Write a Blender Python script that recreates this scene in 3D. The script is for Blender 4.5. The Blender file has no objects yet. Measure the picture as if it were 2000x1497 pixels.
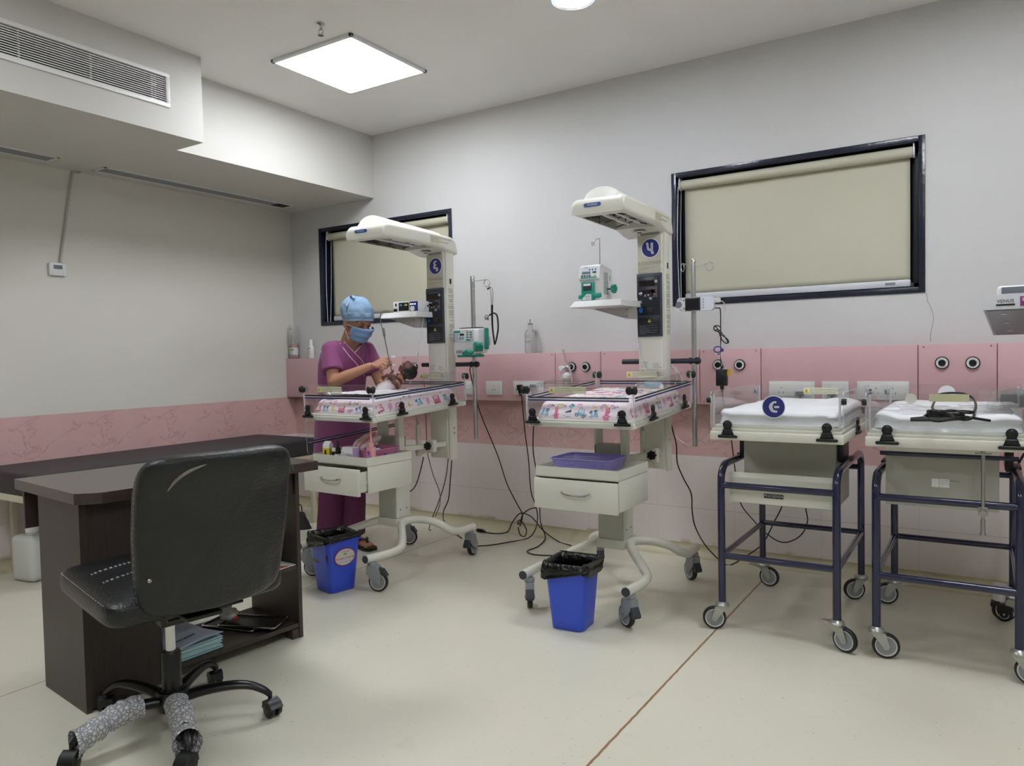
import bpy, bmesh, math, random
from mathutils import Vector as V, Matrix, Euler, noise
random.seed(7)
PI=math.pi
SC=bpy.context.scene
COL=SC.collection

# ------------------------------------------------------------------ camera
CAM=V((4.685,-4.097,1.164)); YAW,PIT,ROL=-.5670,-.0360,-.0204; FPX=1444.96
_f=V((math.sin(YAW)*math.cos(PIT),math.cos(YAW)*math.cos(PIT),math.sin(PIT)))
_r=V((math.cos(YAW),-math.sin(YAW),0)); _u=_r.cross(_f)
_r2=_r*math.cos(ROL)+_u*math.sin(ROL); _u2=-_r*math.sin(ROL)+_u*math.cos(ROL)
cd=bpy.data.cameras.new('camera'); cam=bpy.data.objects.new('camera',cd); COL.objects.link(cam)
cd.sensor_width=36; cd.lens=FPX/2000*36; cd.clip_start=.05; cd.clip_end=60
Mx=Matrix((( _r2.x,_u2.x,-_f.x,CAM.x),(_r2.y,_u2.y,-_f.y,CAM.y),(_r2.z,_u2.z,-_f.z,CAM.z),(0,0,0,1)))
cam.matrix_world=Mx; SC.camera=cam
def ray(x,y): return _f+_r2*((x-1000)/FPX)-_u2*((y-748.5)/FPX)
def atz(x,y,z=0): d=ray(x,y); return CAM+d*((z-CAM.z)/d.z)
def aty(x,y,Y=0): d=ray(x,y); return CAM+d*((Y-CAM.y)/d.y)
def atx(x,y,X=0): d=ray(x,y); return CAM+d*((X-CAM.x)/d.x)

# ------------------------------------------------------------------ materials
def lin(c):
    if isinstance(c,str):
        c=[int(c[i:i+2],16)/255 for i in (0,2,4)]
        c=[x/12.92 if x<=.04045 else ((x+.055)/1.055)**2.4 for x in c]
    return (*c[:3],1)
MATS={}
def mat(name,col,rough=.5,metal=0,bump=0,bscale=60,var=0,vscale=8,emit=0,ecol=None,spec=.5,alpha=1,coat=0,trans=0,sss=0,sheen=0,stretch=None):
    if name in MATS: return MATS[name]
    m=bpy.data.materials.new(name); m.use_nodes=True; nt=m.node_tree; b=nt.nodes['Principled BSDF']
    b.inputs['Base Color'].default_value=lin(col); b.inputs['Roughness'].default_value=rough
    b.inputs['Metallic'].default_value=metal; b.inputs['Specular IOR Level'].default_value=spec
    b.inputs['Alpha'].default_value=alpha; b.inputs['Coat Weight'].default_value=coat
    b.inputs['Transmission Weight'].default_value=trans
    b.inputs['Sheen Weight'].default_value=sheen
    if sss: b.inputs['Subsurface Weight'].default_value=sss; b.inputs['Subsurface Radius'].default_value=(.01,.004,.002)
    if emit: b.inputs['Emission Color'].default_value=lin(ecol or col); b.inputs['Emission Strength'].default_value=emit
    tc=nt.nodes.new('ShaderNodeTexCoord'); mp=nt.nodes.new('ShaderNodeMapping'); nt.links.new(tc.outputs['Object'],mp.inputs['Vector'])
    if stretch: mp.inputs['Scale'].default_value=stretch
    n=nt.nodes.new('ShaderNodeTexNoise'); n.inputs['Scale'].default_value=vscale; n.inputs['Detail'].default_value=4
    nt.links.new(mp.outputs['Vector'],n.inputs['Vector'])
    mix=nt.nodes.new('ShaderNodeMix'); mix.data_type='RGBA'
    c=lin(col); k=max(var,.012)
    mix.inputs[6].default_value=(*[max(0,x*(1-k)) for x in c[:3]],1); mix.inputs[7].default_value=(*[min(1,x*(1+k)) for x in c[:3]],1)
    nt.links.new(n.outputs['Fac'],mix.inputs[0]); nt.links.new(mix.outputs[2],b.inputs['Base Color'])
    if bump:
        n2=nt.nodes.new('ShaderNodeTexNoise'); n2.inputs['Scale'].default_value=bscale; n2.inputs['Detail'].default_value=5
        nt.links.new(mp.outputs['Vector'],n2.inputs['Vector'])
        bp=nt.nodes.new('ShaderNodeBump'); bp.inputs['Strength'].default_value=bump; bp.inputs['Distance'].default_value=.01
        nt.links.new(n2.outputs['Fac'],bp.inputs['Height']); nt.links.new(bp.outputs['Normal'],b.inputs['Normal'])
    MATS[name]=m; return m
def clear(name,tint=(1,1,1),gloss=.12,haze=0.0,hazecol=(.8,.8,.82),rough=.03):
    """thin clear plastic: see-through with a surface reflection and a little milky body"""
    if name in MATS: return MATS[name]
    m=bpy.data.materials.new(name); m.use_nodes=True; nt=m.node_tree; nt.nodes.clear()
    o=nt.nodes.new('ShaderNodeOutputMaterial'); t=nt.nodes.new('ShaderNodeBsdfTransparent'); t.inputs[0].default_value=(*tint,1)
    g=nt.nodes.new('ShaderNodeBsdfGlossy'); g.inputs['Roughness'].default_value=rough; g.inputs[0].default_value=(1,1,1,1)
    d=nt.nodes.new('ShaderNodeBsdfDiffuse'); d.inputs[0].default_value=(*hazecol,1)
    fr=nt.nodes.new('ShaderNodeFresnel'); fr.inputs[0].default_value=1.3
    mm=nt.nodes.new('ShaderNodeMath'); mm.operation='MULTIPLY'; mm.inputs[1].default_value=gloss*6; nt.links.new(fr.outputs[0],mm.inputs[0])
    m1=nt.nodes.new('ShaderNodeMixShader'); m1.inputs[0].default_value=haze; nt.links.new(t.outputs[0],m1.inputs[1]); nt.links.new(d.outputs[0],m1.inputs[2])
    m2=nt.nodes.new('ShaderNodeMixShader'); nt.links.new(mm.outputs[0],m2.inputs[0]); nt.links.new(m1.outputs[0],m2.inputs[1]); nt.links.new(g.outputs[0],m2.inputs[2])
    nt.links.new(m2.outputs[0],o.inputs[0]); MATS[name]=m; return m

# ------------------------------------------------------------------ mesh builder
ID=Matrix.Identity(4)
def T(x,y,z): return Matrix.Translation((x,y,z))
def RZ(a): return Matrix.Rotation(a,4,'Z')
def RX(a): return Matrix.Rotation(a,4,'X')
def RY(a): return Matrix.Rotation(a,4,'Y')
FRONT=RX(PI/2)      # xy drawing -> faces -y, upright
def lookmat(d,up=V((0,0,1))):
    z=V(d).normalized()
    if abs(z.dot(up))>.99: up=V((0,1,0))
    x=up.cross(z).normalized(); y=z.cross(x)
    return Matrix((x,y,z)).transposed()
_textcache={}
class M:
    def __init__(s): s.v=[];s.f=[];s.mi=[];s.sm=[];s.m=0;s.x=ID.copy();s.smooth=True
    def add(s,vs,fs,smooth=None):
        n=len(s.v); s.v+= [s.x@V(p) for p in vs]
        flip=s.x.to_3x3().determinant()<0
        for f in fs:
            f=[i+n for i in f]
            if flip: f=f[::-1]
            s.f.append(f); s.mi.append(s.m); s.sm.append(s.smooth if smooth is None else smooth)
        return s
    def box(s,c,d,rot=None,b=0):
        """box with optional bevel b"""
        c=V(c); h=[q/2 for q in d]
        if b<=0:
            vs=[V((sx*h[0],sy*h[1],sz*h[2])) for sx in (-1,1) for sy in (-1,1) for sz in (-1,1)]
            fs=[(0,1,3,2),(4,6,7,5),(0,4,5,1),(2,3,7,6),(0,2,6,4),(1,5,7,3)]
        else:
            bm=bmesh.new(); bmesh.ops.create_cube(bm,size=1)
            for v in bm.verts: v.co=V((v.co.x*d[0],v.co.y*d[1],v.co.z*d[2]))
            bmesh.ops.bevel(bm,geom=bm.edges[:],offset=min(b,min(d)*.49),segments=2 if b<.012 else 4,profile=.5,affect='EDGES')
            bm.verts.index_update(); vs=[v.co.copy() for v in bm.verts]; fs=[[v.index for v in f.verts] for f in bm.faces]; bm.free()
        if rot is not None: vs=[rot.to_3x3()@v for v in vs]
        return s.add([v+c for v in vs],fs)
    def bb(s,a,b,bev=0): 
        a=V(a);b=V(b); return s.box((a+b)/2,[abs(q) for q in (b-a)],b=bev)
    def cyl(s,p0,p1,r0,r1=None,n=20,cap=True):
        p0=V(p0);p1=V(p1); r1=r0 if r1 is None else r1; R=lookmat(p1-p0)
        vs=[];fs=[]
        for p,r in ((p0,r0),(p1,r1)):
            for i in range(n): a=2*PI*i/n; vs.append(p+R@V((r*math.cos(a),r*math.sin(a),0)))
        for i in range(n): j=(i+1)%n; fs.append((i,j,n+j,n+i))
        if cap: fs.append(list(range(n))[::-1]); fs.append(list(range(n,2*n)))
        return s.add(vs,fs)
    def ring(s,prof,c=(0,0,0),axis=(0,0,1),n=24):
        """closed profile turned into a ring"""
        s.lathe(prof+[prof[0]],c,axis,n,cap=False); return s
    def lathe(s,prof,c=(0,0,0),axis=(0,0,1),n=24,sq=(1,1),cap=True):
        """prof list of (r,h)"""
        c=V(c);R=lookmat(axis);vs=[];fs=[];k=len(prof)
        for r,h in prof:
            for i in range(n): a=2*PI*i/n; vs.append(c+R@V((r*sq[0]*math.cos(a),r*sq[1]*math.sin(a),h)))
        for q in range(k-1):
            for i in range(n): j=(i+1)%n; fs.append((q*n+i,q*n+j,(q+1)*n+j,(q+1)*n+i))
        if cap and prof[0][0]>1e-4: fs.append([i for i in range(n)][::-1])
        if cap and prof[-1][0]>1e-4: fs.append([(k-1)*n+i for i in range(n)])
        return s.add(vs,fs)
    def tube(s,pts,r,n=8,closed=False,cap=True,spline=0,flat=1.0):
        pts=[V(p) for p in pts]
        rs=r if isinstance(r,(list,tuple)) else None
        if spline: 
            if rs: 
                q=[]; L=len(pts)
                pp=smooth_path([(*p,) for p in pts],spline,closed); m=len(pp)
                rs=[rs[min(L-1,int(i*(L-1)/max(1,m-1)))]*(1-((i*(L-1)/max(1,m-1))%1))+rs[min(L-1,int(i*(L-1)/max(1,m-1))+1)]*((i*(L-1)/max(1,m-1))%1) for i in range(m)]
                pts=pp
            else: pts=smooth_path(pts,spline,closed)
        N=len(pts); vs=[];fs=[]; prev=None
        for i,p in enumerate(pts):
            if closed: t=(pts[(i+1)%N]-pts[i-1])
            else: t=pts[min(i+1,N-1)]-pts[max(i-1,0)]
            if t.length<1e-9: t=V((0,0,1))
            t.normalize()
            if prev is None:
                up=V((0,0,1)) if abs(t.z)<.9 else V((1,0,0)); u=up.cross(t).normalized()
            else:
                u=prev-t*prev.dot(t); u=u.normalized() if u.length>1e-6 else t.orthogonal().normalized()
            prev=u; w=t.cross(u); rr=rs[i] if rs else r
            for k in range(n): a=2*PI*k/n; vs.append(p+u*(rr*math.cos(a))+w*(rr*flat*math.sin(a)))
        for i in range(N if closed else N-1):
            for k in range(n):
                j=(k+1)%n; a=i*n;b=((i+1)%N)*n; fs.append((a+k,a+j,b+j,b+k))
        if cap and not closed: fs.append(list(range(n))[::-1]); fs.append([(N-1)*n+k for k in range(n)])
        return s.add(vs,fs)
    def prism(s,poly,h0,h1,mx=ID,holes=None):
        """poly in xy extruded in z from h0 to h1, transformed by mx"""
        n=len(poly); a=sum(poly[i][0]*poly[(i+1)%n][1]-poly[(i+1)%n][0]*poly[i][1] for i in range(n))
        if a<0: poly=poly[::-1]
        vs=[mx@V((p[0],p[1],h0)) for p in poly]+[mx@V((p[0],p[1],h1)) for p in poly]
        fs=[(i,(i+1)%n,n+(i+1)%n,n+i) for i in range(n)]
        s.add(vs,fs)
        return s.add(vs,[list(range(n))[::-1],list(range(n,2*n))],smooth=False)
    def ell(s,c,r,rot=None,n=20,m=12):
        if not isinstance(r,(list,tuple)): r=(r,r,r)
        vs=[];fs=[];c=V(c)
        for i in range(m+1):
            th=PI*i/m
            for k in range(n): a=2*PI*k/n; vs.append(V((r[0]*math.sin(th)*math.cos(a),r[1]*math.sin(th)*math.sin(a),-r[2]*math.cos(th))))
        if rot is not None: vs=[rot.to_3x3()@v for v in vs]
        vs=[v+c for v in vs]
        for i in range(m):
            for k in range(n): j=(k+1)%n; fs.append((i*n+k,i*n+j,(i+1)*n+j,(i+1)*n+k))
        return s.add(vs,fs)
    def cap(s,p0,p1,r0,r1=None,n=16,sq=1.0,side=None):
        """capsule with tapered radius; sq flattens along 'side' direction"""
        p0=V(p0);p1=V(p1); r1=r0 if r1 is None else r1; d=(p1-p0); L=d.length; d=d.normalized() if L>1e-6 else V((0,0,1))
        if side is not None:
            y=V(side); y=(y-d*y.dot(d)).normalized(); x=y.cross(d); R=Matrix((x,y,d)).transposed()
        else: R=lookmat(d)
        rings=[]
        for i in range(7): a=-PI/2+PI/2*i/6; rings.append((r0*math.cos(a),r0*math.sin(a)))
        for i in range(7): a=PI/2*i/6; rings.append((r1*math.cos(a),L+r1*math.sin(a)))
        vs=[];fs=[]
        for r,h in rings:
            r=max(r,1e-4)
            for k in range(n): a=2*PI*k/n; vs.append(p0+R@V((r*math.cos(a),r*sq*math.sin(a),h)))
        for q in range(len(rings)-1):
            for k in range(n): j=(k+1)%n; fs.append((q*n+k,q*n+j,(q+1)*n+j,(q+1)*n+k))
        fs.append(list(range(n))[::-1]); fs.append([(len(rings)-1)*n+k for k in range(n)])
        return s.add(vs,fs)
    def grid(s,fn,nu,nv,closeu=False):
        vs=[fn(i/(nu if closeu else nu-1),j/(nv-1)) for j in range(nv) for i in range(nu)]
        fs=[]
        for j in range(nv-1):
            for i in range(nu if closeu else nu-1):
                k=(i+1)%nu; fs.append((j*nu+i,j*nu+k,(j+1)*nu+k,(j+1)*nu+i))
        return s.add(vs,fs)
    def text(s,string,size,mx,depth=0,align='CENTER'):
        """flat lettering, drawn in xy and moved by mx"""
        key=(string,align)
        if key not in _textcache:
            cu=bpy.data.curves.new('t','FONT'); cu.body=string; cu.size=1; cu.align_x=align; cu.align_y='CENTER'; cu.resolution_u=2; cu.fill_mode='FRONT'
            o=bpy.data.objects.new('t',cu); COL.objects.link(o); dg=bpy.context.evaluated_depsgraph_get(); dg.update()
            me=bpy.data.meshes.new_from_object(o.evaluated_get(dg))
            _textcache[key]=([v.co.copy() for v in me.vertices],[list(p.vertices) for p in me.polygons])
            bpy.data.objects.remove(o); bpy.data.curves.remove(cu); bpy.data.meshes.remove(me)
        vs,fs=_textcache[key]
        return s.add([mx@(V(v)*size) for v in vs],fs,smooth=False)
    def build(s,name,mats,parent=None,world=False,angle=35,bevel=0,mods=(),solid=0,subsurf=0):
        me=bpy.data.meshes.new(name)
        off=V((0,0,0))
        if parent is None:
            xs=[v.x for v in s.v];ys=[v.y for v in s.v];zs=[v.z for v in s.v]
            off=V(((min(xs)+max(xs))/2,(min(ys)+max(ys))/2,min(zs)))
        vs=[v-off for v in s.v]
        if world and parent is not None:
            inv=wmat(parent).inverted(); vs=[inv@v for v in s.v]
        me.from_pydata([tuple(v) for v in vs],[],s.f)
        if not isinstance(mats,(list,tuple)): mats=[mats]
        for m in mats: me.materials.append(m)
        me.polygons.foreach_set('material_index',s.mi); me.polygons.foreach_set('use_smooth',s.sm)
        me.update(); me.validate()
        try: me.set_sharp_from_angle(angle=math.radians(angle))
        except Exception: pass
        o=bpy.data.objects.new(name,me); COL.objects.link(o); o.location=off
        if parent is not None: o.parent=parent; o.location=(0,0,0)
        if bevel:
            b=o.modifiers.new('b','BEVEL'); b.width=bevel; b.segments=2; b.limit_method='ANGLE'; b.angle_limit=math.radians(40); b.harden_normals=False
        if solid:
            b=o.modifiers.new('s','SOLIDIFY'); b.thickness=solid; b.offset=0
        if subsurf:
            b=o.modifiers.new('u','SUBSURF'); b.levels=b.render_levels=subsurf
        return o
def wmat(o):
    m=Matrix.LocRotScale(o.location,o.rotation_euler,o.scale)
    return wmat(o.parent)@m if o.parent else m
def smooth_path(pts,k=6,closed=False):
    pts=[V(p) for p in pts]; N=len(pts); out=[]
    rng=range(N) if closed else range(N-1)
    for i in rng:
        if closed: a,b,c,d=pts[i-1],pts[i],pts[(i+1)%N],pts[(i+2)%N]
        else: a,b,c,d=pts[max(i-1,0)],pts[i],pts[i+1],pts[min(i+2,N-1)]
        for j in range(k):
            t=j/k; out.append(.5*((2*b)+(c-a)*t+(2*a-5*b+4*c-d)*t*t+(3*b-a-3*c+d)*t**3))
    if not closed: out.append(pts[-1])
    return out
def thing(name,label,cat,loc=(0,0,0),rz=0,group=None):
    o=bpy.data.objects.new(name,None); COL.objects.link(o); o.empty_display_size=.05
    o.location=loc; o.rotation_euler=(0,0,rz); o['label']=label; o['category']=cat
    if group: o['group']=group
    return o
def tag(o,label,cat,group=None):
    o['label']=label;o['category']=cat
    if group: o['group']=group
    return o
def struct(o): o['kind']='structure'; return o
def lab(o,l): o['label']=l; return o
def circ(r,n=24,cx=0,cy=0,a0=0,a1=2*PI): 
    full=abs(a1-a0-2*PI)<1e-6
    return [(cx+r*math.cos(a0+(a1-a0)*i/(n if full else n-1)),cy+r*math.sin(a0+(a1-a0)*i/(n if full else n-1))) for i in range(n)]
def rrect(w,h,r,n=5,cx=0,cy=0):
    out=[]
    for (x,y,a) in ((w/2-r,h/2-r,0),(-w/2+r,h/2-r,PI/2),(-w/2+r,-h/2+r,PI),(w/2-r,-h/2+r,1.5*PI)):
        for i in range(n): t=a+PI/2*i/(n-1); out.append((cx+x+r*math.cos(t),cy+y+r*math.sin(t)))
    return out

# common materials
WHITE=mat('ivory_powder_coat','e0dfd2',.38,var=.02)
GREYW=mat('light_grey_plastic','c9cac8',.4)
WPL=mat('white_plastic','e4e4e4',.35)
GREYC=mat('caster_grey','8f9394',.4)
RUB=mat('black_rubber','1b1c1e',.55)
BLK=mat('black_plastic','0e0e10',.4)
DKG=mat('dark_grey_plastic','34383f',.45)
CHR=mat('chrome','c8c8c8',.18,metal=1)
STL=mat('brushed_steel','a9a6a2',.28,metal=1)
ZNC=mat('zinc_plate','b7b9b4',.35,metal=.85)
NAVY=mat('navy_paint','10143f',.22,coat=.6)
NAVP=mat('navy_print','1c2a6e',.4)
SIGN=mat('sign_blue','23307a',.45)
SGREY=mat('sign_digit','c9c7cf',.5)
PWHT=mat('paper_white','eeeeee',.7)
CREAM=mat('label_cream','dedcc0',.6)
YEL=mat('warning_yellow','d8c832',.5)
INK=mat('print_black','17171a',.6)
TEAL=mat('teal_plastic','14907c',.35)
PAN=mat('panel_dark','20242e',.3)
CORD=mat('black_cord','0b0b0c',.45)
GCORD=mat('grey_cord','6a6a6c',.5)
WCORD=mat('white_cord','d9d9dc',.4)
LCD=mat('lcd_grey','6f7c7a',.2)
ACR=clear('clear_acrylic',(.97,.975,.975),.05,.012,(.85,.85,.87))
ACE=clear('acrylic_edge',(.92,.92,.94),.1,.45,(.85,.86,.88),.15)

SC.view_settings.view_transform='Standard'; SC.view_settings.look='None'; SC.view_settings.gamma=1; SC.view_settings.exposure=2.0
w_=bpy.data.worlds.new('w'); SC.world=w_; w_.use_nodes=True; w_.node_tree.nodes['Background'].inputs[0].default_value=(0,0,0,1)
# ------------------------------------------------------------------ setting
H=2.80; ZS=2.347; XR=6.7; YB=-6.6
def nodemat(name):
    m=bpy.data.materials.new(name); m.use_nodes=True; MATS[name]=m
    nt=m.node_tree; b=nt.nodes['Principled BSDF']; return m,nt,b
def N(nt,t,**k):
    n=nt.nodes.new(t)
    for a,v in k.items(): setattr(n,a,v)
    return n
def mth(nt,op,a,b=None,c=None):
    n=nt.nodes.new('ShaderNodeMath'); n.operation=op
    for i,q in enumerate((a,b,c)):
        if q is None: continue
        if isinstance(q,(int,float)): n.inputs[i].default_value=q
        else: nt.links.new(q,n.inputs[i])
    return n.outputs[0]
def mixc(nt,f,a,b):
    n=nt.nodes.new('ShaderNodeMix'); n.data_type='RGBA'
    if isinstance(f,(int,float)): n.inputs[0].default_value=f
    else: nt.links.new(f,n.inputs[0])
    for i,q in ((6,a),(7,b)):
        if isinstance(q,(tuple,list)): n.inputs[i].default_value=q
        else: nt.links.new(q,n.inputs[i])
    return n.outputs[2]
def noise_n(nt,vec,sc,det=4,rough=.5):
    n=nt.nodes.new('ShaderNodeTexNoise'); n.inputs['Scale'].default_value=sc; n.inputs['Detail'].default_value=det; n.inputs['Roughness'].default_value=rough
    nt.links.new(vec,n.inputs['Vector']); return n.outputs['Fac']
def smooth(nt,v,a,b):
    n=nt.nodes.new('ShaderNodeMapRange'); n.interpolation_type='SMOOTHSTEP'; nt.links.new(v,n.inputs[0]); n.inputs[1].default_value=a; n.inputs[2].default_value=b; return n.outputs[0]
# floor
FL,nt,b=nodemat('cream_vinyl_floor')
g=N(nt,'ShaderNodeNewGeometry'); pos=g.outputs['Position']; sx=N(nt,'ShaderNodeSeparateXYZ'); nt.links.new(pos,sx.inputs[0])
X,Y=sx.outputs[0],sx.outputs[1]
n1=noise_n(nt,pos,1.3,3); n2=noise_n(nt,pos,70,2,.6); n3=noise_n(nt,pos,6,4)
c=mixc(nt,n1,lin('d3cfbb'),lin('dad7c6'))
c=mixc(nt,smooth(nt,n2,.68,.76),c,lin('a39d86'))
c=mixc(nt,mth(nt,'MULTIPLY',smooth(nt,n3,.62,.8),.25),c,lin('b2aa90'))
wob=mth(nt,'MULTIPLY',mth(nt,'SUBTRACT',noise_n(nt,pos,25,3),.5),.006)
def line(coord,at,w): return mth(nt,'SUBTRACT',1,smooth(nt,mth(nt,'ABSOLUTE',mth(nt,'SUBTRACT',mth(nt,'ADD',coord,wob),at)),w*.5,w))
c=mixc(nt,mth(nt,'MULTIPLY',line(X,3.743,.0055),.9),c,lin('8a5a26'))
c=mixc(nt,mth(nt,'MULTIPLY',line(X,1.762,.004),.75),c,lin('7d6a4a'))
c=mixc(nt,mth(nt,'MULTIPLY',line(Y,-.27,.003),.35),c,lin('8d8468'))
nt.links.new(c,b.inputs['Base Color']); b.inputs['Roughness'].default_value=.34; b.inputs['Specular IOR Level'].default_value=.35
# painted wall
def paint(name,col,var=.03):
    m,nt,b=nodemat(name); g=N(nt,'ShaderNodeNewGeometry'); pos=g.outputs['Position']
    c0=lin(col); f=noise_n(nt,pos,1.1,3)
    c=mixc(nt,f,(*[x*(1-var) for x in c0[:3]],1),(*[x*(1+var) for x in c0[:3]],1))
    nt.links.new(c,b.inputs['Base Color']); b.inputs['Roughness'].default_value=.6
    bp=N(nt,'ShaderNodeBump'); bp.inputs['Strength'].default_value=.06; bp.inputs['Distance'].default_value=.004
    nt.links.new(noise_n(nt,pos,140,3),bp.inputs['Height']); nt.links.new(bp.outputs[0],b.inputs['Normal']); return m
WALL=paint('painted_wall_white','cbcac8'); WALLL=paint('painted_wall_warm','d6d3c9'); CEIL=paint('painted_ceiling','eceae6')
SOFF=paint('soffit_paint','cfcdc7')
# marble band tiles and lower pale tiles
def tile(name,ax):
    m,nt,b=nodemat(name); g=N(nt,'ShaderNodeNewGeometry'); pos=g.outputs['Position']; s=N(nt,'ShaderNodeSeparateXYZ'); nt.links.new(pos,s.inputs[0])
    A=s.outputs[ax]; Z=s.outputs[2]
    # per-tile repeat: vein pattern repeats every 0.30 m
    fx=mth(nt,'MODULO',mth(nt,'ADD',A,30),.45)
    cmb=N(nt,'ShaderNodeCombineXYZ'); nt.links.new(fx,cmb.inputs[0]); nt.links.new(Z,cmb.inputs[2])
    pv=cmb.outputs[0]
    w=N(nt,'ShaderNodeTexNoise'); w.inputs['Scale'].default_value=2.6; w.inputs['Detail'].default_value=5; w.inputs['Roughness'].default_value=.55; w.inputs['Distortion'].default_value=.6; nt.links.new(pv,w.inputs['Vector'])
    vein=mth(nt,'MULTIPLY',mth(nt,'SUBTRACT',1,smooth(nt,mth(nt,'ABSOLUTE',mth(nt,'SUBTRACT',w.outputs['Fac'],.5)),.0,.009)),smooth(nt,noise_n(nt,pv,3.7,3),.38,.55))
    cl=noise_n(nt,pv,5,5,.6)
    pink=mixc(nt,cl,lin('c89e9a'),lin('dab9b5'))
    pink=mixc(nt,mth(nt,'MULTIPLY',vein,.34),pink,lin('96595c'))
    low=mixc(nt,noise_n(nt,pos,2.2,4),lin('ddd3cd'),lin('e6ddd8'))
    low=mixc(nt,mth(nt,'MULTIPLY',vein,.06),low,lin('9a8880'))
    lj=mth(nt,'SUBTRACT',1,smooth(nt,mth(nt,'ABSOLUTE',mth(nt,'SUBTRACT',Z,.275)),.0005,.0022))
    vj=mth(nt,'SUBTRACT',1,smooth(nt,mth(nt,'ABSOLUTE',mth(nt,'SUBTRACT',fx,.225)),.0008,.0024))
    low=mixc(nt,mth(nt,'MULTIPLY',lj,.5),low,lin('8f8078'))
    low=mixc(nt,mth(nt,'MULTIPLY',vj,.18),low,lin('8f8078'))
    pink=mixc(nt,mth(nt,'MULTIPLY',vj,.2),pink,lin('d8b7b4'))
    # rusty grime just above the coved skirting
    gr=mth(nt,'MULTIPLY',mth(nt,'SUBTRACT',1,smooth(nt,Z,.07,.10)),smooth(nt,noise_n(nt,pos,7,4),.5,.68))
    low=mixc(nt,mth(nt,'MULTIPLY',gr,.7),low,lin('9c8150'))
    up=smooth(nt,Z,.5765,.5775)
    nt.links.new(mixc(nt,up,low,pink),b.inputs['Base Color']); b.inputs['Roughness'].default_value=.28; b.inputs['Specular IOR Level'].default_value=.4
    return m
TB=tile('wall_tiles_back',0); TL=tile('wall_tiles_left',1)
COVE,nt,b=nodemat('cove_skirting'); g=N(nt,'ShaderNodeNewGeometry'); pos=g.outputs['Position']
c=mixc(nt,noise_n(nt,pos,3,4),lin('c4bb9a'),lin('cbc3a8')); c=mixc(nt,mth(nt,'MULTIPLY',smooth(nt,noise_n(nt,pos,9,5),.58,.75),.4),c,lin('978a62'))
nt.links.new(c,b.inputs['Base Color']); b.inputs['Roughness'].default_value=.4

m=M(); m.smooth=False; m.bb((0,YB,-.1),(XR,0,0)); struct(m.build('floor',FL))
m=M(); m.smooth=False; m.bb((0,YB,H),(XR,0,H+.1)); struct(m.build('ceiling',CEIL))
WIN=[(.324,1.614),(3.185,4.449)]; WZ=(1.434,2.184)
m=M(); m.smooth=False
def wb(x0,x1,z0,z1): m.bb((x0,0,z0),(x1,.16,z1))
wb(-.16,WIN[0][0],.874,H); wb(WIN[0][1],WIN[1][0],.874,H); wb(WIN[1][1],XR+.1,.874,H)
for a,c_ in WIN: wb(a,c_,.874,WZ[0]); wb(a,c_,WZ[1],H)
m.m=1; wb(-.16,XR+.1,-.1,.874)
wbk=struct(m.build('wall_back',[WALL,TB]))
# hairline crack running down from the right window corner (a groove in the plaster)
pts=[(1809,572),(1812,590),(1819,602),(1824,622),(1820,640),(1817,655),(1818,668)]
m=M(); m.tube([aty(*p,-.0006) for p in pts],.0011,5); c_=m.build('wall_crack',mat('plaster_crack','8d8983',.8),parent=wbk,world=True)
m=M(); m.smooth=False; m.bb((-.16,YB,.874),(0,0,H)); m.m=1; m.bb((-.16,YB,-.1),(0.0,0,.874)); struct(m.build('wall_left',[WALLL,TL]))
m=M(); m.smooth=False; m.bb((XR,YB,0),(XR+.1,0,H)); struct(m.build('wall_right',WALL))
m=M(); m.smooth=False; m.bb((-.16,YB-.1,0),(XR+.1,YB,H)); struct(m.build('wall_front',WALL))
# coved skirting
def cove(name,mx):
    m=M(); prof=[(0,0)]+[(-.05*math.cos(t)-.0+0, .0) for t in ()]
    poly=[(.0,.0),(-.055,.0)]+[(-.055+.055*math.sin(t)*1.0-.0, .062*(1-math.cos(t))) for t in [PI/2*i/6 for i in range(1,7)]]+[(-.004,.072),(0,.072)]
    m.prism(poly,0,1,mx); return struct(m.build(name,COVE,angle=60))
# prism x->outward(y of wall), y->z, z->along
cove('baseboard_back',Matrix(((0,0,XR,0),(1,0,0,0),(0,1,0,.0),(0,0,0,1))))
cove('baseboard_left',Matrix(((-1,0,0,0),(0,0,YB,0),(0,1,0,.0),(0,0,0,1))))
# soffit with the return-air opening
S1,S2,YS=1.146,.905,-1.578; GY0,GY1,GZ0,GZ1=-3.05,-1.79,2.499,2.632
m=M(); m.smooth=False
m.bb((0,YS,ZS),(S2,0,H)); m.bb((0,YB,ZS),(S1-.16,YS,H))
m.bb((S1-.16,YB,ZS),(S1,YS,GZ0)); m.bb((S1-.16,YB,GZ1),(S1,YS,H)); m.bb((S1-.16,YB,GZ0),(S1,GY0,GZ1)); m.bb((S1-.16,GY1,GZ0),(S1,YS,GZ1))
struct(m.build('trim_1',SOFF))
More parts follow.
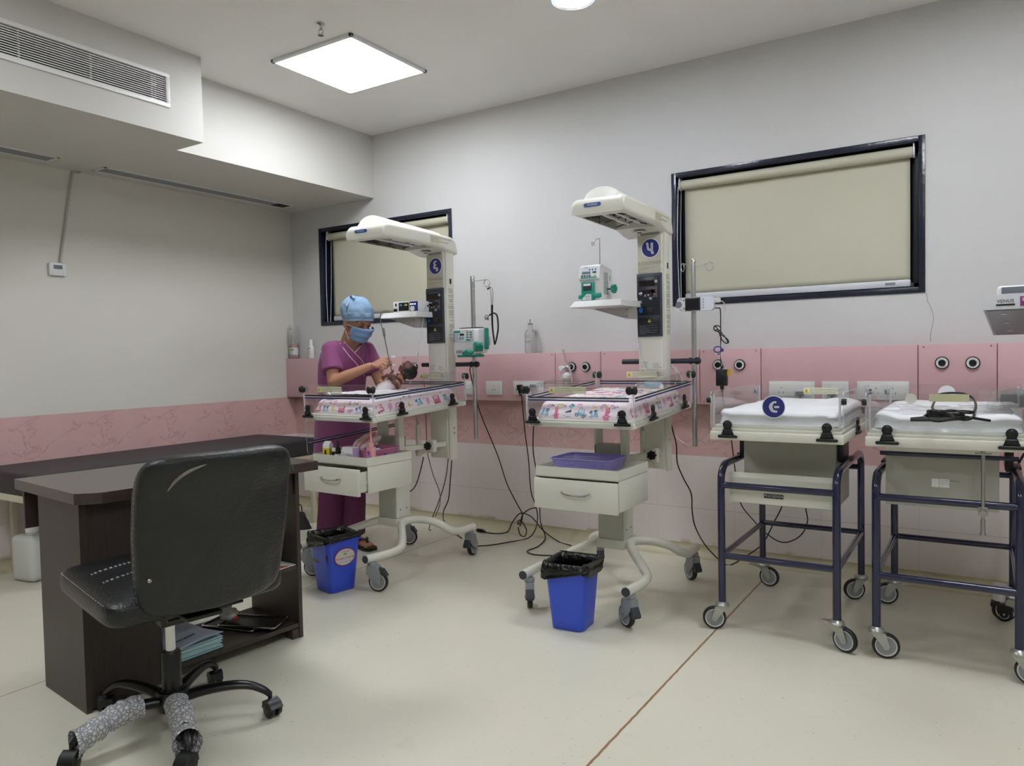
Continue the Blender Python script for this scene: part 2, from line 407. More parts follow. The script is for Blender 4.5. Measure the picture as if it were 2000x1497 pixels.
# service ledge on back wall = pink panelling
PK=mat('pink_laminate','cfa8aa',.4,var=.03,vscale=3); PKD=mat('pink_joint','7d4e52',.6)
GAP=[0.0,1.218,1.53,2.452,2.763,3.364,3.695,4.425,4.741,XR]
for i in range(len(GAP)-1):
    m=M(); x0,x1=GAP[i]+.0018,GAP[i+1]-.0018
    m.bb((x0,-.088,.878),(x1,-.07,1.181),.0015)
    m.m=1
    for sx in ((x0+.022,x1-.022) if (i in (1,2,4,5,7)) else ()):
        for sz in (1.168,.892): m.lathe([(0.0,0.0),(.0035,.0),(.0035,.0015),(0,.0022)][1:],(sx,-.088,sz),(0,-1,0),10)
    seamname={0:'leftmost pink laminate wall cover reaching the room corner',1:'narrow pink laminate cover behind the warmer with the nurse column',2:'long pink laminate cover with white sockets between the two warmers',3:'narrow pink laminate cover with two gas outlets left of the second warmer column',4:'pink laminate cover behind the second warmer column',5:'narrow pink laminate cover with two gas outlets left of the white socket plates',6:'long pink laminate cover above the crib with the blue sign',7:'narrow pink laminate cover with two gas outlets above the crib with the cable coil',8:'pink laminate wall cover at the right edge of the picture',9:'pink laminate wall cover beyond the right edge of the picture'}[i]
    tag(m.build('wall_cover',[PK,PKD]),seamname,'wall panel','pink laminate covers of the service ledge')
m=M(); m.smooth=False; m.bb((0,-.069,.874),(XR,0,1.179)); struct(m.build('trim_2',mat('pink_carcass','b98a8c',.5)))
# windows: granite surround, glass
GRAN=mat('dark_granite','1d2132',.22,var=.5,vscale=60,bump=.15,bscale=30)
for i,(a,c_) in enumerate(WIN):
    w=bpy.data.objects.new('window_%d'%(i+1),None); COL.objects.link(w); w.location=((a+c_)/2,0,WZ[0]); struct(w)
    m=M(); t=.026; z0,z1=WZ
    for (x0,x1,y0,y1) in ((a-.0,a+t,0,0),): pass
    d0,d1=-.006,.14
    m.bb((a-.002,d0,z0-.002),(a+t,d1,z1+.002),.002); m.bb((c_-t,d0,z0-.002),(c_+.002,d1,z1+.002),.002)
    m.bb((a+t,d0,z1-t),(c_-t,d1,z1+.002),.002); m.bb((a+t,d0,z0-.002),(c_-t,d1,z0+t),.002)
    m.build('window_frame',GRAN,parent=w,world=True)
    m=M(); m.smooth=False; m.bb((a+t,.118,z0+t),(c_-t,.124,z1-t))
    m.build('window_pane',mat('night_glass','0a0d14',.05,spec=.6),parent=w,world=True)
    # sliding sash
    m=M()
    for xx in (a+t,(a+c_)/2-.02,c_-t-.03): m.bb((xx,.10,z0+t),(xx+.03,.117,z1-t),.002)
    m.bb((a+t,.10,z0+t),(c_-t,.117,z0+t+.03),.002); m.bb((a+t,.10,z1-t-.03),(c_-t,.117,z1-t),.002)
    m.build('window_sash',mat('sash_grey','3a3c40',.4),parent=w,world=True)
    # roller blind
    BL=mat('blind_fabric','c2bfaa' if i==0 else 'c9c7b8',.75,bump=.05,bscale=300)
    bl=thing('roller_blind',['beige roller blind in the smaller window behind the nurse','beige roller blind in the large window above the white cribs'][i],'blind',((a+c_)/2,.03,z0+t),0,'beige roller blinds')
    xa,xb=a+t+.052,c_-t-.028
    if i==1: xa=a+t+.02
    m=M(); m.cyl((xa,.035,z1-t-.038),(xb,.035,z1-t-.038),.027,n=24); m.build('roller_tube',BL,parent=bl,world=True)
    def fab(u,v,xa=xa,xb=xb,i=i):
        x=xa+.012+(xb-xa-.024)*u; z=z1-t-.05-(z1-z0-2*t-.05-.045)*v
        amp=.010*(v**2)
        y=.052+amp*(noise.noise(V((u*2.2+i*9,v*1.6,3)))*1.0+.35*noise.noise(V((u*7,v*5,i*4))))
        return V((x,y,z))
    m=M(); m.grid(fab,44,24); m.build('blind_cloth',BL,parent=bl,world=True,solid=.001)
    m=M(); m.box(((xa+xb)/2,.05,z0+t+.026),(xb-xa-.02,.014,.036),b=.006)
    m.m=1; m.box((xb-.1,.0425,z0+t+.026),(.045,.001,.014)); m.build('bottom_bar',[mat('bar_white','d9d9de',.35),GREYC],parent=bl,world=True)
    for k,xx in enumerate((xa-.006,xb+.006)):
        m=M(); m.box((xx,.035,z1-t-.03),(.006,.055,.058),b=.002); m.lathe([(.029,-.004),(.029,.004)],(xx,.035,z1-t-.038),(1,0,0)); m.build('bracket',WPL,parent=bl,world=True)
    m=M(); zt=z1-t-.05; zb=z0+.02 if i==1 else z0-.02
    for dx,yo in ((-.012,.008),(-.012,.06)):
        m.tube([(xa+dx,yo,zt),(xa+dx-.006,yo-.004,(zt+zb)/2),(xa+dx+.004,yo*.5-.005,zb)],.0022,6,spline=5)
    m.tube([(xa-.008,.0,zb),(xa-.008,.01,zb-.008),(xa-.008,.03,zb)],.0022,6,spline=4)
    m.build('bead_chain',WCORD,parent=bl,world=True)

# ------------------------------------------------------------------ ceiling things
EM=lambda n,s,c='ffffff': mat(n,c,.5,emit=s,ecol=c)
def led(x,y,label,strength):
    o=thing('ceiling_light',label,'ceiling light',(x,y,H-.018),0,'square ceiling light panels')
    m=M(); w=.30
    for sx,sy,dx,dy in ((-1,0,.012,w),(1,0,.012,w),(0,-1,w,.012),(0,1,w,.012)):
        m.box((sx*(w-.009),sy*(w-.009),.0095),(dx*2 if dx==w else .018,dy*2 if dy==w else .018,.017),b=.002)
    m.build('frame',mat('panel_frame','e2e3e4',.4),o)
    m=M(); m.smooth=False; m.box((0,0,.004),(.566,.566,.004)); m.build('diffuser',EM('led_diffuser',strength,'f4f8ff'),o)
led(1.719,-1.041,'square white ceiling light panel glowing above the nurse',6.5)
led(4.75,-1.35,'added ceiling light panel, unseen above the crib with the cable coil, balancing the light',11)  # unseen panel, added to balance the light on the crib side
led(2.0,-3.55,'added ceiling light panel, unseen above the desk, brightening the left wall',22)  # unseen panel, added to lift the dim left wall
led(5.3,-4.3,'added ceiling light panel, unseen behind the photographer, used as fill',22)  # unseen panel, added as frontal fill for the lower wall
o=thing('ceiling_light','round recessed downlight cut by the top edge of the picture','ceiling light',(3.10,-1.02,H-.012))
m=M(); m.lathe([(.085,.012),(.112,.012),(.112,.006),(.1,.0),(.085,.004)],(0,0,0)); m.build('rim',WPL,o)
m=M(); m.lathe([(.086,.004),(.086,.009)],(0,0,0)); m.build('diffuser',EM('downlight_diffuser',18,'eef4ff'),o)
o=thing('ceiling_light','round recessed downlight behind the photographer','ceiling light',(3.1,-4.2,H-.012))
m=M(); m.lathe([(.085,.012),(.112,.012),(.112,.006),(.1,.0),(.085,.004)],(0,0,0)); m.build('rim',WPL,o)
m=M(); m.lathe([(.086,.004),(.086,.009)],(0,0,0)); m.build('diffuser',MATS['downlight_diffuser'],o)
# sprinkler-like hook
o=thing('ceiling_hook','small chrome hook rosette on the ceiling beside the square light','ceiling hook',(atz(626,46,H).x,atz(626,46,H).y,H-.05))
m=M(); m.lathe([(.02,.05),(.02,.045),(.006,.04),(.005,.02)],(0,0,0)); m.build('rosette',CHR,o)
m=M(); m.tube([(0,0,.03),(.012,0,.02),(.013,0,.005),(0,0,-.004),(-.013,0,.005),(-.012,0,.02),(0,0,.03)],.0022,6,spline=4); m.lathe([(.014,-.008),(.014,-.004)],(0,0,0),n=16); m.build('frame',CHR,o)
# return air grille
o=thing('return_air_grille','long white louvred return air grille in the ceiling drop','air grille',(S1,-2.41,GZ0-.02))
FRM=mat('grille_white','e8e8e6',.4); f_=.02
m=M(); m.bb((S1-.002,GY0-f_,GZ0-f_),(S1+.008,GY1+f_,GZ0),.001); m.bb((S1-.002,GY0-f_,GZ1),(S1+.008,GY1+f_,GZ1+f_),.001)
m.bb((S1-.002,GY0-f_,GZ0),(S1+.008,GY0,GZ1),.001); m.bb((S1-.002,GY1,GZ0),(S1+.008,GY1+f_,GZ1),.001)
m.build('frame',FRM,parent=o,world=True)
m=M()
for k in range(12):
    z=GZ0+.007+k*(GZ1-GZ0-.014)/11; m.box((S1-.006,(GY0+GY1)/2,z),(.014,GY1-GY0,.0048),rot=RY(.35))
m.build('louvres',FRM,parent=o,world=True)
for y in (-2.78,-2.47,-2.16,-1.855,-1.838): m=M(); m.bb((S1-.022,y-.003,GZ0),(S1-.012,y+.003,GZ1)); m.build('stiffener',FRM,parent=o,world=True)
m=M(); m.smooth=False; m.bb((S1-.158,GY0,GZ0+.0005),(S1-.15,GY1,GZ1-.0005)); m.build('recess_backing',mat('recess_shade','101114',.9),parent=o,world=True)  # black backing plate, the darkness of the recess put into its colour
# slot diffusers
SLG=mat('diffuser_grey','b2b4b7',.45)
for (y0,y1,lb,miss) in ((-1.62,-.17,'long slot air diffuser in the ceiling drop with its right end open',.13),(-3.4,-1.876,'slot air diffuser in the ceiling drop at the left edge of the picture',0)):
    o=thing('slot_diffuser',lb,'air diffuser',(.18,(y0+y1)/2,ZS-.006),0,'slot diffusers under the ceiling drop')
    x0,x1=.115,.252
    m=M(); z0,z1=ZS-.004,ZS-.0002
    m.bb((x0,y0,z0),(x0+.014,y1,z1)); m.bb((x1-.014,y0,z0),(x1,y1,z1)); m.bb((x0,y0,z0),(x1,y0+.014,z1)); m.bb((x0,y1-.014,z0),(x1,y1,z1)); m.build('frame',FRM,parent=o,world=True)
    m=M()
    for k in range(6): xx=x0+.022+k*.0185; m.box((xx,(y0+y1-miss)/2,ZS-.003),(.0155,y1-y0-.03-miss,.0025),rot=RY(.2))
    m.build('slats',SLG,parent=o,world=True)
    m=M(); m.smooth=False; m.bb((x0+.014,y0+.014,ZS-.0012),(x1-.014,y1-.014,ZS-.0004)); m.build('opening',mat('slot_shade','1a1b1e',.8),parent=o,world=True)  # dark sheet laid under the soffit in place of the shade inside the slot
# thermostat and conduit
o=thing('thermostat','white wall thermostat with grey display on the left wall','thermostat',(0,-1.796,1.703))
m=M(); m.box((.010,0,.037),(.02,.096,.076),b=.005); m.build('housing',WPL,o)
m=M(); m.box((.0205,.0,.05),(.002,.05,.024)); m.build('display',LCD,o)
m=M()
for k in range(3):
    for j in range(2): m.box((.0205,-.028+k*.028,.014+j*.012),(.002,.01,.003))
m.build('buttons',GREYW,o)
m=M(); m.tube([(.008,-1.777,1.785),(.008,-1.745,1.97),(.008,-1.708,2.2),(.008,-1.683,2.33),(.012,-1.67,2.338),(.03,-1.645,2.342)],.0075,6,spline=3)
tag(m.build('conduit',mat('conduit_grey','b3b0a8',.5)),'thin grey cable conduit climbing from the wall thermostat to the ceiling drop','conduit')
# ------------------------------------------------------------------ helpers for shapes with openings
def cut(a,b):
    """boolean difference of two builders, returned as a builder"""
    oa=a.build('ta',[WPL]*(max(a.mi)+1),world=False); ob=b.build('tb',WPL)
    md=oa.modifiers.new('x','BOOLEAN'); md.operation='DIFFERENCE'; md.object=ob; md.solver='EXACT'
    bpy.context.view_layer.update()
    dg=bpy.context.evaluated_depsgraph_get(); me=bpy.data.meshes.new_from_object(oa.evaluated_get(dg)); off=oa.location.copy()
    r=M(); r.v=[v.co+off for v in me.vertices]; r.f=[list(p.vertices) for p in me.polygons]; r.mi=[0]*len(r.f); r.sm=[True]*len(r.f)
    bpy.data.objects.remove(oa); bpy.data.objects.remove(ob); return r
def tri(m,mx,s):
    m.m=1; m.prism([(-s*.58,-s*.5),(s*.58,-s*.5),(0,s*.5)],0,.0004,mx)
    m.m=2; m.prism([(-s*.05,-s*.25),(s*.05,-s*.25),(s*.07,s*.2),(-s*.07,s*.2)],.0004,.0006,mx)
def sticker(name,mx,w,h,lines,parent,ts=None,tri_s=.6,lab_=None,bg=None,ink=None,tx=None,al='LEFT'):
    m=M(); m.prism(rrect(w,h,min(w,h)*.06),0,.0006,mx); 
    if tri_s: tri(m,mx@T(-w/2+h*tri_s*.62,0,.0006),h*tri_s)
    m.m=2; n=len(lines); ts=ts or h*.8/n*.95
    x0=(-w/2+h*tri_s*1.35) if tri_s else (-w/2+w*.04)
    if tx is not None: x0=tx
    for i,l in enumerate(lines): m.text(l,ts,mx@T(x0,h*.4-(i+.5)*h*.8/n,.0009),align=al)
    o=m.build(name,[bg or CREAM,YEL,ink or INK],parent)
    if lab_: o['label']=lab_
    return o
def stroke(m,pts,mx,h=.0008,k=6,closed=False):
    """ribbon with per-point widths: pts=(x,y,w)"""
    P=smooth_path([V((p[0],p[1],p[2])) for p in pts],k); L=[];R=[]
    for i,p in enumerate(P):
        t=(P[min(i+1,len(P)-1)]-P[max(i-1,0)]); t=V((t.x,t.y,0)).normalized(); n=V((-t.y,t.x,0))
        L.append((p.x+n.x*p.z/2,p.y+n.y*p.z/2));R.append((p.x-n.x*p.z/2,p.y-n.y*p.z/2))
    for i in range(len(P)-1):
        q=[L[i],R[i],R[i+1],L[i+1]]; m.add([mx@V((a,b,h)) for a,b in q],[(0,1,2,3)],smooth=False)
DIG={'5':[[(-.55,.62,.10),(-.38,.60,.2),(-.33,.2,.2),(-.25,-.12,.2),(.02,-.22,.2),(.2,.02,.12)],[(.2,.68,.24),(.2,0,.24),(.22,-.6,.22),(.45,-.62,.2)]],
     '6':[[(.28,.68,.08),(-.05,.66,.2),(-.22,.42,.22),(-.02,.2,.18),(.2,.14,.08)],[(.2,.14,.08),(-.12,.08,.2),(-.26,-.12,.2),(-.05,-.3,.2),(.3,-.34,.22),(.38,-.56,.2),(.1,-.74,.06)]],
     '9':[[(.28,.5,.14),(.02,.5,.12),(-.24,.2,.26),(-.26,-.12,.3),(-.06,-.45,.2),(.36,-.5,.14)],[(.06,-.02,.15),(.56,.0,.15)]]}
def numsign(parent,mx,r,d,tilt=0,label=None):
    m=M(); m.prism(circ(r,40),0,.0012,mx); m.m=1; m.prism(circ(r*.925,40),.0012,.0016,mx); 
    m.m=2
    for s in DIG[d]:
        stroke(m,[(a*r*.85,b*r*.8,w*r*.72+r*.07) for a,b,w in s],mx,.0019)
    m.m=3
    for s in DIG[d]: stroke(m,[(a*r*.85,b*r*.8,max(.02*r,w*r*.72-r*.02)) for a,b,w in s],mx,.0022)
    o=m.build('number_sign',[PWHT,SIGN,PWHT,SGREY],parent)
    o['label']=label or 'round blue sign with a white numeral'; return o
def knob_lobed(m,c,r,h,axis=(0,-1,0),n=7):
    mx=T(*c)@lookmat(axis).to_4x4(); m.prism([(r*(1+.12*math.cos(n*2*PI*i/56))*math.cos(2*PI*i/56),r*(1+.12*math.cos(n*2*PI*i/56))*math.sin(2*PI*i/56)) for i in range(56)],0,h,mx)
    m.prism(circ(r*.6,20),h,h*1.3,mx)

CAST_D={}
def caster(parent,x,y,ang,top=.148,r=.05,style='grey',brake=True,z0=0):
    """swivel caster; ang = heading of the trailing wheel"""
    c=bpy.data.objects.new('caster',None) ; COL.objects.link(c); bpy.data.objects.remove(c)
    R=T(x,y,z0)@RZ(ang); off=.032; wx=M(); wx.x=R
    A=V((off,0,r))
    if style=='grey':
        fm=[GREYC,GREYW]; th=.016
        m=M(); m.x=R
        m.lathe([(.0,top),(.021,top),(.024,top-.006),(.024,top-.016),(.019,top-.020)][::-1],(0,0,0),n=20)
        # hooded yoke: two cheeks and crown
        prof=[(-.024,top-.018),(.022,top-.018),(.04,top-.026),(.05,r+.03),(.048,r-.008),(.036,r-.018),(.022,r-.008),(-.012,r+.022),(-.026,r+.042)]
        for s in (-1,1): m.prism(prof,s*(th+.001),s*(th+.0045),R.inverted()@R@RX(PI/2))
        m.prism([(-.026,r+.04),(-.024,top-.018),(.022,top-.018),(.038,top-.027),(.036,top-.032),(.018,top-.030),(-.018,top-.030)],-th,th,RX(PI/2))
        m.cyl((off,-th-.008,r),(off,th+.008,r),.009,n=14)
        o=m.build('caster',fm,parent,angle=30,bevel=.0012)
        hub=GREYW
    else:
        m=M(); m.x=R; th=.014
        m.lathe([(.0,top),(.017,top),(.027,top-.006),(.03,top-.012),(.028,top-.02),(.022,top-.024)][::-1],(0,0,0),n=22)
        for s in (-1,1): m.prism([(-.02,top-.022),(.03,top-.022),(off+.012,r-.002),(off+.006,r-.013),(off-.006,r-.013),(off-.013,r)],s*th,s*(th+.0028),RX(PI/2))
        m.box((.005,0,top-.024),(.05,2*th+.005,.004))
        m.cyl((off,-th-.006,r),(off,th+.006,r),.0065,n=6)
        o=m.build('caster',ZNC,parent,angle=30)
    m=M(); m.x=R; t=.0125 if style=='grey' else .0115
    m.ring([(r*.80,-t),(r*.93,-t*.95),(r,-t*.45),(r,t*.45),(r*.93,t*.95),(r*.80,t)],A,(0,1,0),28)
    m.m=1; m.ring([(r*.70,-t*.9),(r*.8,-t*1.02),(r*.8,t*1.02),(r*.70,t*.9)],A,(0,1,0),28)
    m.m=2; m.lathe([(0,-t*.8),(r*.66,-t*.75),(r*.70,-t*.9),(r*.70,t*.9),(r*.66,t*.75),(0,t*.8)],A,(0,1,0),28)
    w=m.build('wheel',[RUB,GREYW,GREYC],o)
    if brake:
        m=M(); m.x=R
        if style=='grey':
            m.prism([(-.030,r+.012),(-.046,r+.006),(-.05,r+.018),(-.03,r+.05),(-.024,r+.05)],-.019,.019,RX(PI/2)) if brake=='front' else m.prism([(.03,r+.052),(.05,r+.040),(.078,r+.026),(.082,r+.03),(.06,r+.062),(.03,r+.070)],-.017,.017,RX(PI/2))
            m.build('brake_pedal',DKG,o,bevel=.002)
        else:
            m.prism([(-.02,top-.03),(.02,top-.026),(-.03,top-.012),(-.062,top-.014),(-.064,top-.020),(-.04,top-.024)],-.013,.013,RX(PI/2))
            m.build('brake_pedal',[ZNC],o,bevel=.001)
    return o

def clamp(name,mx,parent,s=1.0):
    """black side-panel clip: round head over a flared foot; drawn in xz of mx facing -y"""
    m=M(); P=[(-.036,0),(.036,0),(.038,.008),(.024,.012),(.019,.026),(.0155,.034)]+[(.0175*math.cos(a),.051+.0175*math.sin(a)) for a in [(-40+i*26)*PI/180 for i in range(11)]]+[(-.0155,.034),(-.019,.026),(-.024,.012),(-.038,.008)]
    P=[(a*s,b*s) for a,b in P]
    m.prism(P,0,.007,mx@RX(PI/2)); m.box(mx@V((0,-.010,.006*s)),(.07*s,.012,.012),rot=mx,b=.003); m.box(mx@V((0,-.009,.024*s)),(.036*s,.008,.02),rot=mx,b=.003)
    m.ell(mx@V((0,-.007,.051*s)),(.0135*s,.004,.0135*s),rot=mx)
    return m.build(name,BLK,parent,bevel=.0012)
def acrylic(name,mx,w,h,parent,t=.004,notch=None,r=.018):
    """upright clear panel in xz of mx, thickness t, with a bright cut edge"""
    m=M(); P=rrect(w,h,r,cy=h/2)
    if notch: P=notch
    n=len(P); a=sum(P[i][0]*P[(i+1)%n][1]-P[(i+1)%n][0]*P[i][1] for i in range(n))
    if a<0: P=P[::-1]
    B=mx@RX(PI/2); vs=[B@V((p[0],p[1],-t/2)) for p in P]+[B@V((p[0],p[1],t/2)) for p in P]
    m.smooth=False
    m.add(vs,[list(range(n))[::-1],list(range(n,2*n))]); m.m=1; m.add(vs,[(i,(i+1)%n,n+(i+1)%n,n+i) for i in range(n)])
    return m.build(name,[ACR,ACE],parent)
WARN1=["To prevent infant falling, do not leave infant unattended when any","panels are open. All panels must be closed and secured during transport","to prevent infant from falling."]
WARN2=["To prevent accidental disconnection, during bassinet adjustment","provide sufficient length for all patient leads, infusion lines and","ventilator tubing to the bassinet to allow the full range of bassinet","tilting position."]
WARN3=["Do not leave infant unattended when any panel is","open. All panels must be closed and secured","during transport to prevent infant fall."]

# mattress cover prints -------------------------------------------------------
PRM=[mat('print_pink','dd7d9c',.7),mat('print_blue','7fb6cc',.7),mat('print_yellow','e0c94e',.7),mat('print_lilac','e3a3cf',.7),mat('print_red','b03a55',.7),mat('print_ink_blue','35485e',.7),mat('print_whitepatch','f4eff2',.7)]
COVER=mat('mattress_cover_pink','f5e6ea',.8,bump=.12,bscale=25,var=.05,vscale=5); COVERW=mat('mattress_cover_white','e6dfe4',.8)
def motif(kind,m,mx,s):
    h=.0004
    def pol(P,mi,z=h): m.m=mi; m.prism([(a*s,b*s) for a,b in P],0,z,mx)
    def cc(x,y,r,mi,z=h,sy=1): m.m=mi; m.prism([(a*s,b*s) for a,b in [(x+r*math.cos(t),y+r*sy*math.sin(t)) for t in [2*PI*i/12 for i in range(12)]]],0,z,mx)
    if kind=='car':
        pol([(-.5,-.15),(.5,-.15),(.5,.08),(.28,.12),(.2,.42),(-.22,.42),(-.3,.1),(-.5,.05)],3); pol([(-.2,.1),(-.16,.34),(-.02,.34),(-.02,.1)],8,.0007); pol([(.04,.1),(.04,.34),(.14,.34),(.2,.1)],8,.0007)
        cc(-.28,-.18,.13,7,.0008); cc(.28,-.18,.13,7,.0008); cc(-.28,-.18,.06,8,.001); cc(.28,-.18,.06,8,.001)
    elif kind=='rabbit':
        cc(0,-.25,.22,2); cc(.05,.1,.17,2); cc(-.02,.38,.07,2,sy=2.2); cc(.16,.36,.07,2,sy=2.2); cc(-.2,-.3,.08,2); cc(.24,-.2,.07,2); cc(-.1,-.5,.09,2); cc(.12,-.5,.09,2); cc(.02,.12,.02,7,.0007); cc(.1,.12,.02,7,.0007)
    elif kind=='train':
        pol([(-.45,-.25),(.45,-.25),(.45,.12),(.12,.12),(.12,.42),(-.4,.42),(-.4,.3),(-.45,.3)],2); pol([(-.3,.12),(-.3,.32),(-.15,.32),(-.15,.12)],8,.0007); pol([(-.08,.12),(-.08,.32),(.04,.32),(.04,.12)],8,.0007)
        pol([(.25,.12),(.25,.38),(.4,.38),(.36,.12)],6); cc(-.25,-.3,.12,6,.0008); cc(.05,-.3,.12,6,.0008); cc(.32,-.3,.1,6,.0008)
    elif kind=='booties':
        for dx,a in ((-.2,.3),(.22,-.1)):
            pol([(dx-.14,.3),(dx+.12,.34),(dx+.14,0),(dx+.2,-.2),(dx+.05,-.32),(dx-.16,-.2)],3); pol([(dx-.14,.3),(dx+.12,.34),(dx+.12,.24),(dx-.14,.2)],7,.0007)
    elif kind=='balloon': cc(0,.1,.26,5,sy=1.25); pol([(-.05,-.22),(.05,-.22),(0,-.4)],2)
    elif kind=='moon': cc(0,0,.25,4); cc(.12,.08,.17,0,.0007)
    elif kind=='cup': pol([(-.25,.25),(.25,.3),(.2,-.28),(-.2,-.28)],3); pol([(-.25,.25),(.25,.3),(.24,.2),(-.24,.15)],7,.0007)
    elif kind=='dot': cc(0,0,.1,6)
    elif kind=='dotb': cc(0,0,.08,7)
    elif kind=='blot': cc(0,0,.3,5,sy=.7); cc(.25,.1,.15,3)
def mattress(parent,BT,w,l,z0,h,seed,printed=True,mt=None):
    rnd=random.Random(seed); m=M(); m.x=BT
    def surf(u,v):
        # u around the plan outline, v from bottom edge up over the top to the middle
        a=2*PI*u; ca,sa=math.cos(a),math.sin(a); p=.16
        ex=math.copysign(abs(ca)**p,ca)*w/2; ey=math.copysign(abs(sa)**p,sa)*l/2
        if v<.5:
            t=v/.5; z=h*(.08+.5*t); k=1.0-.045*t*t
        else:
            t=(v-.5)/.5; ang=min(t/.35,1)*PI/2; z=h*(.58+.42*math.sin(ang)); k=.955-.115*(1-math.cos(ang)) if t<.35 else .84*(1-(t-.35)/.65)
        nz=.004*noise.noise(V((ex*k*9+seed,ey*k*9,z*20)))+.0016*noise.noise(V((ex*k*30,ey*k*8,seed)))
        z+=nz*(1 if v>.3 else .3); 
        return V((ex*k*(1+nz*.6),ey*k*(1+nz*.6),z0+z))
    m.grid(surf,96,26,closeu=True)
    if printed:
        from mathutils.bvhtree import BVHTree
        tree=BVHTree.FromPolygons([tuple(BT.inverted()@v) for v in m.v],m.f)
        def motif_(kind,mx,s):
            n0=len(m.v); motif(kind,m,mx,s); im=(BT@mx).inverted(); nz_=mx.to_3x3()@V((0,0,1))
            for j in range(n0,len(m.v)):
                lv=im@m.v[j]; h_,n_,i_,d_=tree.find_nearest(mx@V((lv.x,lv.y,0)))
                if n_.dot(nz_)<0: n_=-n_
                m.v[j]=BT@(h_+n_*(lv.z+.0003))
        K=['car','rabbit','train','booties','balloon','moon','cup','blot']
        def face(o,ux,uz,L,zc,seq):
            nrm=V(ux).cross(V(uz)); n=len(seq)
            for i,k in enumerate(seq):
                x=-L/2+L*(i+.5)/n; s=.058*rnd.uniform(.9,1.1); dz=zc+rnd.uniform(-.004,.006)
                mx=Matrix((V(ux),V(uz),nrm)).transposed().to_4x4(); mx.translation=V(o)+V(ux)*x+V(uz)*(z0+h*dz_f+(dz))
                motif_(k,mx@RZ(rnd.uniform(-.3,.3)),s)
            for i in range(n*3):
                mx=Matrix((V(ux),V(uz),nrm)).transposed().to_4x4(); mx.translation=V(o)+V(ux)*rnd.uniform(-L/2,L/2)+V(uz)*(z0+h*rnd.uniform(.25,.72)); motif_(rnd.choice(['dot','dotb']),mx,.026)
        dz_f=.45
        face((0,-l/2-.0022,0),(1,0,0),(0,0,1),w*.92,0,['booties','rabbit','cup','car','booties','rabbit','cup'] if seed==2 else ['train','booties','moon','train','blot','booties','cup'])
        face((w/2+.0022,0,0),(0,1,0),(0,0,1),l*.94,0,['train','balloon','train','moon','booties','balloon','train','cup','balloon'])
        for i in range(13):
            u_=rnd.uniform(-w*.42,w*.42); mx=T(u_,-l*.47,z0+h*.82)@RX(.9); motif_(rnd.choice(['moon','balloon','dot','blot','dotb','cup']),mx@RZ(rnd.uniform(-1,1)),.042)
            if i%2: mx=T(w*.46,rnd.uniform(-l*.44,l*.44),z0+h*.82)@RZ(PI/2)@RX(.9); motif_(rnd.choice(['moon','balloon','dot','blot','dotb','cup']),mx@RZ(rnd.uniform(-1,1)),.042)
        for i in range(60):
            x=-w*.4+w*.8*((i*7)%10+rnd.uniform(0,.8))/10; y=-l*.42+l*.84*((i//10)+rnd.uniform(.1,.9))/6; motif_(rnd.choice(K+['dot','dotb','moon','balloon']),T(x,y,z0+h*1.0+.0035)@RZ(rnd.uniform(0,6)),.050)
    return m.build('mattress',[COVER,COVERW]+PRM if mt is None else mt,parent,angle=60)

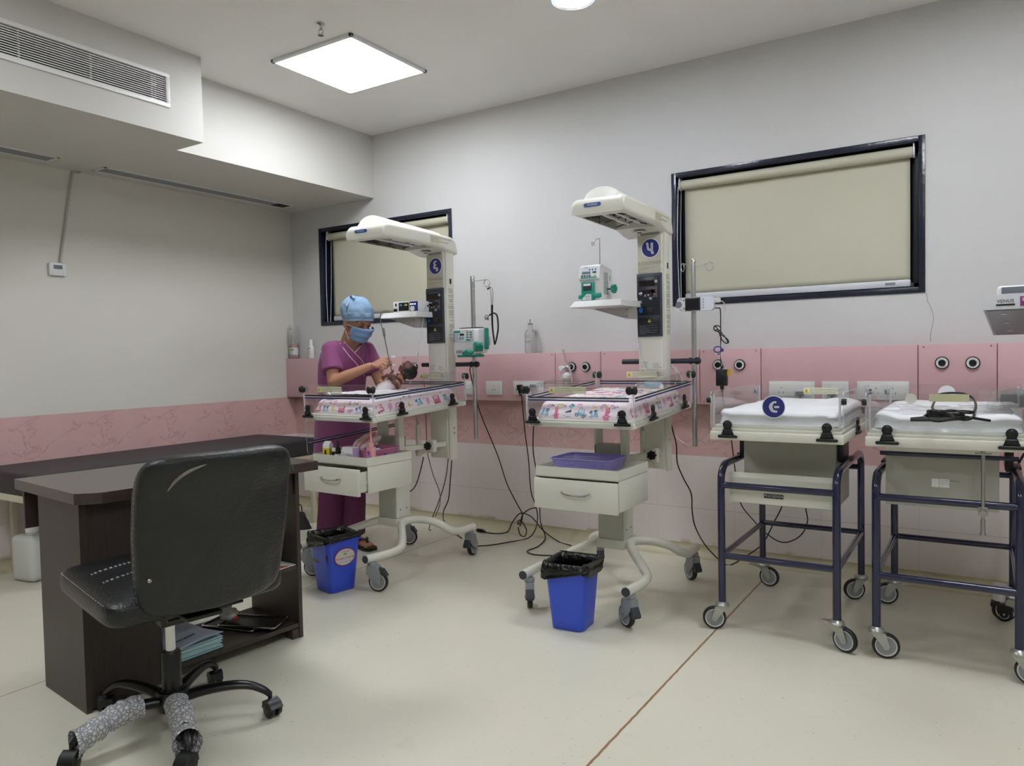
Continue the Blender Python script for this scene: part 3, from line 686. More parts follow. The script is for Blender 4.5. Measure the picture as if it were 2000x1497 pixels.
# ------------------------------------------------------------------ radiant warmers
W2O=V((3.185,-.835,0))
def lw(px,py,y=-.47): return aty(px,py,y)-W2O
def warmer(O,rz,num,label,hood_rot,pole_dx,open_drawer,flap,dz,side_hooks,cast):
    o=thing('infant_warmer',label,'infant warmer',O,rz,'overhead radiant warmers')
    # base -------------------------------------------------------------
    m=M()
    for s in (-1,1):
        P=[(.243,-.435,.168),(.247,-.36,.166),(.25,-.26,.164),(.232,-.175,.166),(.185,-.11,.183),(.135,-.06,.208),(.085,-.01,.236),(.062,.045,.247),(.08,.10,.248),(.14,.14,.243),(.21,.17,.222),(.25,.20,.192),(.268,.26,.170),(.262,.34,.166),(.262,.41,.167)]
        if s<0: P=[(.262,-.435,.168),(.262,-.33,.170),(.235,-.24,.183),(.195,-.16,.203),(.14,-.06,.230),(.09,.03,.246),(.10,.10,.247),(.15,.15,.24),(.21,.20,.215),(.25,.25,.185),(.265,.33,.168),(.262,.41,.167)]
        P=[(s*x,y,z) for x,y,z in P]
        m.tube(P,.0215,14,spline=4)
        m.m=1; m.cyl((P[0][0],-.439,.168),(P[0][0],-.433,.168),.0195,n=18); m.cyl((P[-1][0],.408,.167),(P[-1][0],.414,.167),.0195,n=18); m.m=0
    m.box((-.025,.055,.245),(.15,.15,.045),b=.004)
    m.build('base_frame',[WHITE,DKG],o)
    for (x,y,a,br) in cast: caster(o,x,y,a,top=.150,brake=br)
    # lower column ---------------------------------------------------------
    m=M(); m.bb((-.085,-.015,.268),(.045,.105,.66),.003); m.build('pedestal',mat('pedestal_grey','b9b9ac',.4),o)
    m=M(); m.bb((.0455,-.01,.27),(.049,.10,.62),.001); m.m=1
    for y,z in ((.02,.315),(.07,.318),(.02,.60)): m.lathe([(.0035,0),(.0035,.002)],(.049,y,z),(1,0,0),10)
    m.build('side_cover',[WHITE,INK],o)
    # storage: cabinet, tray, drawer
    x0,x1,y0,y1=-.232,.176,-.345,-.016
    m=M(); t=.004
    m.bb((x0,y0+.006,.476),(x0+t,y1,.614)); m.bb((x1-t,y0+.006,.476),(x1,y1,.614),.001); m.bb((x0+t,y0+.006,.476),(x1-t,y1,.48)); m.bb((x0+t,y1-t,.48),(x1-t,y1,.614)); m.bb((x0+t,y0+.006,.61),(x1-t,y1,.614))
    m.build('cabinet',WHITE,o)
    m=M(); e=.003
    m.bb((x0-e,y0-e,.616),(x0,y1,.660)); m.bb((x1,y0-e,.616),(x1+e,y1,.660)); m.bb((x0,y0-e,.616),(x1,y0,.660)); m.bb((x0,y1-.003,.616),(x1,y1,.660)); m.bb((x0,y0,.616),(x1,y1-.003,.633))
    m.build('top_tray',WHITE,o)
    dy=-.05 if open_drawer else -.004
    m=M(); m.bb((x0-.004,y0-.016+dy,.470),(x1+.002,y0+.002+dy,.606),.0018)
    for xx in (x0+.012,x1-.016): m.bb((xx,y0+dy+.002,.487),(xx+.004,y1-.03,.59))
    m.bb((x0+.016,y0+dy+.002,.485),(x1-.016,y1-.03,.489)); m.bb((x0+.016,y1-.034,.489),(x1-.016,y1-.03,.58))
    if open_drawer: m.bb((x1-.011,y0+dy+.002,.525),(x1-.006,y1-.05,.545))
    d=m.build('drawer',WHITE,o)
    m=M(); yy=y0-.016+dy; m.tube([(-.092,yy+.002,.553),(-.088,yy-.014,.551),(-.06,yy-.020,.545),(-.02,yy-.022,.5425),(.02,yy-.020,.545),(.044,yy-.014,.551),(.048,yy+.002,.553)],[.0035,.004,.0048,.005,.0048,.004,.0035],10,spline=4); m.build('handle',CHR,d)
    # neck and tilt gear
    m=M(); m.bb((-.115,.02,.66),(.02,.11,.722),.003); m.build('gear_box',mat('gear_grey','a9a89c',.45),o)
    m=M(); m.bb((-.118,.02,.66),(-.106,.10,.845),.002); m.build('neck',WHITE,o)
    m=M(); m.bb((.022,.02,.64),(.055,.06,.845),.002); m.cyl((.0225,.04,.80),(.058,.04,.80),.016,n=20); m.build('neck',WHITE,o)
    m=M(); m.prism([(.02,.03),(.10,.19),(.10,.37),(.06,.37),(.06,.22),(-.02,.05)],.640,.666); m.bb((.085,.21,.62),(.135,.245,.69),.003); m.bb((.005,.20,.60),(.03,.37,.625),.003); m.build('arm',WHITE,o)
    m=M(); gx=.0 if num=='6' else .05; m.cyl((gx,.235,.59),(gx,.235,.775),.0145,n=18); m.m=1; m.cyl((gx,.235,.775),(gx,.225,.85),.006); m.build('gas_spring',[WHITE,STL],o)
    m=M(); knob_lobed(m,(.118,.19,.660),.0215,.014); m.cyl((.118,.19,.66),(.118,.25,.66),.006); m.build('knob',BLK,o)
    # column -----------------------------------------------------------
    m=M(); m.bb((-.02,.365,.565),(.115,.44,1.79),.004); m.bb((.115,.372,.553),(.128,.44,1.79),.002)
    m.build('column',WHITE,o)
    zc=lambda py:aty(1270,py,-.47).z
    m=M(); m.box((.128+.0005,.41,.70),(.001,.045,.28)); m.m=1
    for z in (.744,.715): m.lathe([(.006,0),(.005,.003)],(.128,.41,z),(1,0,0),12)
    m.m=2; m.box((.1288,.408,zc(520)),(.002,.016,.03))
    m.m=3; r=random.Random(3)
    for k in range(26):
        z=zc(537)-k*(zc(537)-zc(655))/26
        for j in range(2): 
            if r.random()<.85: m.box((.1285,.408,z-j*.006),(.0008,r.uniform(.03,.052),.0022))
    m.build('side_print',[WHITE,CHR,BLK,mat('print_greygreen','86876f',.6)],o)
    F=lambda px,py:T(*(V((lw(px,py).x,.3648,lw(px,py).z))))@FRONT
    cx=.047; z1_=zc(533.5)
    def fm(z,x=cx): return T(x,.3630,z)@FRONT
    m=M(); m.bb((-.0165,.3632,z1_),(.1085,.366,1.775),.001); m.build('upper_plate',mat('strip_beige','c6c1b2',.5),o)
    numsign(o,T(.054,.3630,zc(485))@FRONT,.050,num,label='round blue sign with a pale Gujarati numeral')
    sticker('caution_strip',fm(zc(513.5)),.128,.020,["Do not use in the presence of flammable anaesthetics.","The equipment is not suitable for use in such areas.","The cover must be opened only by trained personnel."],o,tri_s=.7,bg=mat('strip_beige','c3bfae',.5))
    sticker('caution_strip',fm(zc(523.5)),.128,.014,["Do not use MRI or any other radiation source","in the proximity of unit"],o,tri_s=.7,bg=MATS['strip_beige'])
    # control panel
    z1,z0=zc(534.5),zc(658); hh=z1-z0; zm=(z1+z0)/2
    m=M(); m.box((cx,.3605,zm),(.137,.009,hh),b=.002); cp=m.build('control_panel',mat('panel_rim','3b4450',.4),o)
    m=M(); zq=lambda f:z1-hh*f
    m.bb((cx-.0625,.3548,zq(.66)),(cx+.0575,.3562,zq(.045)),.0005); m.bb((cx-.0625,.3548,zq(.975)),(cx+.0575,.3562,zq(.695)),.0005); m.build('face_plate',PAN,cp)
    m=M(); y=.3545
    def rc(x,f,w,h,mi): m.m=mi; m.box((cx+x,y,zq(f)),(w,.0012,h))
    rc(-.012,.155,.085,.030,0); rc(.0,.285,.075,.016,0)   # displays
    rc(.037,.13,.016,.014,1); rc(.028,.305,.032,.062,2); rc(.017,.305,.006,.04,3); m.m=5; 
    m.prism([(-.005,-.004),(.005,-.004),(0,.005)],0,.0008,T(cx+.034,y-.0005,zq(.28))@FRONT); m.prism([(-.005,.004),(.005,.004),(0,-.005)],0,.0008,T(cx+.034,y-.0005,zq(.335))@FRONT)
    m.m=1; m.prism([(-.0065,-.005),(.0065,-.005),(0,.006)],0,.0008,T(cx-.022,y-.0005,zq(.345))@FRONT); m.prism([(-.0065,.005),(.0065,.005),(0,-.006)],0,.0008,T(cx-.004,y-.0005,zq(.345))@FRONT)
    rc(.008,.395,.015,.012,1); rc(-.014,.395,.018,.009,3); rc(.032,.395,.02,.006,3); rc(-.049,.445,.014,.014,1)
    m.m=4; m.prism(circ(.0125,20,0,0),0,.001,T(cx-.047,y,zq(.575))@FRONT@Matrix.Diagonal((.9,1.15,1,1)))
    rc(.035,.585,.016,.018,3)
    m.m=1
    for tx_,f,sz in (("Infant's Measured Temperature  \u00b0C",.075,.0062),("Set Temperature",.232,.005),("PHOTOTHERAPY",.555,.004),("ON  OFF",.59,.004),("CAUTION",.79,.0038)): m.text(tx_,sz,T(cx-(0 if sz>.006 else -.004),y-.0008,zq(f))@FRONT)
    for i,tx_ in enumerate(["Do not leave the infant unattended when in use.","Keep sides closed.","Use the skin probe at all times. The probe must be","in contact with the skin.","Phototherapy treatment can affect the temperature","of the infant. Check regularly.","Radiant heat increases water loss. Monitor the","infant's fluid balance."]): m.text(tx_,.0048,T(cx-.055,y-.0008,zq(.822+i*.0185))@FRONT,align='LEFT')
    m.build('buttons_and_legends',[mat('led_window','1c0d14',.2),mat('legend_grey','a9adb3',.5),mat('key_block','4a4f57',.4),INK,mat('badge_blue','1f6aa8',.4),mat('arrow_red','c04a50',.4)],cp)
    m=M(); tri(m,T(cx,y-.001,zq(.745))@FRONT,.017); m.build('warning_triangle',[YEL,YEL,INK],cp)
    m=M(); m.lathe([(.008,0),(.008,.006),(.006,.008),(.006,.02),(.004,.022)],(cx-.044,.355,zq(.315)),(0,-1,0),16); m.build('probe_socket',CHR,cp)
    sticker('accessory_label',fm((zc(704)+zc(722))/2,cx-.004),.112,.042,["ACCESSORIES","1. Power cord                 5. Mattress","2. Skin probe                 6. Tilt handle","3. Side panels                7. Drip stand","4. Monitor tray               8. Storage drawer"],o,tri_s=0,ts=.0066,bg=WHITE)
    # heater hood --------------------------------------------------------
    HR=T(.012,.40,1.80)@RZ(hood_rot)
    a=M(); a.x=HR
    def hs(u,v):
        y=-.625+.685*v
        w=.128 if v>.0 else .128
        bot=0.0 if y<-.10 else -.022*min(1,(y+.10)/.10)
        top=.077+.004*math.sin(PI*v)
        nose=1.0
        if v<.06: q=v/.06; top=.040+(top-.040)*math.sqrt(max(0,1-(1-q)**2)); 
        if v>.93: q=(1-v)/.07; top=bot+.03+(top-bot-.03)*math.sqrt(max(0,1-(1-q)**2)); 
        R=rrect(2*w,top-bot,min(.022,(top-bot)*.45),6,0,(top+bot)/2); p=R[int(u*24+.001)%24]; return V((p[0],y,p[1]))
    vs=[];n=24;vv=[0,.004,.012,.025,.04,.06,.2,.5,.74,.77,.80,.84,.88,.93,.96,.985,1.0]
    for v in vv:
        for i in range(n): vs.append(hs(i/n,v))
    fs=[]
    for q in range(len(vv)-1):
        for i in range(n): j=(i+1)%n; fs.append((q*n+i,q*n+j,(q+1)*n+j,(q+1)*n+i))
    fs=[f[::-1] for f in fs]; fs.append([i for i in range(n)]); fs.append([(len(vv)-1)*n+i for i in range(n)][::-1])
    a.add(vs,fs)
    bx=M(); bx.x=HR; bx.bb((-.102,-.565,-.03),(.102,-.145,.052))
    hm=cut(a,bx); hd=hm.build('heater_hood',WHITE,o,angle=40)
    m=M(); m.x=HR
    def dome(u,v):
        th=PI*u; y=-.60+.62*v; e=min(1,v/.02) if v<.5 else min(1,(1-v)/.12); e=math.sin(e*PI/2)
        return V((-.088*math.cos(th)*(.85+.15*e),y,.070+.060*math.sin(th)*e*(1-.3*v)))
    m.grid(dome,20,22); m.build('reflector_hump',WHITE,hd)
    m=M(); m.x=HR; m.prism(rrect(.084,.017,.0084),0,.002,T(-.022,-.6262,.040)@FRONT); m.m=1; m.text('PHOENIX',.0115,T(-.022,-.6286,.040)@FRONT); m.build('logo_plate',[mat('logo_blue','1d55a0',.35),PWHT],hd)
    m=M(); m.x=HR; m.smooth=False; m.bb((-.1015,-.5645,.049),(.1015,-.1455,.0515)); m.m=0
    for s in (-1,1): m.prism([(-.5545,0),(-.5545,.05),(-.1455,.05),(-.1455,0)],s*.1008,s*.1014,RZ(PI/2)@RX(PI/2))
    m.build('reflector',mat('mirror_reflector','bdbdbd',.08,metal=1),hd)
    m=M(); m.x=HR
    for xx in (-.03,.035): m.cyl((xx,-.53,.02),(xx,-.17,.02),.0085,n=14)
    m.build('heater_tube',mat('quartz_white','dcdcd8',.25),hd)
    m=M(); m.x=HR
    for yy in (-.5,-.35,-.2): 
        m.tube([(-.08,yy,.004),(0,yy+.03,.03),(.08,yy,.004)],.003,6); m.tube([(-.03,yy,.008),(-.03,yy,.045)],.003,6)
    m.build('guard',BLK,hd)
    m=M(); m.x=HR; m.prism(circ(.032,24),0,.004,T(.0,-.085,-.012)@RX(PI)); m.m=1; m.prism(circ(.012,16),.004,.006,T(0,-.085,-.012)@RX(PI)); m.build('examination_lamp',[WHITE,DKG],hd)
    sticker('hood_caution_label',HR@T(.1285,-.16,.038)@RZ(PI/2)@FRONT,.105,.050,["! HOT SURFACE. DO NOT TOUCH THE HEATER","! ELECTRIC SHOCK","! REFER TO MANUAL BEFORE SERVICING","! DO NOT COVER"],hd,tri_s=0)
    m=M(); m.bb((0,.36,1.775),(.10,.44,1.80),.003); m.build('hood_joint',mat('joint_grey','8f8d84',.5),o)
    # monitor shelf
    sx_,sy_=(.03,.10) if num=='6' else (0,0)
    m=M(); m.x=T(sx_,sy_,0); A_=[(-.285,.095,1.405),(.0,.105,1.405),(.0,.36,1.405),(-.25,.42,1.405)]; B_=[(-.262,.115,1.438),(-.004,.122,1.438),(-.004,.36,1.438),(-.235,.40,1.438)]
    m.smooth=False; m.add(A_+B_,[(3,2,1,0),(4,5,6,7),(0,1,5,4),(1,2,6,5),(2,3,7,6),(3,0,4,7)]); m.smooth=True; m.x=ID; m.bb((-.04,.33,1.404),(-.0205,.43,1.436))
    sh=m.build('monitor_shelf',mat('shelf_white','dedfdc',.35),o,bevel=.003)
    m=M(); m.prism([(-.235,1.405),(.0,1.405),(.0,1.345),(-.045,1.345),(-.15,1.378)],.0,.03,T(0,.30,0)@FRONT); m.bb((-.04,.30,1.346),(-.0205,.43,1.404)); m.m=1
    for z in (1.36,1.392): m.lathe([(.003,0),(.003,.002)],(-.042,.27,z),(0,-1,0),8)
    m.build('shelf_bracket',[mat('bracket_grey','aaa79f',.45),INK],o)
    # rail
    m=M(); m.cyl((-.15,.455,1.122),(pole_dx+.012,.455,1.122),.0135,n=18); m.m=1; m.cyl((pole_dx-.022,.455,1.122),(pole_dx+.022,.455,1.122),.018,n=18); m.ell((pole_dx+.024,.455,1.122),(.012,.0165,.0165)); m.bb((-.01,.43,1.108),(.11,.46,1.136),.003)
    m.build('accessory_rail',[mat('rail_slate','2b303b',.4),mat('rail_clamp','20232b',.4)],o)
    # bed ----------------------------------------------------------------
    BT=T(0,-.365,.843+dz)@RX(math.radians(3.4))@T(0,.365,0)
    m=M(); m.x=BT; m.box((0,0,.012),(.522,.735,.024),b=.004); m.box((0,0,.028),(.508,.721,.010),b=.002); m.build('bed_tray',WHITE,o)
    mattress(o,BT,.475,.70,.024,.084,int(num)-3 if num=='5' else 1)
    zt=.192
    def stripes(name,x0,x1,mx,z=.128):
        m=M(); m.x=BT
        for dz_,mt_ in ((.006,0),(-.006,1)): m.m=mt_; m.tube([mx@V((x0,-.0035,z+dz_)),mx@V((x1,-.0035,z+dz_))],.0036,8); 
        m.m=2; m.tube([mx@V((x0,-.0035,z)),mx@V((x1,-.0035,z))],.0018,6)
        return m
    def panel(nm,mx,w,flip=False,hh=zt,zst=.128,r=.02):
        p=acrylic(nm,BT@mx@T(0,0,.004),w,hh-.004,o,r=r)
        m=stripes('s',-w/2+.012,w/2-.012,mx,zst); m.build('stripe_rail',[BLK,NAVP,PWHT],p)
        return p
    fp=panel('end_panel',T(0,-.3695,0),.512)
    sticker('warning_label',BT@T(-.045,-.3735,.168)@FRONT,.185,.030,WARN1,fp,tri_s=.72,lab_='cream warning label with a yellow triangle')
    rp=panel('end_panel',T(0,.3695,0)@RZ(PI),.512)
    sticker('warning_label',BT@T(.0,.3665,.170)@FRONT,.17,.032,WARN2,rp,tri_s=.72,lab_='cream warning label with a yellow triangle')
    panel('side_panel',T(.2635,0,0)@RZ(PI/2),.725,r=.04)
    if flap: panel('side_panel',T(-.2745,0,.0)@RZ(-PI/2)@RX(PI),.725,r=.02)
    else: panel('side_panel',T(-.2635,0,0)@RZ(-PI/2),.725,r=.04)
    for (x,y) in ((-.2635,-.37),(.2635,-.37),(-.2635,.37),(.2635,.37)):
        m=M(); m.x=BT
        sx=1 if x>0 else -1; sy=1 if y>0 else -1
        m.ell((x-sx*.013,y+sy*.009,.168),(.016,.009,.019)); m.ell((x+sx*.011,y+sy*.003,.168),(.011,.014,.019)); m.box((x,y+sy*.006,.160),(.022,.010,.016),b=.003)
        m.build('corner_latch',BLK,o)
        m=M(); m.x=BT; m.cyl((x,y-sy*.003,.03),(x,y-sy*.003,.178),.0035,n=8); m.build('corner_pin',ACE,o)
    for x in (-.228,.213): clamp('panel_clip',BT@T(x,-.3735,.016),o)
    for y in (-.175,.235): clamp('panel_clip',BT@T(.2685,y,.016)@RZ(PI/2),o)
    # drip pole
    m=M(); m.lathe([(.0135,.68),(.0135,1.625),(.012,1.638),(.007,1.646),(0,1.648)],(pole_dx,.455,0),n=18); m.build('drip_pole',CHR,o)
    m=M()
    if side_hooks: R=[((pole_dx,.455,1.612),(pole_dx+.045,.43,1.608),(pole_dx+.055,.425,1.585),.0),((pole_dx,.455,1.612),(pole_dx+.10,.46,1.620),(pole_dx+.118,.46,1.600),1)]
    for sgn,dx,zz in (((1,.03,1.60),(1,.105,1.612)) if side_hooks else ((-1,.055,1.625),(1,.085,1.620))):
        x=pole_dx+sgn*dx; rr=.021; yr=.455-(.03 if (side_hooks and dx<.05) else 0)
        rx=.008 if (dx<.06) else rr
        m.tube([(pole_dx,.455,1.608),(x,yr,zz)]+[(x+rx*math.sin(t)*1.0+ (rx if 0 else 0),yr,zz-rr+rr*math.cos(t)) for t in [2*PI*i/16 for i in range(17)]],.0022,8)
    m.build('hook_ring',CHR,o)
    return o
D_=PI/180
CA2=[(-.252,-.395,122*D_,'front'),(.247,-.395,146*D_,'front'),(.262,.37,138*D_,'front'),(-.262,.37,117*D_,'front')]
CA1=[(-.252,-.395,.5,'back'),(.247,-.395,.45,'back'),(.262,.37,100*D_,'front'),(-.262,.37,.55,'back')]
W1O=V((1.875,-.975,0)); W1R=-.05
w1=warmer(W1O,W1R,'6','infant warmer with the nurse and baby, left column sign reads six',.10,.258,True,True,.0,True,CA1)
w2=warmer(W2O,0,'5','empty infant warmer in the middle, with the purple basket on its drawer unit',.04,.247,False,False,0,False,CA2)
# ------------------------------------------------------------------ white bassinet cribs on navy tube trolleys
CLRP=clear('clear_film',(.93,.93,.93),.1,.10,(.9,.9,.9),.12)
SHEET=mat('white_sheet','e8e8ea',.55,bump=.25,bscale=14,var=.02)
def crib(O,label,kind,cast):
    o=thing('crib',label,'crib',O,0,'white cribs on navy trolleys')
    px,py,zt=.2235,.34,.69; r=.0155
    # trolley: two side hoops, cross bars
    for s in (-1,1):
        m=M(); P=[(s*px,-py,.105),(s*px,-py,.40),(s*px,-py,.60)]
        P+= [(s*px,-py+.07*(1-math.cos(t)),.62+.07*math.sin(t)) for t in [PI/2*i/6 for i in range(1,7)]]
        P+= [(s*px,py-.07*(1-math.cos(t)),.62+.07*math.sin(t)) for t in [PI/2*i/6 for i in range(6,0,-1)]]
        P+= [(s*px,py,.60),(s*px,py,.4),(s*px,py,.105)]
        m.tube(P,r,14); m.cyl((s*px,-py,.312),(s*px,py,.312),.0125,n=12); m.build('side_hoop',NAVY,o,angle=50)
    for (y,z,rr) in ((-py,.610,.0135),(-py,.313,.0135),(py,.315,.0125),(py,.62,.0125)):
        m=M(); m.cyl((-px,y,z),(px,y,z),rr,n=14); m.build('cross_bar',NAVY,o)
    for s in (-1,1):
        m=M(); m.bb((s*(px-.012),-.10,.70),(s*(px-.040),.06,.80),.002); m.bb((s*(px-.036),-.05,.688),(s*(px+.014),.05,.708),.002); m.build('tray_bracket',BLK,o)
    for (x,y,a,br) in cast: caster(o,x,y,a,top=.118,r=.048,style='zinc',brake=br)
    # tray
    w,l=.512,.76; z0=.803
    m=M(); m.box((0,0,z0+.018),(w,l,.036),b=.004); m.box((0,0,z0+.042),(w-.012,l-.012,.014),b=.003); m.box((0,0,z0+.055),(w-.030,l-.030,.014),b=.003); m.build('tray',WHITE,o)
    # mattress in clear film
    m=M(); seed=5 if kind==1 else 8
    def surf(u,v,w=w-.04,l=l-.04,h=.066,zb=z0+.060):
        a=2*PI*u; ca,sa=math.cos(a),math.sin(a); p=.14
        ex=math.copysign(abs(ca)**p,ca)*w/2; ey=math.copysign(abs(sa)**p,sa)*l/2
        if v<.4: t=v/.4; z=h*(.05+.45*t); k=1-.03*t
        else: t=(v-.4)/.6; g=min(t/.3,1)*PI/2; z=h*(.5+.5*math.sin(g)); k=1-.13*(1-math.cos(g)) if t<.3 else .87*(1-(t-.3)/.7)
        nz=.018*noise.noise(V((ex*k*6+seed,ey*k*6,seed)))+.009*noise.noise(V((ex*k*18,ey*k*14,seed+z*9)))
        zz=zb+z+nz*(1 if v>.4 else .4)
        # sags in the middle on the far left
        return V((ex*k+nz*.5,ey*k+nz*.4,zz))
    m.grid(surf,110,34,closeu=True); mt=m.build('mattress',SHEET,o,angle=80)
    if kind==2:
        m=M()
        def film(u,v):
            x=-.25+.50*u; y=-.372+.5*v; 
            z=z0+.127+.010*noise.noise(V((x*14,y*14,2)))+.006*noise.noise(V((x*40,y*30,7)))
            if v<.16: z-=(1-v/.16)*.068
            if u>.9: z-=(u-.9)*.5
            return V((x,y,z))
        m.grid(film,50,40); m.build('plastic_film',CLRP,mt)
        m=M(); rr=random.Random(4)
        for k in range(7):
            c=V((.16+.02*k,-.12+.05*rr.random(),z0+.125)); a=rr.uniform(-.6,.9); pts=[]
            def petal(u,v,c=c,a=a,k=k): 
                return c+V(((u-.5)*.13*math.cos(a)+.03*v*math.sin(k),(u-.5)*.1*math.sin(a)+.03*v*math.cos(k*2),.008+.075*v*(1-.5*abs(u-.4+.08*math.sin(k*3)))+.012*noise.noise(V((u*4,v*4,k)))))
            m.grid(petal,12,10)
        m.build('plastic_film',CLRP,mt)
    # clear walls
    h=.152; zb=z0+.046
    def ac(nm,mx,ww,r=.012): return acrylic(nm,mx,ww,h,o,r=r)
    F=ac('end_panel',T(0,-.374,zb),.505); R_=ac('end_panel',T(0,.374,zb)@RZ(PI),.505)
    L=ac('side_panel',T(-.2535,0,zb)@RZ(-PI/2),.74); Rr=ac('side_panel',T(.2535,0,zb)@RZ(PI/2),.74)
    for x in (-.2535,.2535):
        for y in (-.372,.372):
            m=M(); sx=1 if x>0 else -1; sy=1 if y>0 else -1
            m.cyl((x-sx*.004,y+sy*.008,zb+.118),(x+sx*.012,y+sy*.008,zb+.118),.012,n=18); m.m=1; m.cyl((x-sx*.006,y,zb+.118),(x+sx*.002,y,zb+.118),.015,n=18); m.cyl((x-sx*.012,y-sy*.002,zb+.01),(x-sx*.012,y-sy*.002,zb+.145),.0045,n=8)
            m.build('corner_hinge',[BLK,ACE],o)
    for x in (-.182,.197): clamp('panel_clip',T(x,-.3785,z0+.010)@Matrix.Diagonal((1,1,1,1)),o,1.05)
    for y in (-.05,): clamp('panel_clip',T(.2575,y,z0+.012)@RZ(PI/2),o,1.0)
    # box under the tray
    if kind==1:
        m=M(); m.bb((-.182,-.14,.50),(.19,.22,.785),.004); m.build('lamp_housing',mat('housing_grey','b0aea3',.45),o)
        # shallow tilted front tray
        m=M(); m.prism([(-.30,.535),(-.30,.640),(-.285,.660),(-.272,.652),(-.288,.636),(-.288,.545),(-.14,.53),(-.14,.52)],-.200,.203,Matrix(((0,0,1,0),(1,0,0,0),(0,1,0,0),(0,0,0,1)))); 
        m.build('front_tray',WHITE,o,bevel=.001)
        m=M(); m.prism(rrect(.082,.022,.002),0,.0015,T(-.02,-.3003,.571)@FRONT); m.m=1; m.prism(rrect(.078,.018,.002),.0015,.002,T(-.02,-.3003,.571)@FRONT); m.m=0; m.text('PHOENIX',.0158,T(-.02,-.3028,.571)@FRONT@Matrix.Diagonal((1.15,1,1,1))); m.build('nameplate',[mat('plate_silver','d0d0d0',.3,metal=.4),BLK],o)
    else:
        m=M(); m.bb((-.205,-.205,.560),(.165,-.180,.752),.003); m.build('lamp_housing',MATS['housing_grey'],o)
        m=M(); m.bb((-.205,-.215,.768),(.165,-.19,.80),.003); m.build('support_strip',WHITE,o)
        m=M(); m.cyl((-px,-.21,.760),(px,-.21,.760),.008); m.build('cross_bar',NAVY,o)
        m=M(); m.prism(rrect(.058,.032,.002),0,.0006,T(-.02,-.2055,.655)@FRONT); m.m=1
        for i,t_ in enumerate(["Phoenix Medical Systems (P) Ltd.","Bassinet trolley","SN 10425    2018","CE"]): m.text(t_,.0052,T(-.027,-.2065,.666-i*.0075)@FRONT,align='LEFT')
        m.build('type_label',[PWHT,INK],o)
        m=M(); m.cyl((.115,-.352,.803),(.115,-.352,.60),.0065,n=14); m.cyl((.115,-.352,.56),(.115,-.352,.51),.0075,n=14); m.cyl((.115,-.352,.60),(.115,-.352,.56),.005); m.box((.115,-.352,.79),(.05,.012,.008),b=.001); m.cyl((.115,-.352,.512),(.115,-.352,.505),.0095,n=14); m.build('tilt_rod',STL,o)
        m=M(); m.bb((.10,-.36,.575),(.13,-.335,.605),.003); m.cyl((.115,-.352,.585),(.115,-.385,.585),.0115,n=18); m.build('rod_clamp',[STL],o)
    return o,F,zb
KR=[(-.2235,-.34,200*D_,'x'),(.2235,-.34,212*D_,'x'),(-.2235,.34,196*D_,'x'),(.2235,.34,205*D_,False)]
c1,F1,zb=crib(V((3.987,-.70,0)),'white crib on navy trolley with a round blue sign and nameplate, left one',1,[(-.2235,-.34,200*D_,False),(.2235,-.34,-20*D_,'x'),(-.2235,.34,-5*D_,'x'),(.2235,.34,208*D_,False)])
c2,F2,_=crib(V((4.572,-.70,0)),'white crib on navy trolley holding a black cable coil, at the right edge',2,[(-.2235,-.34,10*D_,False),(.2235,-.34,-15*D_,False),(-.2235,.34,195*D_,'x'),(.2235,.34,200*D_,'x')])
numsign(F1,T(.0,-.3765,zb+.094)@FRONT,.0455,'9')
sticker('warning_label',T(.045,.372,zb+.120)@FRONT,.155,.030,WARN3,[c for c in c1.children if c.name.startswith('end_panel')][1],tri_s=.72,lab_='cream warning label with a yellow triangle')
m=M(); m.prism(rrect(.122,.027,.003),0,.0006,T(.013,-.3765,zb+.137)@FRONT); m.m=1
for i,t_ in enumerate(["Do not leave infant unattended when","any panel is open. All panels must be","closed and secured during transport"]): m.text(t_,.0062,T(-.043,-.3773,zb+.145-i*.008)@FRONT,align='LEFT')
lab(m.build('faded_label',[mat('label_faded','cfcda6',.6),mat('ink_faded','b9b795',.6)],F2),'blank looking faded yellow label')
m=M(); m.prism(circ(.0185,28),0,.0006,T(-.105,-.3765,zb+.133)@FRONT); lab(m.build('sticker_dot',clear('sticker_film',(.95,.95,.9),.04,.6,(.86,.85,.76),.3),F2),'pale round sticker')
m=M(); m.prism(circ(.033,30),0,.0006,T(-.02,.372,zb+.115)@FRONT); lab(m.build('sticker_dot',mat('sticker_white','dfe0e4',.5),[c for c in c2.children if c.name.startswith('end_panel')][1]),'white round sticker')
# coiled cable lying on the right crib
O2=V((4.572,-.70,0)); zz=.803+.137
m=M(); q=lambda px_,py_,dz=0: atz(px_,py_,zz+dz)
m.tube([q(1780,818),q(1830,815),q(1890,820,.004),q(1900,806,.012),q(1860,803,.02),q(1822,806,.008),q(1805,815,.004),q(1830,823,.006),q(1862,817,.012),q(1850,808,.022),q(1822,800,.03),(4.53,-.82,zz+.02),(4.54,-.76,zz+.04),(4.58,-.72,zz+.045),(4.63,-.72,zz+.04),(4.66,-.78,zz+.018),q(1900,806,.03),q(1860,802,.016),q(1835,806,.01),q(1870,812,.006),q(1933,822,.004)],.0042,8,spline=6)
m.box(q(1828,808,.012),(.05,.03,.024),rot=RZ(.3),b=.005); m.box(q(1862,812,.01),(.06,.025,.018),rot=RZ(-.2),b=.004)
m.tube([q(1778,820,.004),q(1850,820,.006),q(1890,816,.008)],.006,8)
tag(m.build('cable_coil',CORD),'tangled black cable and plugs lying on the crib with the cable coil mattress','cable')
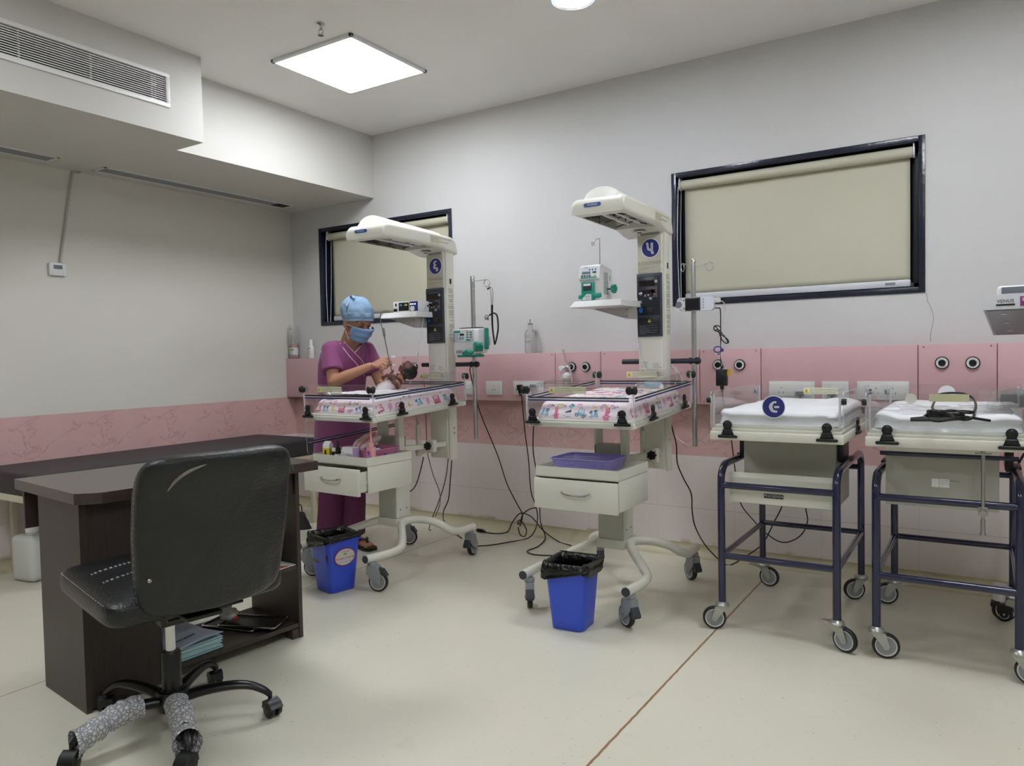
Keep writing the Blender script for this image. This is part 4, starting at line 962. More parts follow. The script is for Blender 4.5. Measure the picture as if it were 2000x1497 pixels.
# ------------------------------------------------------------------ service ledge fittings
def sock(px0,py0,px1,py1,label,lay,grp='white socket plates on the pink ledge'):
    a=aty(px0,py0,-.09); b=aty(px1,py1,-.09); x0,x1=a.x,b.x; z1,z0=1.006,.915
    o=thing('socket_plate',label,'socket',((x0+x1)/2,-.089,z0),0,grp); w=x1-x0; h=z1-z0
    m=M(); m.box((0,-.004,h/2),(w,.009,h),b=.003); m.build('cover_plate',mat('socket_white','d6d6d2',.35),o)
    if lay: 
        m=M(); m.box((0,-.0095,h/2),(w-.03,.003,h-.028),b=.001); m.build('insert',MATS['socket_white'],o)
        m=M()
        for cx,kind in lay:
            if kind=='s':
                for k in (-1,1): m.box((cx+k*.011,-.0115,h/2-.012),(.003,.0015,.009),rot=RY(k*.5))
                m.box((cx,-.0115,h/2+.012),(.005,.0015,.004))
            elif kind=='r': m.lathe([(.0225,0),(.0225,.001),(.0215,.001)],(cx,-.0112,h/2),(0,-1,0),24)
            else: m.box((cx,-.0112,h/2),(.026,.001,.05)); 
        m.build('openings',mat('socket_hole','3a3a38',.6),o) if any(k!='w' for _,k in lay) else None
    return o
sock(907,744,926,771,'white wall socket plate just right of the warmer with the nurse bed',[(.0,'s')])
sock(950,744,982,772,'unused single white wall socket plate between the two warmers',[(.0,'s')])
s3=sock(1003,744,1063,772,'wide white wall socket plate with black plugs at the warmer with the nurse bed corner',[(-.075,'s'),(.02,'s')])
s4=sock(1502,745,1592,780,'wide white wall socket plate behind the round blue crib sign',[(-.05,'s')])
s5=sock(1605,746,1658,781,'square white wall socket plate with a flat black plug behind the crib',[])
s6=sock(1674,744.5,1776,783,'wide white wall socket plate between the two cribs',[(-.03,'s'),(.045,'s')])
def outlet(px,label):
    p=aty(px,717 if px<1300 else (713 if px<1700 else 709),-.09)
    o=thing('gas_outlet',label,'gas outlet',(p.x,-.088,p.z-.03),0,'round gas outlets on the pink ledge')
    m=M(); m.lathe([(.0,.0),(.0295,0),(.0295,.008),(.027,.012),(.0,.012)][1:],(0,0,.03),(0,-1,0),32); m.build('rim',BLK,o)
    m=M(); m.lathe([(.0155,.0128),(.0245,.0128),(.0245,.0122)],(0,0,.03),(0,-1,0),32); m.m=1
    for k in range(10): a=k*PI/10+.0; t=a; m.box((.0205*math.cos(a+PI/2*0),-.0132,.03+.0205*math.sin(a)),(.002,.0006,.004),rot=RY(-a+PI/2))
    m.build('dial_ring',[PWHT,INK],o)
    m=M(); m.lathe([(.0155,.012),(.0155,.018),(.011,.019),(.0095,.013),(0,.013)],(0,0,.03),(0,-1,0),24); m.build('socket',BLK,o)
    return o
outlet(809.5,'round black gas outlet between the baby and the warmer with the nurse column')
outlet(1117,'round black gas outlet with the humidifier bottle attached, left of the second warmer')
outlet(1144,'free round black gas outlet left of the second warmer column')
outlet(1403,'round black gas outlet behind the hanging black adapter')
outlet(1445,'free round black gas outlet right of the hanging black adapter')
outlet(1840,'left round black gas outlet above the crib with the cable coil')
outlet(1900,'right round black gas outlet above the crib with the cable coil')
# plugs
def plug(c,label,mt=CORD,s=1):
    o=thing('power_plug',label,'plug',c); m=M(); m.box((0,-.016,0),(.034*s,.026,.032*s),b=.006); m.box((0,-.018,-.022*s),(.016*s,.018,.02*s),b=.004); m.build('plug_body',mt,o)
    m=M(); m.lathe([(.006,0),(.004,.02)],(0,-.018,-.03*s),(0,0,-1),10); m.build('strain_relief',mt,o); return o
plug(aty(1018,757,-.10)+V((0,0,0)),'black plug in the wide socket plate beside the second warmer bed corner',CORD,1.1)
plug(aty(1043,757,-.10),'grey looking plug seen through the clear bed corner of the second warmer',GCORD,1.15)
for px_,py_,l in ((1563.5,768,'dark flat plug in the wide socket plate above the crib with the blue sign'),(1626,768,'dark flat plug in the square socket plate above the crib with the blue sign')):
    p=aty(px_,py_,-.10); o=thing('power_plug',l,'plug',p); m=M(); m.prism([(-.022,.008),(.022,.008),(.017,-.012),(-.017,-.012)],0,.024,FRONT); m.build('plug_body',GCORD,o,bevel=.002)
    m=M(); m.tube([(0,-.014,-.012),(-.002,-.012,-.05),(-.006,-.008,-.13),(-.004,.004,-.2),(0,.02,-.3)],.0035,8,spline=4); m.build('lead',GCORD,o)
# items on the ledge
o=thing('drink_bottle','clear bottle of pink liquid in a crinkled bag in the room corner','bottle',(.050,-.045,1.181))
m=M(); m.lathe([(.0,0),(.031,0),(.034,.006),(.034,.10),(.030,.125),(.022,.15),(.02,.17),(.02,.19)],(0,0,0),n=24); m.build('bottle_body',clear('clear_pet',(.93,.93,.93),.1,.12,(.9,.85,.85),.1),o)
m=M(); m.lathe([(0,.004),(.0325,.004),(.0325,.115),(0,.118)],(0,0,0),n=24); m.build('liquid',mat('pink_liquid','c6848c',.3),o)
m=M(); m.lathe([(.0345,.03),(.0347,.032),(.0347,.086),(.0345,.088)],(0,0,0),n=24); m.m=1; m.add([(.035*math.cos(a),.035*math.sin(a),z) for a in (-1.9,-1.6,-1.3,-1.0,-.7) for z in (.062,.08)],[(0,2,3,1),(2,4,5,3),(4,6,7,5),(6,8,9,7)]); m.build('paper_label',[PWHT,mat('label_green','9fb44a',.5)],o)
m=M(); rr=random.Random(2)
m.grid(lambda u,v:V(((.042+.010*v+.006*noise.noise(V((math.cos(2*PI*u)*2,math.sin(2*PI*u)*2,v*5))))*math.cos(2*PI*u)*(1-.3*(v>.9)),(.038+.003*v)*math.sin(2*PI*u),.002+.262*v+.012*noise.noise(V((u*9,v*2,1)))*v)),40,16,closeu=True); m.build('bag',clear('crinkle_bag',(.92,.92,.92),.12,.14,(.9,.88,.86),.15),o)
o=thing('spray_bottle','small white bottle with a white cap on the pink ledge beside the nurse','bottle',(.248,-.045,1.181))
m=M(); m.lathe([(0,0),(.021,0),(.0225,.004),(.0225,.085),(.017,.10),(.012,.104)],(0,0,0),n=24); m.build('bottle_body',WPL,o)
m=M(); m.lathe([(.0125,.102),(.0125,.14),(.011,.146),(0,.147)],(0,0,0),n=20); m.build('bottle_cap',PWHT,o)
m=M()
for (x,z,w_,h_) in ((-.006,.075,.008,.008),(.008,.078,.012,.005),(.0,.05,.012,.003),(.0,.035,.014,.003),(.009,.06,.009,.002)): m.box((x,-.0222,z),(w_,.002,h_))
m.build('print',mat('print_grey','5c5f66',.6),o)
o=thing('saline_bottle','clear upright infusion bottle with a printed label on the pink ledge','bottle',(2.250,-.042,1.181))
m=M(); m.lathe([(0,0),(.03,0),(.037,.008),(.038,.02),(.037,.125),(.034,.14),(.018,.152),(.0145,.158),(.0145,.185),(.016,.186),(.016,.192),(0,.193)],(0,0,0),n=28,sq=(1.05,.8)); m.build('bottle_body',clear('clear_ldpe',(.93,.935,.94),.14,.10,(.88,.89,.9),.12),o)
m=M(); m.lathe([(.015,.184),(.015,.19),(0,.19)],(0,0,0),n=16); m.tube([(0,0,.19),(0,0,.212)],.002,6); m.ell((0,0,.212),.004); m.build('stopper',mat('stopper_grey','5b6066',.5),o)
m=M(); m.m=0
def lb(x,z,w_,h_): m.box((x,-.0315,z),(w_,.001,h_))
lb(0,.076,.044,.0025)
for t_,s_,z_ in (("0.9% w/v",.007,.066),("Sodium Chloride",.0062,.115),("Injection I.P.",.0062,.106),("500 ml",.007,.098)): m.text(t_,s_,T(0,-.0318,z_)@FRONT)
m.build('print',INK,o)
# humidifier on the gas outlet
p=V((2.569,-.10,1.092))
o=thing('flow_meter','clear flow meter tube with a humidifier jar hanging from the gas outlet','flow meter',(2.55,-.13,.95))
m=M(); m.cyl((2.555,-.13,1.10),(2.53,-.13,1.20),.008,n=16); m.cyl((2.555,-.13,1.115),(2.53,-.13,1.195),.003,n=8); m.build('flow_tube',clear('clear_tube',(.9,.9,.9),.14,.2,(.9,.88,.88),.1),o,world=True)
m=M(); m.cyl((2.569,-.10,1.092),(2.56,-.135,1.092),.010); m.cyl((2.525,-.13,1.09),(2.575,-.13,1.09),.009); m.cyl((2.555,-.13,1.06),(2.555,-.13,1.105),.009); m.build('valve_body',CHR,o,world=True)
m=M(); m.lathe([(0,0),(.015,0),(.015,.012),(0,.014)],(2.522,-.135,1.087),(0,-1,0),18); m.build('valve_knob',WPL,o,world=True)
m=M(); m.lathe([(0,0),(.024,0),(.027,.005),(.027,.07),(.026,.078)],(2.56,-.135,.955)); m.build('jar',MATS['clear_tube'],o,world=True)
m=M(); m.lathe([(.028,0),(.028,.02),(.018,.028),(.01,.036),(0,.036)],(2.56,-.135,1.025)); m.build('jar_lid',WPL,o,world=True)
m=M(); m.tube([(2.535,-.135,1.05),(2.52,-.15,1.03),(2.53,-.16,1.07),(2.57,-.15,1.10),(2.59,-.145,1.06),(2.60,-.15,1.0)],.0035,8,spline=6); m.build('delivery_tube',WCORD,o,world=True)
# ------------------------------------------------------------------ local frames of the two warmers
WM1=T(*W1O)@RZ(W1R); WM2=T(*W2O)
def thing_at(name,label,cat,W,loc,rz=0,group=None):
    p=W@V(loc); a=W.to_euler().z+rz; return thing(name,label,cat,p,a,group)
# ---- feeding pump on the shelf of the middle warmer
o=thing_at('syringe_pump','white and teal pump with a hook rod on the second warmer shelf','medical pump',WM2,(-.193,.155,1.4385))
m=M(); m.prism([(-.0,0),(.15,0),(.15,.135),(.142,.165),(.022,.185),(.006,.178),(-.012,.112),(.0,.105)],-.057,.057,Matrix(((0,0,1,0),(1,0,0,0),(0,1,0,0),(0,0,0,1)))); m.build('housing',WPL,o,bevel=.005)
TL_=math.atan2(.018,.066)
FP=T(0,-.0035,.145)@RX(-TL_)@FRONT   # leaning control face
m=M(); m.prism(rrect(.098,.062,.006),0,.0015,FP); m.build('control_face',mat('face_pale','d3dbe0',.35),o)
m=M(); m.prism(rrect(.048,.013,.001),.0015,.003,FP@T(-.016,-.002,0)); m.build('display',LCD,o)
m=M(); m.prism(rrect(.02,.009,.001),.0015,.003,FP@T(.03,-.001,0)); m.m=1
for k,mi in enumerate((4,4,3,2,1,5)): m.m=mi; m.prism(circ(.006,14),.002,.0035,FP@T(-.038+k*.0145,-.019,0))
for x in (.002,.018,.034): m.m=4; m.prism(circ(.0045,12),.0015,.0028,FP@T(x,.014,0))
m.m=0; m.text('PUMP',.008,FP@T(-.02,.024,.0022)); m.text('ON',.004,FP@T(.018,.007,.0022))
m.build('keys',[BLK,mat('key_pale','cfe0dd',.4),mat('key_blue','3e57a5',.4),mat('key_red','b5503f',.4),mat('key_darkteal','235a52',.4),mat('key_yellow','cfc463',.4)],o)
m=M(); m.prism(rrect(.09,.006,.001),.0013,.002,FP@T(0,-.028,0)); m.bb((-.043,-.012,.0),(.028,.0,.096),.003); m.box((.045,-.008,.026),(.045,.014,.022),b=.004); m.box((-.05,-.008,.022),(.02,.012,.02),b=.003); m.box((-.064,.05,.133),(.016,.02,.018),b=.003); m.build('door',TEAL,o)
m=M(); m.box((-.008,-.0135,.072),(.048,.004,.035),b=.001); m.m=1; m.box((-.008,-.016,.082),(.04,.001,.01)); m.m=2; m.prism([(-.035,.0),(.016,.0),(.016,.03),(-.01,.032),(-.035,.01)],0,.001,T(-.002,-.012,.004)@FRONT); m.m=3; m.text('ASCOR',.009,T(-.01,-.0135,.022)@FRONT); m.text('PUMP',.006,T(-.008,-.0135,.012)@FRONT); m.build('syringe_window',[DKG,PWHT,GREYW,INK],o)
m=M(); m.box((.0573,.07,.09),(.0008,.05,.115)); m.m=1
for k in range(11):
    for j in range(3): m.box((.058,.05+.02*j-.002,.14-.010*k),(.0006,.012 if (k*j)%3 else .006,.003))
m.box((.0578,.118,.12),(.0006,.006,.028)); m.build('side_plate',[mat('plate_green','b9c2b8',.5),mat('plate_ink','6e7a72',.6)],o)
m=M(); m.cyl((.055,.085,.062),(.088,.085,.062),.004,n=10); m.m=1; knob_lobed(m,(.086,.085,.062),.021,.018,axis=(1,0,0),n=5); m.build('clamp_knob',[DKG,TEAL],o)
m=M(); m.tube([(.035,.05,.18),(.035,.05,.315),(.033,.049,.322),(.01,.045,.312),(.006,.044,.304),(.006,.043,.290),(.002,.042,.284),(-.003,.041,.290),(-.003,.041,.306)],.0026,8,spline=3); m.build('hook_rod',CHR,o)
# ---- monitor on the warmer with the nurse shelf
o=thing_at('oximeter_monitor','white bedside monitor with lit readings on the warmer with the nurse shelf','monitor',WM1,(-.085,.245,1.4385),.08)
m=M(); m.bb((-.095,0,.0),(.095,.15,.064),.005); m.build('housing',WPL,o)
m=M(); m.bb((-.05,-.002,.008),(.025,.001,.057),.001); m.build('screen',mat('screen_dark','16181b',.15),o)
m=M(); 
for t_,x,mi in (('98',-.032,0),('138',.002,1)): m.m=mi; m.text(t_,.017,T(x,-.0026,.042)@FRONT)
m.build('readings',[mat('led_cyan','3f7f9c',.5,emit=.35),mat('led_yellow','9c9c3c',.5,emit=.35)],o)
m=M(); m.bb((.031,-.002,.004),(.092,.001,.061),.001); m.build('blue_face',mat('face_navy','1f2c78',.35),o)
m=M(); m.lathe([(.0155,0),(.015,.008),(.013,.010),(0,.0105)],(.055,-.001,.018),(0,-1,0),24); m.build('dial',WPL,o)
m=M(); 
for k,(x,mi) in enumerate(((.044,0),(.058,1),(.073,2))): m.m=mi; m.prism(circ(.0042,14),0,.002,T(x,-.002,.045)@FRONT)
m.m=3; m.prism([(.007*math.cos(t),.010*math.sin(t)) for t in [2*PI*i/16 for i in range(16)]],0,.0004,T(-.072,-.0002,.046)@FRONT); m.build('indicators',[mat('lamp_orange','ff9a70',.4,emit=2),mat('lamp_teal','6fb5c0',.4,emit=.6),mat('lamp_blue','8a90ff',.4,emit=2),INK],o)
m=M(); m.bb((-.083,-.012,.006),(-.062,.002,.022),.002); m.build('cable_port',BLK,o)
wl=lambda x,y,z: WM1@V((x,y,z))
m=M(); P=[aty(760,608,-.74),aty(750,608,-.775),aty(743,616,-.79),aty(744,632,-.79),aty(749,650,-.795),aty(756,684,-.80),aty(763,716,-.81),aty(768,735,-.81)]
m.tube(P,.0032,8,spline=5); m.tube([aty(748.2,642,-.793),aty(751,657,-.797)],.0075,10)
m.m=1; m.box(aty(765,697,-.805)+V((.012,0,0)),(.03,.001,.014)); m.m=0
tag(m.build('sensor_cable',[mat('cable_grey','5e5f62',.45),PWHT]),'grey sensor cable running from the white monitor down to the baby','cable')
m=M(); P=[aty(850,594,-.60),aty(838,592,-.64),aty(831,598,-.66),aty(827,625,-.68),aty(820,662,-.70),aty(816,692,-.72),aty(811,716,-.73),aty(808,730,-.73),aty(800,750,-.75)]
m.tube(P,.0026,8,spline=5); m.tube([aty(816,690,-.72),aty(814,702,-.722)],[.007,.004],10)
m.m=1; m.tube([aty(856,597,-.58),aty(846,594,-.60)],.006,10); m.m=0
tag(m.build('skin_probe_lead',[WCORD,BLK]),'thin white probe lead hanging from the control panel beside the nurse','cable')
m=M(); P=[wl(-.23,.09,1.5)]; P=[aty(636,640,-.9),aty(629,650,-.92),aty(620,700,-1.0),aty(617,720,-1.05),aty(620,745,-1.15),aty(626,752,-1.2)]
# ---- infusion pump on the drip pole of the nurse side warmer
pp=WM1@V((.258,.455,0))
o=thing('infusion_pump','white and teal infusion pump clamped on the drip pole of the nurse side warmer','medical pump',(pp.x+.092,pp.y-.035,1.176),W1R)
m=M(); m.bb((-.155,-.10,.075),(-.0,-.02,.152),.010); m.bb((-.15,-.088,.0),(.01,-.02,.08),.008); m.bb((-.03,-.09,.01),(.034,.0,.15),.012); m.build('housing',WPL,o)
m=M(); m.box((-.077,-.1008,.112),(.140,.0015,.062),b=.0005); m.build('control_face',mat('face_pale','d3dbe0',.35),o)
m=M(); 
def r_(x,z,w,h,mi,y=-.1025): m.m=mi; m.box((x,y,z),(w,.002,h))
r_(-.112,.135,.05,.012,0); r_(-.03,.086,.03,.008,0); r_(-.075,.118,.03,.012,1)
for i in range(2):
    for j in range(3): r_(-.035+i*.024,.13-j*.014,.014,.008,0 if (i+j)%3 else 2)
for i in range(2):
    for j in range(2): r_(-.088+i*.018,.102-j*.009,.010,.006,0)
for j in range(6): r_(-.135,.122-j*.008,.014,.004,3)
for j in range(5): r_(-.112,.120-j*.008,.018,.0015,3)
m.m=3; m.text('INFUSION PUMP',.008,T(-.045,-.103,.139)@FRONT); m.build('keys',[TEAL,BLK,mat('key_red','b5503f'),mat('print_grey','5c5f66',.6)],o)
m=M(); m.bb((.030,-.035,.03),(.044,.0,.155),.006); m.cyl((.015,-.108,.045),(.045,-.07,.045),.026,n=24); m.box((.045,-.11,.060),(.04,.03,.018),rot=RY(.5),b=.006); m.bb((-.13,-.085,-.012),(.03,-.03,.004),.005); m.build('clamp_grip',TEAL,o)
m=M(); m.tube([(-.06,-.10,.012),(-.03,-.112,.02),(-.005,-.11,.014),(.005,-.10,.018)],[.010,.014,.012,.006],12,spline=4); m.box((-.06,-.1,.01),(.03,.01,.02),b=.003); m.build('lever',TEAL,o)
m=M(); m.box((-.105,-.092,.020),(.05,.008,.02),b=.003); m.build('drip_channel',clear('clear_tube',(.9,.9,.9)),o)
m=M(); m.box((-.045,-.05,.157),(.15,.04,.004),b=.001); m.m=1; m.box((.0,.012,.08),(.05,.05,.05),b=.004); m.build('pole_bracket',[DKG,GREYW],o)
# ---- stethoscope
R_=lambda px,py,y=-.50: aty(px,py,y)
o=thing('stethoscope','black stethoscope hanging from the drip pole of the nurse side warmer ring','stethoscope',R_(962,675))
m=M(); m.tube([R_(957,562),R_(959,575),R_(960,598)],.0022,8,spline=3); m.tube([R_(961,562),R_(963,575),R_(962,598)],.0022,8,spline=3); m.build('ear_tubes',CHR,o,world=True)
m=M(); m.tube([R_(958,561),R_(952,565)],[.003,.005],10); m.build('ear_tips',BLK,o,world=True)
m=M(); m.tube([R_(961,596),R_(961,612),R_(962,640),R_(965,665),R_(966.5,673),R_(970,660),R_(973,640),R_(971,618),R_(965,612),R_(959,614),R_(955,617)],[.0075,.0065,.0055,.005,.004,.005,.005,.005,.005,.0045,.004],10,spline=5); m.build('tubing',BLK,o,world=True)
m=M(); p=R_(950,621); m.lathe([(0,-.008),(.017,-.008),(.0185,-.004),(.010,.0),(.010,.004),(.013,.008),(0,.010)],p,(-.5,-.8,-.3),24); m.build('chest_piece',CHR,o,world=True)
# ---- pulse oximeter on the middle drip pole
pp=V((W2O.x+.247,W2O.y+.455,0))
a_=aty(1324,583,-.43); b_=aty(1396,606,-.43)
o=thing('pulse_oximeter','white handheld monitor with a dark screen clamped on the second drip pole','monitor',((a_.x+b_.x)/2,-.43,b_.z))
w_=b_.x-a_.x; h_=a_.z-b_.z
m=M(); m.prism(rrect(w_,h_,.018),-.012,.016,T(0,0,h_/2)@FRONT); m.build('housing',mat('monitor_white','d2d4da',.35),o,bevel=.003)
m=M(); m.box((-.012,-.0175,h_/2),(.078,.003,h_*.93),b=.001); m.build('screen_frame',mat('screen_bezel','2b1d24',.3),o)
m=M(); m.box((-.012,-.0195,h_/2+.003),(.060,.001,h_*.66)); m.build('screen',mat('screen_dark','16181b',.15),o)
m=M(); m.lathe([(.0165,0),(.016,.0015),(0,.0015)],(-.085,-.016,h_/2),(0,-1,0),24)
for z in (.2,.8): m.lathe([(.0045,0),(.004,.001)],(-.058,-.016,h_*z),(0,-1,0),12); m.box((-.074,-.0165,h_*(z+(.1 if z>.5 else -.1))),(.014,.001,.003))
m.m=1
for k in range(4): m.lathe([(.0042,0),(.004,.001)],(.042,-.016,h_*(.2+.2*k)),(0,-1,0),12)
m.build('speaker_and_keys',[mat('speaker_grey','75777c',.5),mat('key_bluegrey','8fa3c4',.4)],o)
m=M(); m.bb((w_/2-.002,-.012,h_*.52),(w_/2+.03,.004,h_*.86),.003); m.build('connector',GREYW,o)
m=M(); m.bb((-.02+pp.x-(a_.x+b_.x)/2,.01,.01),(.02+pp.x-(a_.x+b_.x)/2,.06,.045),.003); m.build('pole_bracket',GREYW,o)
y=-.36
m=M(); R2=lambda px,py,yy=y: aty(px,py,yy)
m.tube([R2(1396,602,-.43),R2(1403,602,-.42),R2(1407,606,-.40),R2(1407.5,640),R2(1408,680),R2(1408,712),R2(1409,722)],.0028,8,spline=5)
m.tube([R2(1408,640),R2(1400,636),R2(1394,641),R2(1396,646),R2(1402,648),R2(1410,655),R2(1420,662),R2(1423,669),R2(1416,670),R2(1408,660),R2(1404,648),R2(1398,638),R2(1395,638),R2(1395,645),R2(1404,645),R2(1414,656),R2(1421,668),R2(1418,671),R2(1410,664),R2(1406,650)],.0028,7,spline=5)
tag(m.build('adapter_lead',CORD),'black lead bundled in a loop above the hanging black adapter','cable')
m=M(); m.tube([R2(1400,590,-.44),R2(1408,588,-.43),R2(1416,595,-.40),R2(1417,610),R2(1414,640),R2(1411,662),R2(1408,682),R2(1410,705),R2(1416,720,-.34),R2(1420,745,-.34),R2(1422,760,-.33)],.0022,7,spline=5)
tag(m.build('sensor_lead',WCORD),'thin pale sensor lead hanging beside the black adapter','cable')
o=thing('cable_clip','blue looped clip with a white tag on the hanging lead','clip',R2(1404,693))
m=M(); c=R2(1402,683); m.tube([c+V((.020*math.cos(t),0,.015*math.sin(t))) for t in [2*PI*i/20 for i in range(20)]],.003,8,closed=True); m.box(c+V((.022,-.004,-.004)),(.016,.012,.016),b=.003); m.build('loop',mat('clip_blue','2a3a9a',.4),o,world=True)
m=M(); m.box(R2(1404,692),(.03,.001,.012)); m.m=1; m.box(R2(1404,692)+V((0,-.001,0)),(.02,.001,.005)); m.build('tag',[PWHT,INK],o,world=True)
o=thing('power_adapter','black power adapter box hanging in front of the gas outlet','adapter',R2(1410,766))
m=M(); p0=R2(1399.5,722); p1=R2(1420.5,754); m.box((p0+p1)/2,(abs(p1.x-p0.x),.032,abs(p0.z-p1.z)),b=.003); m.build('adapter_box',BLK,o,world=True)
m=M(); m.tube([R2(1410,754),R2(1410.5,760),R2(1411,766)],[.010,.009,.006],10); m.tube([R2(1411,766),R2(1413,785),R2(1417,803),R2(1425,830,-.2),R2(1431,880,-.15),R2(1436,920,-.12),R2(1445,980,-.1),R2(1470,1015,-.12),R2(1500,1045,-.14),R2(1530,1060,-.16),R2(1562,1048,-.14),R2(1577,1020,-.12),R2(1573,990,-.12),R2(1560,900,-.12)],.0032,7,spline=5); m.build('output_lead',BLK,o,world=True)
m=M(); m.prism([(.011*math.cos(t),.019*math.sin(t)) for t in [2*PI*i/16 for i in range(16)]],0,.003,T(*R2(1424,728))@RY(.3)@FRONT); m.build('yellow_tag',mat('tag_yellow','c6a21e',.5),o,world=True)
# ---- baskets
def basket(name,label,W,loc,w,l,h,col,rz=0):
    mt=bpy.data.materials.get(name+'_'+col)
    mt,nt,b=nodemat(name+'_'+col); b.inputs['Base Color'].default_value=lin(col); b.inputs['Roughness'].default_value=.4
    tc=N(nt,'ShaderNodeTexCoord'); s_=N(nt,'ShaderNodeSeparateXYZ'); nt.links.new(tc.outputs['Object'],s_.inputs[0])
    def per(a,p,duty): return mth(nt,'LESS_THAN',mth(nt,'MODULO',mth(nt,'ADD',a,5),p),p*duty)
    along=mth(nt,'ADD',s_.outputs[0],s_.outputs[1])
    holes=mth(nt,'MULTIPLY',per(along,.0085,.45),per(s_.outputs[2],.0075,.45))
    band=mth(nt,'MULTIPLY',mth(nt,'GREATER_THAN',s_.outputs[2],.010),mth(nt,'LESS_THAN',s_.outputs[2],h-.012))
    nt.links.new(mth(nt,'SUBTRACT',1,mth(nt,'MULTIPLY',holes,band)),b.inputs['Alpha'])
    sol=mat(name+'_rim_'+col,col,.4)
    o=thing_at(name,label,'basket',W,loc,rz)
    m=M()
    def sf(u,v):
        k=.84+.16*v; R=rrect(w*k,l*k,.03,6); p=R[int(round(u*24))%24]; return V((p[0],p[1],h*v))
    m.grid(lambda u,v:sf(u,v),24,8,closeu=True); m.build('mesh_wall',mt,o)
    m=M(); m.prism(rrect(w*.84,l*.84,.03,6),0,.002); 
    m.tube([V((p[0],p[1],h)) for p in rrect(w*1.01,l*1.01,.032,6)],.0042,8,closed=True,flat=.6); m.build('rim',sol,o)
    return o
basket('plastic_basket','empty purple perforated basket on the second warmer drawer unit',WM2,(-.04,-.195,.6335),.30,.225,.058,'9d95dc')
basket('plastic_basket','full pink perforated basket on the warmer with the nurse drawer unit',WM1,(-.005,-.165,.6335),.30,.21,.052,'e08fba')
ZT=.6335
def it(name,label,cat,x,y,rz=0,g='supplies on the warmer with the nurse drawer unit',z=ZT): o=thing_at(name,label,cat,WM1,(x,y,z),rz,g); o.scale=(1.22,)*3; return o
o=it('medicine_carton','white and yellow cardboard carton at the tray corner','carton',-.150,-.315,.2)
m=M(); m.bb((-.017,-.015,0),(.017,.015,.062)); m.prism([(-.015,.062),(.015,.062),(0,.078)],-.017,.017,FRONT@RY(PI/2)); m.m=1; m.bb((-.0175,-.0155,.012),(.0175,.0,.048)); m.m=2; m.bb((-.008,-.0158,.016),(.002,-.015,.04)); m.build('carton_body',[PWHT,YEL,INK],o)
o=it('pill_bottle','small dark bottle with a white screw cap in the tray','bottle',-.105,-.305)
m=M(); m.lathe([(0,0),(.015,0),(.016,.03),(.012,.036)],(0,0,0)); m.build('bottle_body',mat('amber_dark','1a1210',.2),o)
m=M(); m.lathe([(.0145,.034),(.0145,.048),(0,.049)],(0,0,0)); m.build('screw_cap',PWHT,o)
o=it('dropper_bottle','black dropper bottle standing in the tray','bottle',-.068,-.318)
m=M(); m.lathe([(0,0),(.016,0),(.016,.032),(.009,.04)],(0,0,0)); m.build('bottle_body',mat('amber_dark','1a1210'),o)
m=M(); m.lathe([(.0105,.038),(.0105,.052),(.006,.055),(.0055,.075),(.003,.082),(0,.083)],(0,0,0)); m.m=1; m.lathe([(.0163,.006),(.0163,.026)],(0,0,0)); m.build('dropper_cap',[BLK,PWHT],o)
o=it('vial','tiny white capped vial in the tray beside the white box','vial',-.028,-.322)
m=M(); m.lathe([(0,0),(.009,0),(.009,.03),(.006,.034)],(0,0,0)); m.build('vial_body',PWHT,o); m=M(); m.lathe([(.006,.033),(.006,.046),(0,.047)],(0,0,0)); m.build('vial_cap',WPL,o)
o=it('medicine_box','white and lilac box lettered Cremez in the tray','box',.022,-.312,-.05)
m=M(); m.bb((-.034,-.018,0),(.034,.018,.058)); m.m=1; m.bb((.034,-.017,.001),(.0345,.017,.056)); m.m=2; m.text('Cremez',.020,T(-.002,-.0185,.028)@FRONT); m.text('15 g',.009,T(-.002,-.0185,.014)@FRONT); m.build('box_body',[PWHT,mat('lilac_print','b9a6d8',.6),mat('print_grey','5c5f66')],o)
o=it('lotion_bottle','pink squeeze bottle with a long thin nozzle in the tray','bottle',.148,-.285,-.2)
m=M(); m.prism(rrect(.046,.03,.012),0,.062); m.build('bottle_body',mat('pink_bottle','e5a3a8',.4),o,bevel=.004)
m=M(); m.lathe([(.013,.058),(.013,.078),(.010,.079),(.0045,.082),(.003,.16),(0,.161)],(0,0,0)); m.build('nozzle',MATS['pink_bottle'],o)
m=M(); m.prism(rrect(.028,.036,.002),0,.0006,T(.004,-.0152,.03)@FRONT); m.m=1; m.prism(circ(.009,18),.0006,.0010,T(.004,-.0152,.038)@FRONT); m.build('paper_label',[mat('label_lilac','c79fc8',.6),mat('label_magenta','b03a78',.6)],o)
